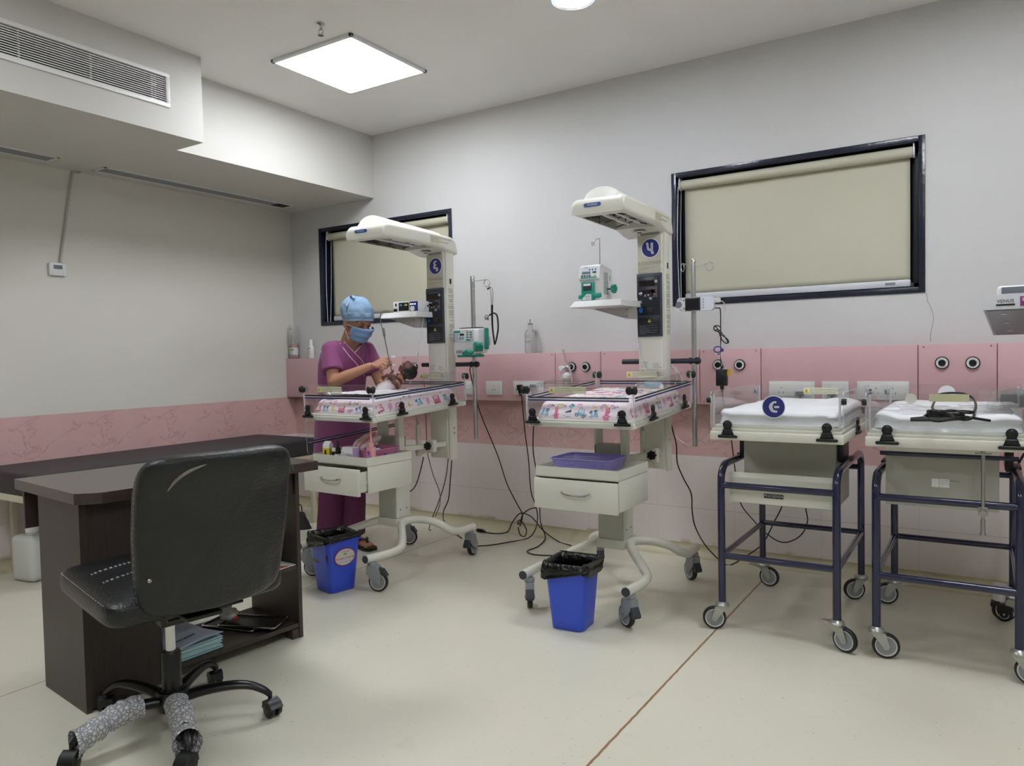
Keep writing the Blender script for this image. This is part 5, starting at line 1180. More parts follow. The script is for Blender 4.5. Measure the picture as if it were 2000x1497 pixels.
# contents of the pink basket
def cloth(label,x,y,z,sx,sy,sz,rx,rz,mats,seed):
    o=it('cloth_roll',label,'cloth',x,y,rz,'bundles in the pink basket',z)
    m=M()
    def f(u,v):
        a=2*PI*u; y_=(v-.5); k=math.sqrt(max(.02,1-(2*y_)**4)); n=.25*noise.noise(V((math.cos(a)*1.5,math.sin(a)*1.5,v*3+seed)))+.1*noise.noise(V((math.cos(a)*4,math.sin(a)*4,v*7+seed)))
        p=V((sx*math.cos(a)*k*(1+n),sy*y_*2,sz*math.sin(a)*k*(1+n))); return RX(rx).to_3x3()@p+V((0,0,sz*1.4+abs(math.sin(rx))*sy))
    m.grid(f,36,20,closeu=True); 
    for i,fc in enumerate(m.f): 
        c=fc[0]%36
        m.mi[i]=1 if (c//4)%4==0 else 0
    m.build('folded_cloth',mats,o)
PC=mat('cloth_pink','e8c3c6',.85,bump=.2,bscale=40); PC2=mat('cloth_stripe','d9919c',.85); PC3=mat('cloth_white','e6dcd8',.85,bump=.2,bscale=40); BP=mat('pack_blue','1e3c8c',.35,bump=.3,bscale=20); BW=mat('pack_white','c9d3e6',.4); NV=mat('pack_navy','1b1f44',.4)
cloth('pale striped cloth roll leaning left in the pink basket',-.045,-.165,.645,.024,.05,.020,.6,-.5,[PC3,PC2],1)
cloth('pink folded cloth roll in the middle of the pink basket',-.005,-.17,.648,.026,.055,.018,.7,-.7,[PC,PC2],2)
cloth('peach folded cloth roll on top of the pink basket',.03,-.175,.652,.022,.055,.015,.55,-.9,[PC,PC3],3)
cloth('royal blue plastic packet in the pink basket',.075,-.20,.630,.028,.035,.017,.3,-1.0,[BP,BW],4)
cloth('navy packet at the left end of the pink basket',-.10,-.20,.630,.028,.03,.016,.2,-1.2,[NV,BW],5)
cloth('small red packet at the right of the pink basket',.11,-.165,.630,.018,.022,.016,.2,.3,[mat('pack_red','a5262c',.4),BP],6)
# kidney dish and nasal things on the bed
BM1=WM1@T(0,-.365,.843)@RX(math.radians(3.4))@T(0,.365,0)
def bedthing(name,label,cat,x,y,z=.114,rz=0,g=None):
    p=BM1@V((x,y,z)); return thing(name,label,cat,p,W1R+rz,g)
o=bedthing('steel_dish','small steel dish with a white cup on the warmer with the nurse mattress','dish',-.13,-.27,.113)
m=M(); m.lathe([(0,.001),(.04,.001),(.048,.012),(.052,.016),(.052,.018),(.046,.014),(.038,.004),(0,.004)],(0,0,0),n=32,sq=(1.25,.8)); m.build('dish_bowl',STL,o)
m=M(); m.lathe([(0,.004),(.02,.004),(.026,.024),(.027,.025),(.024,.024),(.018,.007),(0,.007)],(.01,0,0),n=24,sq=(1.3,1)); m.build('cup',WPL,o); m=M(); m.box((-.045,-.01,.03),(.05,.008,.003),rot=RY(.5)); m.build('spatula',PWHT,o)
o=bedthing('cloth_square','crumpled purple cloth on the warmer with the nurse mattress','cloth',.14,.12,.112,.2)
m=M(); m.grid(lambda u,v:V(((u-.5)*.11,(v-.5)*.09,.006+.010*abs(noise.noise(V((u*5,v*5,2))))*math.sin(PI*u)*math.sin(PI*v))),20,16); m.build('cloth_sheet',mat('cloth_purple','5a4c96',.8),o,solid=.003)
# small clear suction line on the second warmer
BM2=WM2@T(0,-.365,.843)@RX(math.radians(3.4))@T(0,.365,0)
p=BM2@V((.10,.27,.118)); o=thing('gauze_pack','small blue wrapped packet at the head end of the second warmer','packet',p,-.2)
m=M(); m.bb((-.04,-.02,0),(.04,.02,.022),.006); m.build('packet_body',mat('packet_blue','8fb0c8',.4,bump=.3,bscale=30),o); m=M(); m.prism([(-.012,0),(.012,0),(.016,.02),(-.016,.02)],-.001,.001,T(.048,0,.012)@RY(PI/2)@RZ(-PI/2)); m.build('torn_flap',PWHT,o)
m=M(); e=lambda x,y,z:WM2@V((x,y,z))
m.tube([aty(1306,705,-.36),aty(1310,712,-.38),aty(1320,722,-.42),aty(1330,735,-.46),aty(1332,745,-.48)],.003,8,spline=5); m.tube([aty(1308,704,-.36),aty(1305,720,-.37),aty(1318,722,-.40),aty(1322,740,-.44),aty(1318,752,-.50)],.0022,8,spline=5)
tag(m.build('white_lead',WCORD),'white leads looping over the head end of the second warmer bed','cable')
m=M(); m.tube([aty(1246,572,-.475),aty(1244,600,-.48),aty(1245,650,-.48),aty(1247,672,-.48),aty(1252,700,-.48),aty(1262,728,-.5)],.0018,6,spline=5); m.box(aty(1247,676,-.48),(.012,.008,.028),b=.002)
tag(m.build('white_lead',WCORD),'thin white lead running down the front edge of the second warmer column','cable')
m=M(); m.tube([aty(1310,830,-.2),aty(1318,850,-.2),aty(1340,868,-.25),aty(1362,864,-.35),aty(1380,850,-.5),aty(1394,836,-.62)],.0018,6,spline=5); 
tag(m.build('white_lead',WCORD),'thin pale lead sagging between the second warmer and the crib with the blue sign','cable')
# ---- black mains cords near the wall and on the floor
def cord(pts,label,r=.0036,mt=CORD,extra=None):
    m=M(); m.tube(pts,r,7,spline=6)
    if extra: extra(m)
    tag(m.build('mains_cable',mt),label,'cable','loose mains cords by the wall')
Y=lambda a,b,c=-.12:aty(a,b,c)
def Zf(a,b,h=.004):
    p=atz(a,b,h)
    return p if p.y<-.075 else aty(a,b,-.075)
cord([Y(1018,770),Y(1021,800),Y(1026,850),Y(1032,895),Y(1035,940),Y(1038,965,-.14),Y(1045,985,-.18),Y(1050,1010,-.22),Zf(1045,1036,.02),Zf(1030,1052),Zf(990,1060),Zf(950,1066),Zf(910,1067)],'black cord hanging from the socket beside the second warmer to the floor')
cord([Y(921,712,-.50),Y(918,722,-.45),Y(921,740,-.3),Y(931,785,-.2),Y(945,825,-.15),Y(972,890),Y(990,945),Y(1010,985,-.16),Y(1020,1004,-.2),Y(1018,1022,-.22),Y(1015,1028,-.24)],'black cord slanting from the nurse side drip pole to the knotted cords')
cord([Zf(940,1037,.006),Zf(960,1042),Zf(990,1040),Zf(1000,1022,.03),Zf(1012,1006,.07),Zf(1022,1003,.07),Zf(1040,1012,.04),Zf(1060,1036,.01),Zf(1090,1058),Zf(1115,1066)],'black cord with a loose plug lying on the floor between the warmers',extra=lambda m:(m.box(atz(937,1036.5,.012),(.045,.024,.02),rot=RZ(-.1),b=.004),m.box(atz(944,1038,.012),(.03,.014,.014),rot=RZ(-.1),b=.003)))
cord([Y(1042,832,-.45),Y(1041,870,-.42),Y(1043,895,-.4),Y(1050,935,-.38),Y(1054,990,-.36),Zf(1056,1022,.05),Zf(1065,1050,.01),Zf(1052,1067),Zf(1030,1077),Zf(1045,1084),Zf(1090,1086)],'black cord dropping behind the second warmer drawer unit')
cord([Y(1047,992,-.3),Y(1035,995,-.28),Y(1022,1004,-.26),Y(1016,1020,-.26),Y(1012,1025,-.27),Y(1012,1018,-.27),Y(1018,1018,-.27),Y(1028,1035,-.27),Zf(1025,1048,.01),Zf(1016,1045),Zf(1012,1030,.03)],'small knotted loop of black cord beside the second warmer')
cord([Y(1309,822,-.40),Y(1315,845,-.38),Y(1321,870,-.36),Y(1323,905,-.34),Y(1335,935,-.3),Y(1350,965,-.28),Y(1352,1000,-.28),Y(1358,1030,-.3),Zf(1375,1062,.05),Zf(1395,1085,.02),Zf(1415,1102),Zf(1430,1103),Zf(1460,1085),Zf(1490,1062,.01),Zf(1512,1020,.12),Zf(1527,990,.2),Y(1530,960,-.3)],'long black cord running from the second warmer to the sign crib')
cord([Y(876,782,-.42),Y(876,840,-.42),Y(875,900,-.42),Y(868,945,-.4),Y(855,985,-.38),Y(845,1010,-.36),Zf(838,1033,.02),Zf(842,1036)],'grey cord hanging behind the warmer with the nurse column',mt=GCORD)
cord([Y(883,893,-.40),Y(880,930,-.40),Y(876,975,-.38),Y(866,1000,-.36),Zf(868,1020,.04),Zf(885,1038,.01),Zf(902,1052)],'black cord hanging below the warmer with the nurse column')
cord([Y(828,742,-.45),Y(831,800,-.45),Y(833,850,-.44),Y(834,880,-.44),Y(845,925,-.42),Y(858,960,-.4),Y(859,985,-.4),Y(850,1010,-.38)],'thin grey cord passing the black knob of the warmer with the nurse',mt=GCORD,r=.003)
cord([Y(827,893,-.5),Y(821,920,-.52),Y(812,948,-.55),Y(800,960,-.6),Y(790,948,-.65)],'short black cord sagging under the warmer with the nurse drawer unit')
cord([aty(1963,870,-.5),aty(1968,900,-.5),aty(1980,925,-.5),aty(1990,905,-.5),aty(2001,885,-.5)],'dark cord loops under the crib with the cable coil at the picture edge',r=.0045)
# clear drip coil below the second bed
m=M(); m.tube([aty(1075,838,-.5),aty(1070,858,-.5),aty(1080,868,-.5),aty(1093,860,-.5),aty(1088,846,-.5),aty(1092,864,-.48),aty(1102,866,-.48),aty(1103,848,-.48),aty(1098,836,-.48)],.0016,6,spline=5)
tag(m.build('drip_line',clear('line_clear',(.9,.9,.9),.2,.4,(.9,.88,.88),.1)),'thin clear tubing coil dangling under the second warmer bed','tube')

# ------------------------------------------------------------------ bins
def waste_bin(c,rz,label,brand,drape):
    o=thing('waste_bin',label,'bin',(*c,0),rz,'blue waste bins'); BLU=mat('bin_blue','3453d2',.32,var=.03)
    m=M(); w0,l0,w1,l1,h=.146,.150,.186,.195,.258
    lv=[(0,-.004,0),(0,0,.003)]+[(v,0,h*v) for v in (.15,.4,.6,.8,.96)]+[(1,0,h),(1,.007,h-.002),(1,.009,h+.004),(1,.006,h+.008),(1,-.001,h+.008),(1,-.004,h)]+[(v,-.004,h*v+.004) for v in (.8,.4,.03)]
    n=40; vs=[];fs=[]
    for v,e,z in lv:
        R=rrect((w0+(w1-w0)*v)+2*e,(l0+(l1-l0)*v)+2*e,.028+.004*v,10); vs+= [V((p[0],p[1],z)) for p in R]
    for q in range(len(lv)-1):
        for i in range(n): j=(i+1)%n; fs.append((q*n+i,q*n+j,(q+1)*n+j,(q+1)*n+i))
    fs.append(list(range(n))[::-1]); fs.append([(len(lv)-1)*n+i for i in range(n)])
    m.add(vs,fs); b=m.build('bin_body',BLU,o,angle=50)
    if brand:
        mx=T(.0895,-.005,.178)@RZ(PI/2)@RX(PI/2)@RX(.085)@Matrix.Diagonal((1.12,.86,1,1)); mx=T(.0905,.0,.178)@RY(.085)@RZ(PI/2)@FRONT@Matrix.Diagonal((1.15,.85,1,1))
        m=M(); m.prism(circ(.052,36),-.001,.0012,mx); m.m=1; m.prism(circ(.048,36),.0012,.0016,mx); m.m=2; m.text('NAKODA',.0215,mx@T(0,-.008,.0022)); m.m=3; m.prism(rrect(.016,.012,.003),.0016,.0022,mx@T(0,.018,0)); m.m=4; m.text('SOUVENIR',.009,mx@T(0,.033,.0022)); m.text('QUALITY PLASTIC WARE',.0062,mx@T(0,-.03,.0022))
        m.build('brand_sticker',[mat('sticker_red','c23a36',.5),mat('sticker_silver','cfd0cf',.45),MATS['sticker_red'],mat('sticker_gold','c99a2a',.5),INK],b)
    # bag folded over the rim
    m=M(); LN=mat('liner_black','0b0b0c',.2,bump=.9,bscale=28); nu=120
    def f(u,v):
        R=rrect(1,1,.16,31); k=int(round(u*124))%124; p=R[k]; ang=math.atan2(p[1],p[0])
        dr=drape(ang); nn=noise.noise(V((p[0]*7,p[1]*7,v*3+c[0]))); n2=noise.noise(V((p[0]*19,p[1]*19,v*7)))
        if v<.4: t=v/.4; off=-.012-.006*nn; z=h-.11*(1-t)*1.0+.012*nn
        elif v<.55: t=(v-.4)/.15; off=-.012+.026*t; z=h+.020+.014*math.sin(PI*t)+.014*nn
        else: t=(v-.55)/.45; off=.011+.006*t+.010*nn*t; z=h+.020-dr*t+.010*nn
        off+=.006*n2; z+=.008*n2
        return V((p[0]*(w1+2*off),p[1]*(l1+2*off),z))
    m.grid(f,124,26,closeu=True); m.build('bin_liner',LN,o,angle=80,solid=.0008)
    return o
waste_bin((1.904,-1.44),math.radians(-12.4),'blue waste bin with a red and silver oval sticker, below the warmer with the nurse',True,lambda a:.034+.034*math.cos(a-3.5))
waste_bin((3.197,-1.307),math.radians(5),'plain blue waste bin in front of the second warmer',False,lambda a:.045+.022*math.sin(3*a+1)+.01*math.sin(7*a))

# ------------------------------------------------------------------ desk
WENGE,nt,b=nodemat('wenge_laminate'); tc=N(nt,'ShaderNodeTexCoord'); mp=N(nt,'ShaderNodeMapping'); mp.inputs['Scale'].default_value=(1,1,.08); nt.links.new(tc.outputs['Object'],mp.inputs[0])
c=mixc(nt,noise_n(nt,mp.outputs[0],90,4,.6),lin('2c2522'),lin('4a3f39')); nt.links.new(c,b.inputs['Base Color']); b.inputs['Roughness'].default_value=.42
WTOP,nt,b=nodemat('desk_top_laminate'); tc=N(nt,'ShaderNodeTexCoord'); mp=N(nt,'ShaderNodeMapping'); mp.inputs['Scale'].default_value=(1,.08,1); nt.links.new(tc.outputs['Object'],mp.inputs[0])
c=mixc(nt,noise_n(nt,mp.outputs[0],60,4,.6),lin('332a26'),lin('544740')); nt.links.new(c,b.inputs['Base Color']); b.inputs['Roughness'].default_value=.25; b.inputs['Specular IOR Level'].default_value=.5
DR=math.radians(-6.6); DM=T(2.172,-2.826,0)@RZ(DR)
desk=thing('desk','dark wood office desk behind the black swivel chair','desk',(2.172,-2.826,0),DR)
m=M(); m.prism([(-.555,.91),(-.555,-.012),(-.0,-.012),(.04,.03),(.055,.06),(.055,.91)],.705,.742); m.build('desk_top',WTOP,desk,bevel=.003)
m=M(); m.bb((-.36,0,.0),(0,.018,.705)); m.bb((-.016,.018,.012),(0,.26,.705)); m.bb((-.36,.018,.012),(-.344,.26,.705)); m.bb((-.344,.244,.012),(-.016,.26,.705)); m.bb((-.344,.018,.012),(-.016,.244,.03)); m.build('pedestal',WENGE,desk,bevel=.001)
m=M(); m.bb((-.36,.832,.0),(0,.85,.705)); m.bb((-.06,.80,0),(-.004,.832,.04)); m.build('end_panel',WENGE,desk,bevel=.001)
m=M(); m.bb((-.345,.26,.045),(-.004,.832,.063)); m.build('shelf',WENGE,desk)
m=M(); m.bb((-.30,.26,.292),(-.004,.832,.306)); m.build('shelf',WENGE,desk)
m=M(); m.bb((-.36,.262,.62),(-.345,.832,.705)); m.bb((-.51,.0,.56),(-.495,.85,.705)); m.build('modesty_panel',WENGE,desk)
m=M(); m.bb((-.30,.27,.615),(-.03,.822,.700)); m.bb((-.028,.264,.608),(-.012,.828,.702),.001); m.build('drawer',WENGE,desk)
m=M()
for x,y in ((-.33,.02),(-.03,.02),(-.33,.84),(-.03,.84)): m.cyl((x,y,-.0),(x,y,.012),.012)
m.build('glide',BLK,desk)
def dt(name,label,cat,x,y,z,rz=0,g=None): return thing_at(name,label,cat,DM,(x,y,z),rz,g)
o=dt('paper_stack','stack of pale turquoise papers on the desk bottom shelf','papers',-.16,.385,.063,.05)
m=M(); rr=random.Random(5)
for k in range(14): 
    dx,dy=rr.uniform(-.004,.006),rr.uniform(-.004,.006); m.box((dx,dy,.0018+k*.0034),(.285,.205,.0030),rot=RZ(rr.uniform(-.02,.02)))
m.build('sheets',[mat('paper_turquoise','b5d6d8',.7)],o)
o=dt('booklet','grey blue booklet lying on top of the turquoise papers','booklet',-.145,.375,.111,.12)
m=M(); m.grid(lambda u,v:V(((u-.5)*.30,(v-.5)*.21,.002+.014*u*u*(v)+.008*math.sin(v*PI)*u)),14,12); m.m=1; m.text('NEWBORN RECORD',.012,T(.085,-.03,.018)@RZ(PI/2)@RY(-.08)); m.build('booklet_cover',[mat('paper_greyblue','a9b2c2',.6),INK],o,solid=.0015)
for i,(x,y,rz) in enumerate(((-.20,.665,.35),(-.13,.70,.5))):
    o=dt('metal_tray',['silver rimmed flat tray at the back of the desk bottom shelf','second silver rimmed flat tray lying across the first one'][i],'tray',x,y,.063+.011*i,rz,'silver trays in the desk')
    m=M(); m.box((0,0,.004),(.25,.13,.004),b=.001); m.build('tray_plate',mat('tray_black','1a1715',.4),o)
    m=M(); m.tube([V((p[0],p[1],.008)) for p in rrect(.252,.132,.012)],.004,8,closed=True); m.build('tray_rim',CHR,o)
o=dt('dotted_pouch','white pouch with dark dots and a red patch on the trays','pouch',-.215,.64,.086,.3)
m=M(); m.grid(lambda u,v:V((.042*math.cos(2*PI*u)*math.sin(PI*v)*(1+.25*noise.noise(V((u*4,v*3,1)))),.036*math.sin(2*PI*u)*math.sin(PI*v),.026-.026*math.cos(PI*v)+.006*noise.noise(V((u*6,v*5,3))))),28,16,closeu=True); m.build('pouch_cloth',mat('pouch_white','d8d4cc',.8),o)
m=M(); rr=random.Random(9)
for k in range(26):
    u,v=rr.random(),rr.uniform(.2,.85); m.ell((.0425*math.cos(2*PI*u)*math.sin(PI*v),.0365*math.sin(2*PI*u)*math.sin(PI*v),.026-.026*math.cos(PI*v)),.0028,n=8,m=6)
m.m=1; m.ell((.036,-.006,.016),(.012,.014,.010)); m.build('dots',[INK,mat('patch_red','b5382e',.7)],o)
o=dt('leaflet','orange and white printed leaflet on the desk middle shelf','leaflet',-.10,.70,.307,.1)
m=M(); m.box((0,0,.002),(.20,.25,.003)); m.m=1; m.prism([(.03,-.1),(.098,-.02),(.098,.1),(.05,.06)],.0036,.004); m.m=2
for k in range(5): m.box((.02-.02*k,-.06,.0038),(.006,.08,.0003))
m.build('leaflet_sheet',[PWHT,mat('print_orange','c46a34',.6),mat('print_grey','5c5f66')],o)
for i,(x,y,z,rz) in enumerate(((-.12,.745,.311,.0),(-.17,.77,.333,.15))):
    o=dt('folded_sheet',['pale blue rolled sheet on the leaflet','second pale blue rolled sheet behind the first'][i],'sheet',x,y,z-0.0,rz,'pale blue rolls in the desk')
    m=M(); m.tube([(-.07,0,.012),(.0,.0,.013),(.07,0,.012)],.011,14,spline=3); m.build('roll',mat('paper_paleblue','a8d0da',.6),o)
o=dt('woven_box','brown woven box at the back of the desk middle shelf','box',-.245,.72,.306,0)
m=M(); m.bb((-.04,-.07,0),(.04,.07,.10),.008); m.build('woven_body',mat('woven_brown','6b4630',.8,bump=1,bscale=90,var=.6,vscale=120),o)
# ------------------------------------------------------------------ examination couch
LEA=mat('black_leatherette','2a2b2e',.5,bump=.25,bscale=130,spec=.5)
o=thing('examination_couch','long low black padded couch along the left wall','couch',(.335,-1.32,0))
m=M(); m.box((0,0,.552),(.66,1.90,.115),b=.022); m.build('pad',LEA,o)
CF=mat('couch_cream','d6d0b6',.45)
m=M()
for x in (-.30,.30): m.bb((x-.02,-.93,.455),(x+.02,.93,.494),.003)
for y in (-.92,0,.92): m.bb((-.28,y-.02,.455),(.28,y+.02,.494),.003)
m.build('frame',CF,o)
for x in (-.30,.30):
    for y in (-.78,.90):
        m=M(); m.bb((x-.016,y-.016,0),(x+.016,y+.016,.455),.003); m.build('leg',CF,o)
o=thing('jerrycan','cloudy white plastic can under the near end of the couch','can',(.30,-2.10,0),.2)
m=M(); m.bb((-.085,-.10,0),(.085,.10,.25),.03); m.build('can_body',mat('can_white','cfd2cc',.35,alpha=1),o); m=M(); m.lathe([(.03,.245),(.028,.262),(.024,.265)],(0,-.03,0)); m.build('neck',MATS['can_white'],o)
m=M(); m.lathe([(.032,.262),(.032,.29),(0,.292)],(0,-.03,0)); m.build('can_cap',PWHT,o)
m=M(); m.tube([(0,.04,.24),(0,.045,.275),(0,.08,.28),(0,.085,.24)],.010,10,spline=4); m.build('handle',MATS['can_white'],o)
o=thing('shoulder_bag','black bag standing on the floor behind the desk corner','bag',(.69,-.60,0),.3)
m=M(); m.grid(lambda u,v:V(((.085-.05*v)*math.cos(2*PI*u)*(1+.15*noise.noise(V((u*5,v*3,0)))),(.05-.025*v)*math.sin(2*PI*u),.11*v)),24,12,closeu=True); m.ell((0,0,.004),(.083,.048,.004)); m.ell((0,0,.108),(.036,.026,.008)); m.build('bag_body',mat('bag_black','0d0d0f',.6),o); m=M(); m.tube([(-.02,0,.10),(-.01,0,.16),(.015,0,.16),(.02,0,.10)],.004,8,spline=4); m.build('strap',BLK,o)

# ------------------------------------------------------------------ swivel chair
ch=thing('swivel_chair','black leather swivel chair with torn backrest and bubble wrapped legs','chair',(2.51,-2.732,0),math.radians(78))
BPL=mat('chair_black','101011',.3); BUB,nt,b=nodemat('bubble_wrap'); tc=N(nt,'ShaderNodeTexCoord'); vo=N(nt,'ShaderNodeTexVoronoi'); vo.inputs['Scale'].default_value=85; vo.feature='DISTANCE_TO_EDGE'; nt.links.new(tc.outputs['Object'],vo.inputs['Vector'])
c=mixc(nt,smooth(nt,vo.outputs['Distance'],.03,.12),lin('8e9096'),lin('c9c9c9')); nt.links.new(c,b.inputs['Base Color']); b.inputs['Roughness'].default_value=.18
bp=N(nt,'ShaderNodeBump'); bp.inputs['Strength'].default_value=.8; bp.inputs['Distance'].default_value=.004; nt.links.new(smooth(nt,vo.outputs['Distance'],.0,.25),bp.inputs['Height']); nt.links.new(bp.outputs[0],b.inputs['Normal'])
m=M(); m.lathe([(0,.065),(.042,.065),(.05,.08),(.052,.115),(.044,.128),(.034,.130),(.034,.135)],(0,0,0),n=28); m.build('hub',BPL,ch)
m=M(); m.lathe([(.030,.10),(.030,.245),(.026,.252),(0,.253)],(0,0,0),n=24); m.build('lift_cover',BPL,ch)
m=M(); m.lathe([(.0155,.24),(.0155,.385),(0,.386)],(0,0,0),n=24); m.build('gas_lift',CHR,ch)
for k in range(5):
    a=math.radians(47+72*k-78); ca,sa=math.cos(a),math.sin(a)
    lp=[(.03,.098),(.10,.112),(.18,.116),(.235,.108),(.275,.088),(.295,.070)]
    m=M(); m.tube([(x*ca,x*sa,z) for x,z in lp],[.022,.021,.019,.017,.015,.012],12,spline=4,flat=.75); lg=m.build('leg',BPL,ch)
    cx,cy=.295*ca,.295*sa; ha=a+(.7 if k%2 else -.9)
    m=M(); R=T(cx,cy,0)@RZ(ha); m.x=R
    m.cyl((0,0,.05),(0,0,.078),.007); 
    for s in (-1,1): m.lathe([(0,-.009),(.018,-.009),(.0255,-.006),(.0265,.0),(.0255,.006),(.018,.009),(0,.009)],(.012,s*.0135,.0265),(0,1,0),22)
    m.prism([(-.016,.028),(-.012,.052),(.004,.060),(.026,.052),(.040,.034),(.036,.030),(.012,.045)],-.022,.022,RX(PI/2)); m.build('caster',BPL,lg)
    if k in (3,4):
        m=M(); 
        def f(u,v,ca=ca,sa=sa,lp=lp,k=k):
            q=.10+(.19)*v if k==3 else .055+.225*v
            P_=smooth_path([V((x,0,z)) for x,z in lp],6); L=min(len(P_)-1,max(0,int((q-.03)/.265*(len(P_)-1)))); p=P_[L]; r=.0315+.002*math.sin(v*40+k)+.005*noise.noise(V((u*6,v*9,k)))+.008*(v>.95)
            an=2*PI*u; lx,lz=r*math.cos(an)*1.05,r*math.sin(an); sag=-.010*max(0,-math.sin(an))
            return V((q*ca-lx*sa,q*sa+lx*ca,p.z+lz+sag))
        m.grid(f,36,56,closeu=True); m.build('bubble_wrap',BUB,lg,angle=80)
    if k==0:
        m=M(); m.grid(lambda u,v:V((cx+.02*(u-.5)*2,cy+.03*(v-.5),.006+.010*abs(noise.noise(V((u*5,v*5,1)))))),10,8); m.build('wrap_scrap',mat('scrap_pale','bdb6a6',.6),lg,solid=.001)
m=M(); m.bb((-.08,-.10,.385),(.12,.10,.412),.006); m.bb((-.02,-.19,.390),(.09,-.05,.404),.005); m.bb((-.045,-.055,.345),(.045,.055,.388),.008); m.build('mechanism',BPL,ch)
m=M(); a_,b_=atz(385,1199,.385),atz(474,1174,.385); L_=lambda t:a_+(b_-a_)*t
m.tube([L_(-.6),L_(0),L_(.45)],.0045,8); m.tube([L_(.45),L_(.48),L_(.72),L_(.76)],[.005,.0095,.0095,.005],12); m.tube([L_(.74),L_(1)],.0045,8); m.build('lever',BPL,ch,world=True)
def SNAP(m,s,e=.0008):
    from mathutils.bvhtree import BVHTree
    t=BVHTree.FromPolygons([tuple(v) for v in s.v],s.f)
    k=0
    while k+10<=len(m.v):
        c=sum(m.v[k:k+10],V((0,0,0)))/10; h,n,i,d=t.find_nearest(c)
        if h is not None:
            dl=h+n*e-c
            for j in range(k,k+10): m.v[j]=m.v[j]+dl
        k+=10
LE=mat('chair_leather','151618',.34,bump=.3,bscale=110,spec=.5); 
CX=.055
def slab(w,d,h,n=2.6,p=.22,nu=72,nv=24,bul=.0,seed=0,amp=.003):
    def f(u,v):
        a=2*PI*u; ca,sa=math.cos(a),math.sin(a); X_=math.copysign(abs(ca)**p,ca); Y_=math.copysign(abs(sa)**p,sa)
        t=PI*v; k=abs(math.sin(t))**.32; z=-math.copysign(abs(math.cos(t))**.55,math.cos(t))
        k=min(1,k); nz=amp*noise.noise(V((X_*k*3+seed,Y_*k*3,z*2)))
        return V((w/2*X_*k,d/2*Y_*k,h/2*z+bul*(1-(X_*k)**2)*(1-(Y_*k)**2)*(z)+nz))
    return f
m=M(); f=slab(.545,.525,.095,bul=.012,seed=1); m.x=T(CX-.018,.066,.462)@RX(math.radians(2)); m.grid(f,72,30,closeu=True); seat=m.build('seat',LE,ch,angle=80)
seatb=m
STW=mat('stitch_white','d2d2ce',.6)
m=M(); m.x=T(CX-.018,.066,.462)@RX(math.radians(2))
def stp(P,r=.0008):
    P=smooth_path([V(p) for p in P],10)
    for i in range(0,len(P)-1,2): m.tube([P[i],P[i+1]],r,5)
top=lambda x,y: .051+.012*(1-(x/.24)**2)*(1-(y/.23)**2)*1.0-.006*max(0,(abs(y)-.17)/.06)-.012*max(0,(abs(x)-.19)/.05)
for y0 in (-.06,.05):
    for d_ in (0,.008): stp([(x,y0+d_+.03*math.cos(x*6),top(x,y0)+.0005) for x in (-.22,-.15,-.08,0,.08,.15,.22)])
stp([(-.268,y,.030) for y in (-.20,-.1,0,.1,.18,.23)]+[(-.24,.258,.030),(0,.262,.030),(.22,.258,.030)])
SNAP(m,seatb); m.build('stitching',STW,seat)
BK=T(CX+.005,-.20,.422)@RX(math.radians(10))
def bk(u,v):
    a=2*PI*u; ca,sa=math.cos(a),math.sin(a); p=.30; X_=math.copysign(abs(ca)**p,ca); Z_=math.copysign(abs(sa)**p,sa)
    t=PI*v; k=min(1,abs(math.sin(t))**.30); y=-math.copysign(abs(math.cos(t))**.6,math.cos(t))
    x=.232*X_*k*(1-.06*(Z_*k<0)*abs(Z_*k)); z=.245*Z_*k; c_=.030*(X_*k)**2
    nz=.006*noise.noise(V((X_*k*2,Z_*k*2,y+4)))+.003*noise.noise(V((X_*k*7,Z_*k*3,y)))
    if z>.12: c_-=.02*(z-.12)/.09
    return V((x,.038*y+c_+nz,.250+z))
m=M(); m.x=BK; m.grid(bk,96,40,closeu=True); back=m.build('backrest',LE,ch,angle=80); backb=m
m=M(); m.x=BK
def bkp(X_,Z_,e=.0015):  # point on the rear (-y) face
    kx=min(1,abs(X_)); c_=.030*X_**2-(.02*(.215*Z_-.12)/.09 if .215*Z_>.12 else 0)
    return V((.232*X_,-.038+c_-e+.028*max(0,(max(abs(X_),abs(Z_))-.86)/.14)**2,.250+.245*Z_))
P=[bkp(-.93,z) for z in (-.75,-.4,0,.4,.75)]
P=[V((-.237,.0+.025,.250+.245*z)) for z in (-.8,-.4,0,.3,.6,.8)]
stp(P,.0012); SNAP(m,backb); m.build('stitching',STW,back)
m=M(); m.x=BK; q=[bkp(-.93,.62,.004),bkp(-.88,.76,.005),bkp(-.76,.88,.006),bkp(-.55,.93,.006),bkp(-.36,.94,.005)]
q=[V((-.160,-.09,.398)),V((-.142,-.09,.430)),V((-.115,-.09,.452)),V((-.085,-.09,.464)),V((-.060,-.09,.470))]
from mathutils.bvhtree import BVHTree as _B
_t=_B.FromPolygons([tuple(BK.inverted()@v) for v in backb.v],backb.f); q=[_t.ray_cast(p,V((0,1,0)))[0]+V((0,.002,0)) for p in q]
m.tube(q,[.003,.008,.009,.006,.001],10,spline=6,flat=.6); lab(m.build('torn_patch',mat('torn_lining','8c8078',.8,bump=.4,bscale=60,var=.3,vscale=60),back),'torn cover showing pale lining')
m=M(); m.x=BK; 
for k in range(9): m.tube([V((.15+.011*k,-.014+.002*k,.250+.245*(.93-.012*k*k*.4))),V((.156+.011*k,-.010+.004*k,.250+.245*(.985-.012*k*k*.4)))],.0012,5)
lab(m.build('stitching',mat('thread_green','2f7a55',.7),back),'green mending thread')
m=M(); m.x=BK; m.lathe([(.006,0),(.005,.003),(0,.004)],(-.205,-.035,.250+.245*-.42),(0,-1,0),12); m.build('screw',STL,back)
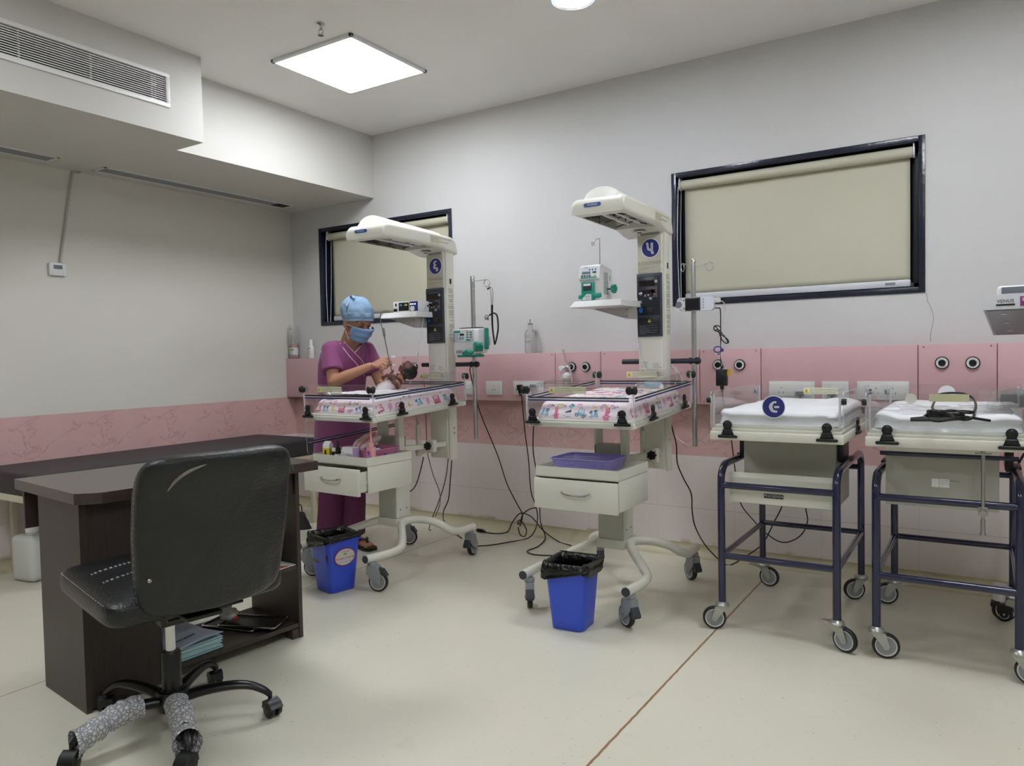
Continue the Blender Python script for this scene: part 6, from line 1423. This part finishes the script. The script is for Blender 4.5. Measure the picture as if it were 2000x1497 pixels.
# ------------------------------------------------------------------ phototherapy lamp at the right edge
y_=-.9
o=thing('phototherapy_lamp','white phototherapy lamp head with a grey underside, cut by the right picture edge','lamp',(4.86,-.60,0))
LM=Matrix(((.99,.10,0,4.683),(-.05,.95,.0,-1.04),(0.,-.25,1,1.292),(0,0,0,1)))
m=M(); m.x=LM; m.bb((0,0,0),(.36,.34,.008)); 
m.prism([(0,0),(.36,0),(.36,.05),(.012,.048),(.004,.040)],-.34,0,FRONT); m.bb((.04,.02,.045),(.34,.30,.088),.012); hd=m.build('lamp_head',mat('lamp_white','d9dade',.35),o,world=True,bevel=.004)
m=M(); m.x=LM; m.smooth=False; m.bb((.012,.012,-.002),(.35,.33,.0)); m.build('lens_plate',mat('lens_grey','6a6a6e',.25),hd,world=True)
m=M(); m.x=LM
for i in range(3):
    for j in range(3): m.lathe([(0,-.004),(.010,-.004),(.011,-.002)],(.06+.095*i,.05+.11*j,0),n=18)
m.build('lamp_lenses',mat('lens_pale','9a938f',.2),hd,world=True)
m=M(); m.x=LM; m.bb((.055,.016,.058),(.33,.0205,.080),.001); m.build('vent_window',mat('vent_grey','6c7078',.4),hd,world=True)
m=M(); m.x=LM; m.text('VENUS',.0165,T(.068,-.0012,.026)@FRONT); m.m=1; m.box((.125,-.0012,.024),(.03,.001,.032)); m.m=0; m.box((.068,-.0010,.014),(.055,.0008,.006)); m.m=2; m.box((.126,-.002,.030),(.02,.001,.012)); m.build('lettering',[INK,mat('tag_magenta','8c3a78',.5),mat('tag_pink','d9a6cf',.5)],hd,world=True)
m=M(); m.cyl((5.02,-.60,.10),(5.02,-.60,1.28),.018); m.cyl((5.02,-.60,1.27),(4.95,-.75,1.31),.012); m.build('stand_pole',mat('stand_white','d8d8d4',.4),o,world=True)
m=M(); m.tube([(5.02,-.60,.12),(4.93,-.50,.13),(4.83,-.42,.135),(4.80,-.40,.135)],.014,12,spline=4); m.cyl((4.748,-.37,.085),(4.748,-.37,.155),.024,n=20); m.tube([(4.83,-.42,.135),(4.77,-.385,.140)],.013,10); m.cyl((5.02,-.6,.09),(5.02,-.6,.15),.04); m.tube([(5.02,-.60,.12),(5.2,-.72,.12)],.014,12); m.tube([(5.02,-.60,.12),(4.98,-.82,.12)],.014,12); m.tube([(5.02,-.60,.12),(5.15,-.4,.12)],.014,12); m.build('stand_base',MATS['stand_white'],o,world=True)
for (x,y) in ((4.748,-.37),(5.2,-.72),(4.98,-.82),(5.15,-.4)):
    m=M(); m.x=T(x,y,0)
    m.cyl((0,0,.055),(0,0,.11),.008)
    for s in (-1,1): m.lathe([(0,-.008),(.022,-.008),(.031,-.005),(.032,0),(.031,.005),(.022,.008),(0,.008)],(.015,s*.013,.032),(0,1,0),22)
    m.prism([(-.034,.064),(-.022,.048),(.0,.040),(.03,.042),(.05,.052),(.045,.064),(.0,.078),(-.03,.078)],-.023,.023,RX(PI/2)); m.m=1
    for s in (-1,1): m.lathe([(.004,0),(.003,.001)],(.015,s*.0215,.032),(0,s,0),10); m.tube([V((.015+.018*math.cos(t),s*.0215,.032+.018*math.sin(t))) for t in [PI+PI*i/8 for i in range(9)]],.0012,5)
    m.build('caster',[BLK,GREYW],o,world=True)
# ------------------------------------------------------------------ people
from mathutils.bvhtree import BVHTree
def proj(P):
    d=V(P)-CAM; z=d.dot(_f); return (1000+FPX*d.dot(_r2)/z, 748.5-FPX*d.dot(_u2)/z)
def sculpt(m,voxel,smooth_it=6,fac=.5):
    """fuse overlapping volumes into one continuous skin; returns a builder with the fused surface"""
    o=m.build('t',WPL); r=o.modifiers.new('r','REMESH'); r.mode='VOXEL'; r.voxel_size=voxel; r.use_smooth_shade=True
    if smooth_it: s=o.modifiers.new('s','SMOOTH'); s.factor=fac; s.iterations=smooth_it
    bpy.context.view_layer.update(); dg=bpy.context.evaluated_depsgraph_get(); me=bpy.data.meshes.new_from_object(o.evaluated_get(dg)); off=o.location.copy()
    q=M(); q.v=[v.co+off for v in me.vertices]; q.f=[list(p.vertices) for p in me.polygons]; q.mi=[0]*len(q.f); q.sm=[True]*len(q.f)
    bpy.data.objects.remove(o); bpy.data.meshes.remove(me); return q
def bvh(q): return BVHTree.FromPolygons([tuple(v) for v in q.v],q.f)
def onsurf(tree,px,py,e=.002):
    d=ray(px,py).normalized(); h,n,i,dist=tree.ray_cast(CAM,d)
    return (h-d*e) if h is not None else None
def inpoly(p,P):
    c=False;j=len(P)-1
    for i in range(len(P)):
        if (P[i][1]>p[1])!=(P[j][1]>p[1]) and p[0]<(P[j][0]-P[i][0])*(p[1]-P[i][1])/(P[j][1]-P[i][1])+P[i][0]: c=not c
        j=i
    return c
SKIN=mat('skin_brown','a9795f',.5,var=.06,vscale=25,bump=.05,bscale=200,spec=.4); SKINB=mat('skin_newborn','664034',.5,var=.12,vscale=40,bump=.08,bscale=200)
NAIL=mat('nail_pink','c99a8c',.3)
FAC=V((.935,-.356,0)).normalized(); RT=V((-.356,-.935,0)).normalized(); UP=V((0,0,1))
def sect(m,L,n=36):
    vs=[];fs=[]
    for c,hw,hd in L:
        for i in range(n): a=2*PI*i/n; vs.append(V(c)+RT*(hw*math.copysign(abs(math.cos(a))**.85,math.cos(a)))+FAC*(hd*math.copysign(abs(math.sin(a))**.9,math.sin(a))))
    for q in range(len(L)-1):
        for i in range(n): j=(i+1)%n; fs.append((q*n+i,q*n+j,(q+1)*n+j,(q+1)*n+i))
    fs.append(list(range(n))[::-1]); fs.append([(len(L)-1)*n+i for i in range(n)]); m.add(vs,fs)
def chain(m,pts,rs):
    for i in range(len(pts)-1): m.cap(pts[i],pts[i+1],rs[i],rs[i+1],n=12)
SH_R=V((1.352,-.905,1.228)); EL_R=V((1.425,-.955,1.035)); WR_R=aty(722,716,-.845)
SH_L=V((1.435,-.675,1.225)); EL_L=V((1.535,-.665,1.015)); WR_L=aty(748,757,-.72)
HC=aty(699,629,-.80); azh=math.radians(-10); pit=math.radians(-26)
HF=V((math.cos(azh)*math.cos(pit),math.sin(azh)*math.cos(pit),math.sin(pit))); HR_=V((math.sin(azh),-math.cos(azh),0)); HU=HR_.cross(HF)
HM=Matrix((HR_,HF,HU)).transposed().to_4x4(); HM.translation=HC     # head frame: x her right, y forward, z up
nurse=thing('person','nurse in purple scrubs, blue cap and mask, feeding a newborn','person',(1.33,-.80,0))
m=M()
# head and face
m.x=HM
m.ell((0,-.008,.018),(.073,.090,.088)); m.ell((0,.022,-.045),(.052,.056,.055)); m.ell((0,.045,-.085),(.026,.026,.020)); m.ell((0,-.02,-.04),(.058,.06,.05))
m.cap((0,.082,.004),(0,.104,-.032),.008,.013); 
for s in (-1,1):
    m.ell((s*.030,.060,-.028),(.024,.022,.022)); m.cap((s*.012,.078,.022),(s*.046,.066,.022),.008,.007); m.ell((s*.056,.030,-.065),(.012,.03,.018))
    m.ell((s*.078,-.012,-.016),(.009,.019,.031),rot=RX(.15)); m.ell((s*.071,.002,-.040),(.008,.010,.012))
    m.ell((s*.031,.068,.006),(.015,.012,.009))
m.ell((0,.083,-.060),(.022,.010,.006)); m.ell((0,.082,-.070),(.018,.010,.007))
m.x=ID
nb=V((1.395,-.80,1.255))
m.cap(nb,HM@V((0,-.025,-.05)),.050,.047); m.cap(nb+UP*-.02,SH_R+V((.01,.05,.015)),.045,.035); m.cap(nb+UP*-.02,SH_L+V((-.01,-.05,.015)),.045,.035)
sect(m,[((1.33,-.80,.80),.13,.09),((1.335,-.80,.95),.12,.09),((1.345,-.80,1.10),.132,.096),((1.36,-.80,1.19),.138,.088),((1.375,-.80,1.235),.12,.072),((1.39,-.80,1.265),.07,.055)])
# right arm and hand
m.cap(SH_R,EL_R,.044,.036); m.cap(EL_R,EL_R+(WR_R-EL_R)*.35,.037,.035); m.cap(EL_R+(WR_R-EL_R)*.35,WR_R,.035,.0235)
q=lambda px,py,y: aty(px,py,y)
kn=[q(748,701,-.80),q(750,705,-.812),q(748,710,-.825),q(743,714,-.838)]
for k in kn: m.cap(WR_R+V((.008,0,0)),k,.0165,.0098)
m.ell(q(736,709,-.825),(.023,.018,.013),rot=RZ(.4))
chain(m,[kn[0],q(757,701,-.792),q(763,706,-.785),q(765,711.5,-.785)],[.0090,.0080,.0072,.0058])
chain(m,[kn[1],q(758,707,-.806),q(761,712.5,-.80),q(757,717,-.802)],[.0090,.0080,.0072,.0058])
chain(m,[kn[2],q(755,713,-.818),q(755,719,-.82),q(749,720,-.822)],[.0088,.0078,.007,.0056])
chain(m,[kn[3],q(749,719,-.832),q(748,723,-.836),q(742,723,-.838)],[.009,.008,.0072,.0062])
chain(m,[q(729,714,-.85),q(738,717,-.848),q(749,717,-.82),q(759,714,-.795)],[.0125,.0098,.0082,.0065])
# left arm and hand under the baby
m.cap(SH_L,EL_L,.044,.036); m.cap(EL_L,EL_L+(WR_L-EL_L)*.4,.036,.033); m.cap(EL_L+(WR_L-EL_L)*.4,WR_L,.033,.023)
pc=q(770,752,-.735)
kl=[q(780,738,-.725),q(783,744,-.735),q(782,750,-.745),q(777,756,-.755)]
for k in kl: m.cap(WR_L,k,.019,.012)
m.ell(pc,(.034,.028,.018),rot=RZ(.3))
chain(m,[kl[0],q(787,733,-.745),q(785,725,-.775),q(779,723,-.79)],[.010,.0092,.0082,.007])
chain(m,[kl[1],q(789,740,-.76),q(787,733,-.79),q(782,731,-.80)],[.010,.0092,.0082,.007])
chain(m,[kl[2],q(788,746,-.775),q(785,739,-.80),q(779,735,-.806)],[.010,.009,.008,.007])
chain(m,[kl[3],q(782,754,-.79),q(779,748,-.81),q(774,743,-.812)],[.009,.008,.0072,.0062])
chain(m,[WR_L+V((.02,-.01,.01)),q(757,745,-.745),q(762,733,-.76),q(768,724,-.775)],[.014,.0115,.010,.0078])
# legs, ankles and feet
FR=V((1.285,-.885,0)); FLf=V((1.385,-.765,0))
for hp,ft,dr in ((V((1.31,-.875,.80)),FR,V((.96,-.28,0))),(V((1.345,-.735,.80)),FLf,V((.97,-.22,0)))):
    kne=(hp+ft)/2+V((.02,0,.03)); an=ft+V((0,0,.075)); dr.normalize()
    m.cap(hp,kne,.075,.052); m.cap(kne,an,.05,.034); m.cap(an,ft+V((-.03*dr.x,-.03*dr.y,.05)),.034,.032)
    m.cap(ft+dr*-.03+UP*.045,ft+dr*.10+UP*.037,.030,.024); sd=V((dr.y,-dr.x,0))
    for i,(o_,l_) in enumerate(((-.026,.168),(-.012,.172),(.002,.165),(.015,.155),(.026,.142))):
        if hp.y>-.8 or True: m.cap(ft+dr*.09+sd*o_*(-1 if ft is FLf else 1)+UP*.034,ft+dr*(l_-.01)+sd*o_*(-1 if ft is FLf else 1)*1.1+UP*.028,.012,.0085 if i else .0115)
qb=sculpt(m,.0036,5); body=qb.build('body',SKIN,parent=nurse,world=True,angle=180)
# tunic
m=M()
sect(m,[((1.33,-.80,.545),.185,.135),((1.33,-.80,.70),.175,.128),((1.332,-.80,.85),.163,.122),((1.337,-.80,.98),.142,.110),((1.347,-.80,1.08),.148,.116),((1.357,-.80,1.15),.153,.116),((1.367,-.80,1.205),.148,.102),((1.378,-.80,1.245),.125,.082),((1.39,-.80,1.275),.082,.064),((1.395,-.80,1.287),.066,.056)])
for S_,E_,r0,r1 in ((SH_R,EL_R,.050,.062),(SH_L,EL_L,.050,.058)):
    d=(E_-S_); e=S_+d*.68; m.ell(S_,(.052,.052,.048)); m.cyl(S_-d*.02,e,r0,r1,n=28)
    m.cap(V((1.39,-.80,1.243)),S_+UP*.004,.042,.046)
qt=sculpt(m,.0065,7); 
# soft cloth folds
for i,v in enumerate(qt.v):
    n=noise.noise(V((v.x*9,v.y*9,v.z*3.5)))*.004+noise.noise(V((v.x*22,v.y*22,v.z*9+3)))*.0018
    d=(v-V((1.34,-.80,v.z))); d.z=0
    if d.length>1e-4: qt.v[i]=v+d.normalized()*n
tt=bvh(qt)
VN=[(660,648),(664,659),(672,667.5),(683,680),(692.5,689),(699,682),(704.5,675),(706,667),(704,652),(690,640),(672,640)]
keep=[]
for f in qt.f:
    c=sum((qt.v[i] for i in f),V((0,0,0)))/len(f)
    cut_=inpoly(proj(c),VN) and (c-V((1.39,-.80,1.2))).dot(FAC)>-.02 and c.z>1.12
    neck=(c.z>1.262 and (c-V((1.395,-.80,c.z))).length<.075)
    if not (cut_ or neck): keep.append(f)
qt.f=keep; qt.mi=[0]*len(keep); qt.sm=[True]*len(keep)
SCR=mat('scrub_purple','7d3768',.75,bump=.12,bscale=160,var=.06,vscale=6,sheen=.2); SCRD=mat('scrub_shaded','5d2348',.8,bump=.12,bscale=160,var=.06,vscale=6)  # trousers take a darker copy of the purple, with their shade in the colour
tun=qt.build('tunic',SCR,parent=nurse,world=True,angle=180,solid=.004)
PIP=mat('piping_white','e6cddc',.6)
for P,r in (([(653,655),(658,662),(664,670.6),(672,682),(680,693),(688,702),(696,710.6),(704,722),(712,734),(719,744)],.0036),([(661,652),(664,659),(672,667.5),(683,680),(692.5,689.5),(704,701),(710,710),(715,719),(723,733),(725,744)],.004),([(692.5,689.5),(699,682.5),(704.5,675.5),(706,666)],.004)):
    pts=[onsurf(tt,*p,e=.001) for p in P]; pts=[p for p in pts if p is not None and (p-HC).length<.5]
    if len(pts)>2: m=M(); m.tube(pts,r,8,spline=4,flat=.6); m.build('piping',PIP,parent=tun,world=True)
# chest pen pocket items
# trousers
m=M()
sect(m,[((1.33,-.80,.60),.15,.11),((1.33,-.80,.75),.155,.115),((1.33,-.80,.90),.14,.10)])
for ft,hx in ((FR+V((.0,.0,0)),V((1.315,-.875,.72))),(FLf+V((-.02,.0,0)),V((1.345,-.725,.72)))):
    m.cyl(ft+V((-.005,0,.075)),ft*.45+hx*.55,.078,.078,n=28); m.cyl(ft*.45+hx*.55,hx,.078,.090,n=28); m.ell(hx,(.09,.09,.09))
qq=sculpt(m,.0075,6)
for i,v in enumerate(qq.v):
    n=noise.noise(V((v.x*16,v.y*16,v.z*1.6)))*.008*min(1,max(0,(.8-v.z)/.4))
    d=v-V((1.33,-.80,v.z)); qq.v[i]=v+d.normalized()*n if d.length>1e-4 else v
qq.build('trousers',SCRD,parent=nurse,world=True,angle=180)
# cap
CAPM=mat('cap_blue','7f9cb8',.85,bump=.5,bscale=26,var=.16,vscale=12)
m=M(); cc=HM@V((0,-.012,.02)); zb=1.392
def capf(u,v):
    a=2*PI*u; t=v; rad=math.cos(min(1,t)**1.9*PI/2)**.55 if t<1 else 0.0
    rad=math.cos(min(1,t)**3.0*PI/2)**.5 if t<1 else 0.0
    gat=1+.045*math.sin(a*9)*(.3+.7*t)*math.sin(PI*min(1,t+.1))+.075*noise.noise(V((math.cos(a)*2.4,math.sin(a)*2.4,t*2.6+1)))+.035*noise.noise(V((math.cos(a)*6,math.sin(a)*6,t*5+4)))
    if t<.3: gat=1.02+(gat-1.0)*(t/.3)
    band=.955 if t<.12 else 1.0+.05*math.sin(PI*min(1,(t-.12)/.5))
    ex,ey=.093*band*gat*max(rad,.0),.090*band*gat*max(rad,.0)
    x=ex*math.cos(a); y=ey*math.sin(a)
    z=zb+.156*t+.010*noise.noise(V((x*18,y*18,2)))*t-.012*math.cos(a-azh)*(0)*(1-t)
    return V((cc.x+.008+x-.024*t,cc.y+y,z))
m.grid(capf,96,36,closeu=True)
cap_=m.build('surgical_cap',CAPM,parent=nurse,world=True,angle=180,solid=.001)
m=M(); top_=V((cc.x-.015,cc.y-.035,1.528))
for a0,l_,dz in ((-1.2,.07,-.05),(-.5,.06,.0),(-1.9,.05,-.04),(.3,.05,-.015)):
    def fold(u,v,a0=a0,l_=l_,dz=dz): 
        w=.026*(1-.4*v); return top_+V((l_*v*math.cos(a0)-w*(u-.5)*math.sin(a0),l_*v*math.sin(a0)+w*(u-.5)*math.cos(a0),.018*math.sin(PI*v)+dz*v+.008*noise.noise(V((u*4,v*4,a0)))))
    m.grid(fold,8,10)
m.build('cap_fold',CAPM,parent=cap_,world=True,angle=180,solid=.0015)
# mask with pleats
MK=mat('mask_blue','7596bd',.75,bump=.1,bscale=150)
m=M(); m.x=HM
def mk(u,v):
    a=(u-.5)*2; w=.074*(1-.2*v*v); 
    x=w*math.sin(a*1.25)/math.sin(1.25); z=.004-.105*v-.012*(a*a)*(1-v)+.012*(a*a)*v
    y=.110-.046*(a*a)-.022*abs(a)**4-.030*v*v-.010*(1-v)*(abs(a)<.25)*0
    nose=.012*math.exp(-(a/.28)**2)*math.exp(-((v-.28)/.35)**2)
    pl=.0032*math.sin(v*PI*5)*(1-abs(a)**3)
    return V((x,y+nose+pl+.009,z))
m.grid(mk,30,30); mask=m.build('face_mask',MK,parent=nurse,world=True,angle=180,solid=.0015)
m=M(); m.x=HM
for s in (-1,1):
    for z0 in (-.006,-.092): m.tube([(s*.064,.040,z0-.006),(s*.074,.015,(z0-.02)*.6),(s*.081,-.012,-.012 if z0>-.05 else -.035)],.0016,6,spline=4)
    m.tube([(s*.081,-.012,-.010),(s*.083,-.024,-.02),(s*.081,-.012,-.036)],.0016,6,spline=4)
m.build('ear_loop',mat('loop_white','e0dde0',.6),parent=mask,world=True)
# eyes, brows, hairline, earrings, nails
m=M(); m.x=HM
for s in (-1,1): m.ell((s*.026,.0705,.0030),(.0115,.0085,.0040)); 
m.build('eye',mat('eye_white','7a6a60',.25),parent=body,world=True)
m=M(); m.x=HM
for s in (-1,1): m.ell((s*.0255,.0770,.0010),(.0052,.004,.0040)); m.tube([(s*.018,.082,.0065),(s*.031,.084,.0095),(s*.044,.074,.005)],.0016,6,spline=4)
m.build('iris_and_lashes',mat('eye_dark','140d0b',.2),parent=body,world=True)
m=M(); m.x=HM
for s in (-1,1): m.tube([(s*.014,.085,.021),(s*.030,.082,.026),(s*.047,.068,.022)],[.0022,.003,.0015],6,spline=4,flat=.6)
m.build('eyebrow',mat('brow_black','17110f',.8),parent=body,world=True)
HAIR=mat('hair_black','0e0b0b',.5,bump=.3,bscale=120)
m=M(); m.x=HM; 
for s in (-1,1): m.ell((s*.066,.008,.026),(.010,.030,.018)); 
m.ell((0,-.058,-.015),(.060,.034,.045)); m.build('hair',HAIR,parent=nurse,world=True)
m=M(); m.x=HM; 
for s in (-1,1): m.tube([(s*.077,.004,-.046),(s*.079,.006,-.058),(s*.078,.009,-.066)],[.002,.0028,.0015],8)
m.build('earring',mat('gold','c79a4a',.25,metal=1),parent=nurse,world=True)
m=M(); 
for ft,dr in ((FR,V((.96,-.28,0)).normalized()),(FLf,V((.97,-.22,0)).normalized())):
    a=math.atan2(dr.y,dr.x); R=T(ft.x,ft.y,0)@RZ(a)
    sole=[(.19,.0),(.185,.03),(.15,.045),(.08,.042),(0,.036),(-.05,.034),(-.068,.015),(-.068,-.015),(-.05,-.034),(0,-.036),(.08,-.042),(.15,-.045),(.185,-.03)]
    m=M(); m.x=R; m.prism([(p.x,p.y) for p in smooth_path([V((a_,b_,0)) for a_,b_ in sole],4,True)],.002,.018); m.m=1; m.prism([(p.x*.97,p.y*.9) for p in smooth_path([V((a_,b_,0)) for a_,b_ in sole],4,True)],.018,.021)
    m.m=0; m.tube([(.125,0,.02),(.12,.002,.055),(.08,.03,.060),(.03,.046,.022)],.009,10,spline=4,flat=.5); m.tube([(.125,0,.02),(.12,-.002,.055),(.08,-.03,.060),(.03,-.046,.022)],.009,10,spline=4,flat=.5)
    m.build('sandal',[BLK,mat('insole_brown','4a2a24',.7)],parent=nurse,world=True,bevel=.002)
# ---- the feeding syringe in her right hand
o=thing('feeding_syringe','small clear syringe tip held between the fingers at the baby mouth','syringe',q(767,713,-.785))
a_,b_=q(755,712,-.795),q(773,714.5,-.775)
m=M(); m.cyl(a_,a_+(b_-a_)*.62,.0062,n=16); m.build('barrel',clear('syringe_clear',(.92,.92,.92),.15,.35,(.9,.9,.88),.1),o,world=True)
m=M(); m.cyl(a_+(b_-a_)*.62,b_,.0052,.0026,n=14); m.build('tip',PWHT,o,world=True)
m=M(); m.cyl(a_+(b_-a_)*.55,a_+(b_-a_)*.62,.0068,n=16); m.build('plunger_ring',BLK,o,world=True)
# ---- newborn
hc=q(795.5,723,-.775)
baby=thing('baby','newborn with dark hair held up in the nurse hands above the mattress','baby',(1.74,-.79,.95))
fd=(q(788.5,711,-.785)-hc).normalized(); bk_=-fd
ax=(q(806,717,-.770)-q(786,728,-.775)).normalized()
xh=fd.cross(ax).normalized(); ax=xh.cross(fd).normalized()
BHM=Matrix((xh,fd,ax)).transposed().to_4x4(); BHM.translation=hc      # y = face direction, z = crown
m=M(); m.x=BHM
m.ell((0,-.008,.008),(.041,.053,.046)); m.ell((0,.018,-.018),(.031,.030,.026)); m.ell((0,.042,-.006),(.0065,.009,.008)); m.ell((0,.036,-.026),(.012,.008,.006)); m.ell((0,.034,-.036),(.010,.010,.008))
for s in (-1,1): m.ell((s*.018,.036,-.012),(.013,.011,.012)); m.ell((s*.016,.037,.008),(.010,.007,.006)); m.ell((s*.040,-.004,-.008),(.005,.009,.013))
m.ell((0,.030,.022),(.028,.018,.016))
m.x=ID
nk=q(783,740,-.765); ch_=q(766,750,-.775); pl=q(748,764,-.80)
m.cap(hc+(nk-hc)*.5,nk,.024,.022); m.cap(nk,ch_,.030,.038); m.cap(ch_,pl,.037,.033)
shb=q(776,746,-.80); chain(m,[shb,q(768,735,-.815),q(757,733,-.82),q(751,737,-.815)],[.015,.0125,.010,.0085])
for k,(dx,dy) in enumerate(((-3,-1),(-3.5,1),(-3,3),(-1.5,4.5),(1,-3))): chain(m,[q(751,737,-.815),q(751+dx,737+dy,-.817),q(751+dx*1.8,737+dy*1.5,-.815)],[.006,.004,.003])
shc=q(778,752,-.745); chain(m,[shc,q(772,765,-.75),q(764,768,-.765)],[.015,.012,.009])
for s in (-1,1): hip=pl+V((0,s*.018,0)); chain(m,[hip,pl+V((-.06,s*.03,.005)),pl+V((-.08,s*.03,-.035)),pl+V((-.065,s*.03,-.045))],[.022,.017,.012,.010])
sculpt(m,.0028,3).build('body',SKINB,parent=baby,world=True,angle=180)
m=M(); m.x=BHM
def hr(u,v):
    a=2*PI*u; th=v*1.85; d=V((math.sin(th)*math.cos(a),-math.cos(th),math.sin(th)*math.sin(a)))
    k=1.05+.02*noise.noise(d*5); p=V((0,-.008,.008))+V((d.x*.041,d.y*.053,d.z*.046))*k
    if p.z>.03 and p.y>.0: p=V((p.x*.9,p.y*.9,p.z*.93))
    return p
m.grid(hr,44,20,closeu=True); m.build('hair',HAIR,parent=baby,world=True,angle=180)
m=M(); m.x=BHM; m.prism([(-.020,-.005),(.012,-.005),(.012,.004),(-.020,.004)],.0,.0018,T(.0,.046,-.018)@RX(-PI/2)); m.prism([(-.004,-.02),(.004,-.02),(.004,.012),(-.004,.012)],.0,.0018,T(-.02,.040,-.014)@RX(-PI/2)@RY(-.6)); m.build('tape',PWHT,parent=baby,world=True)
m=M(); m.x=BHM
for s in (-1,1): m.tube([(s*.009,.0435,.005),(s*.016,.0455,.0035),(s*.023,.041,.005)],.0010,6,spline=4)
m.build('closed_eyes',mat('lash_dark','1d1210',.7),parent=baby,world=True)
# wrap
m=M(); e0=q(763,752,-.785); e1=q(737,772,-.81)
WRP=mat('wrap_white','e6dcdc',.85,bump=.25,bscale=18,var=.05)
m.cap(e0,q(750,762,-.80),.040,.046); m.cap(q(750,762,-.80),e1,.045,.036); m.ell(e1,(.05,.045,.022))
qw=sculpt(m,.005,4)
for i,v in enumerate(qw.v): 
    qw.v[i]=v+V((1,1,1))*0+ (v-(e0+e1)/2).normalized()*(.007*noise.noise(v*22)+.003*noise.noise(v*60))
qw.build('wrap_cloth',WRP,parent=baby,world=True,angle=180)
# swaddling sheet spread under the baby on the mattress
o=bedthing('white_sheet','thin white sheet spread over the printed mattress under the baby','sheet',-.02,.05,.106)
m=M(); 
def sh_(u,v):
    x=-.225+.42*u; y=-.30+.60*v; n=.006*abs(noise.noise(V((x*10,y*26,5))))+.003*noise.noise(V((x*40,y*60,1))); return V((x,y,.006+n))
m.grid(sh_,48,70); m.build('sheet_cloth',mat('sheet_thin','dfdde2',.75,bump=.2,bscale=60),o,angle=180,solid=.0012)
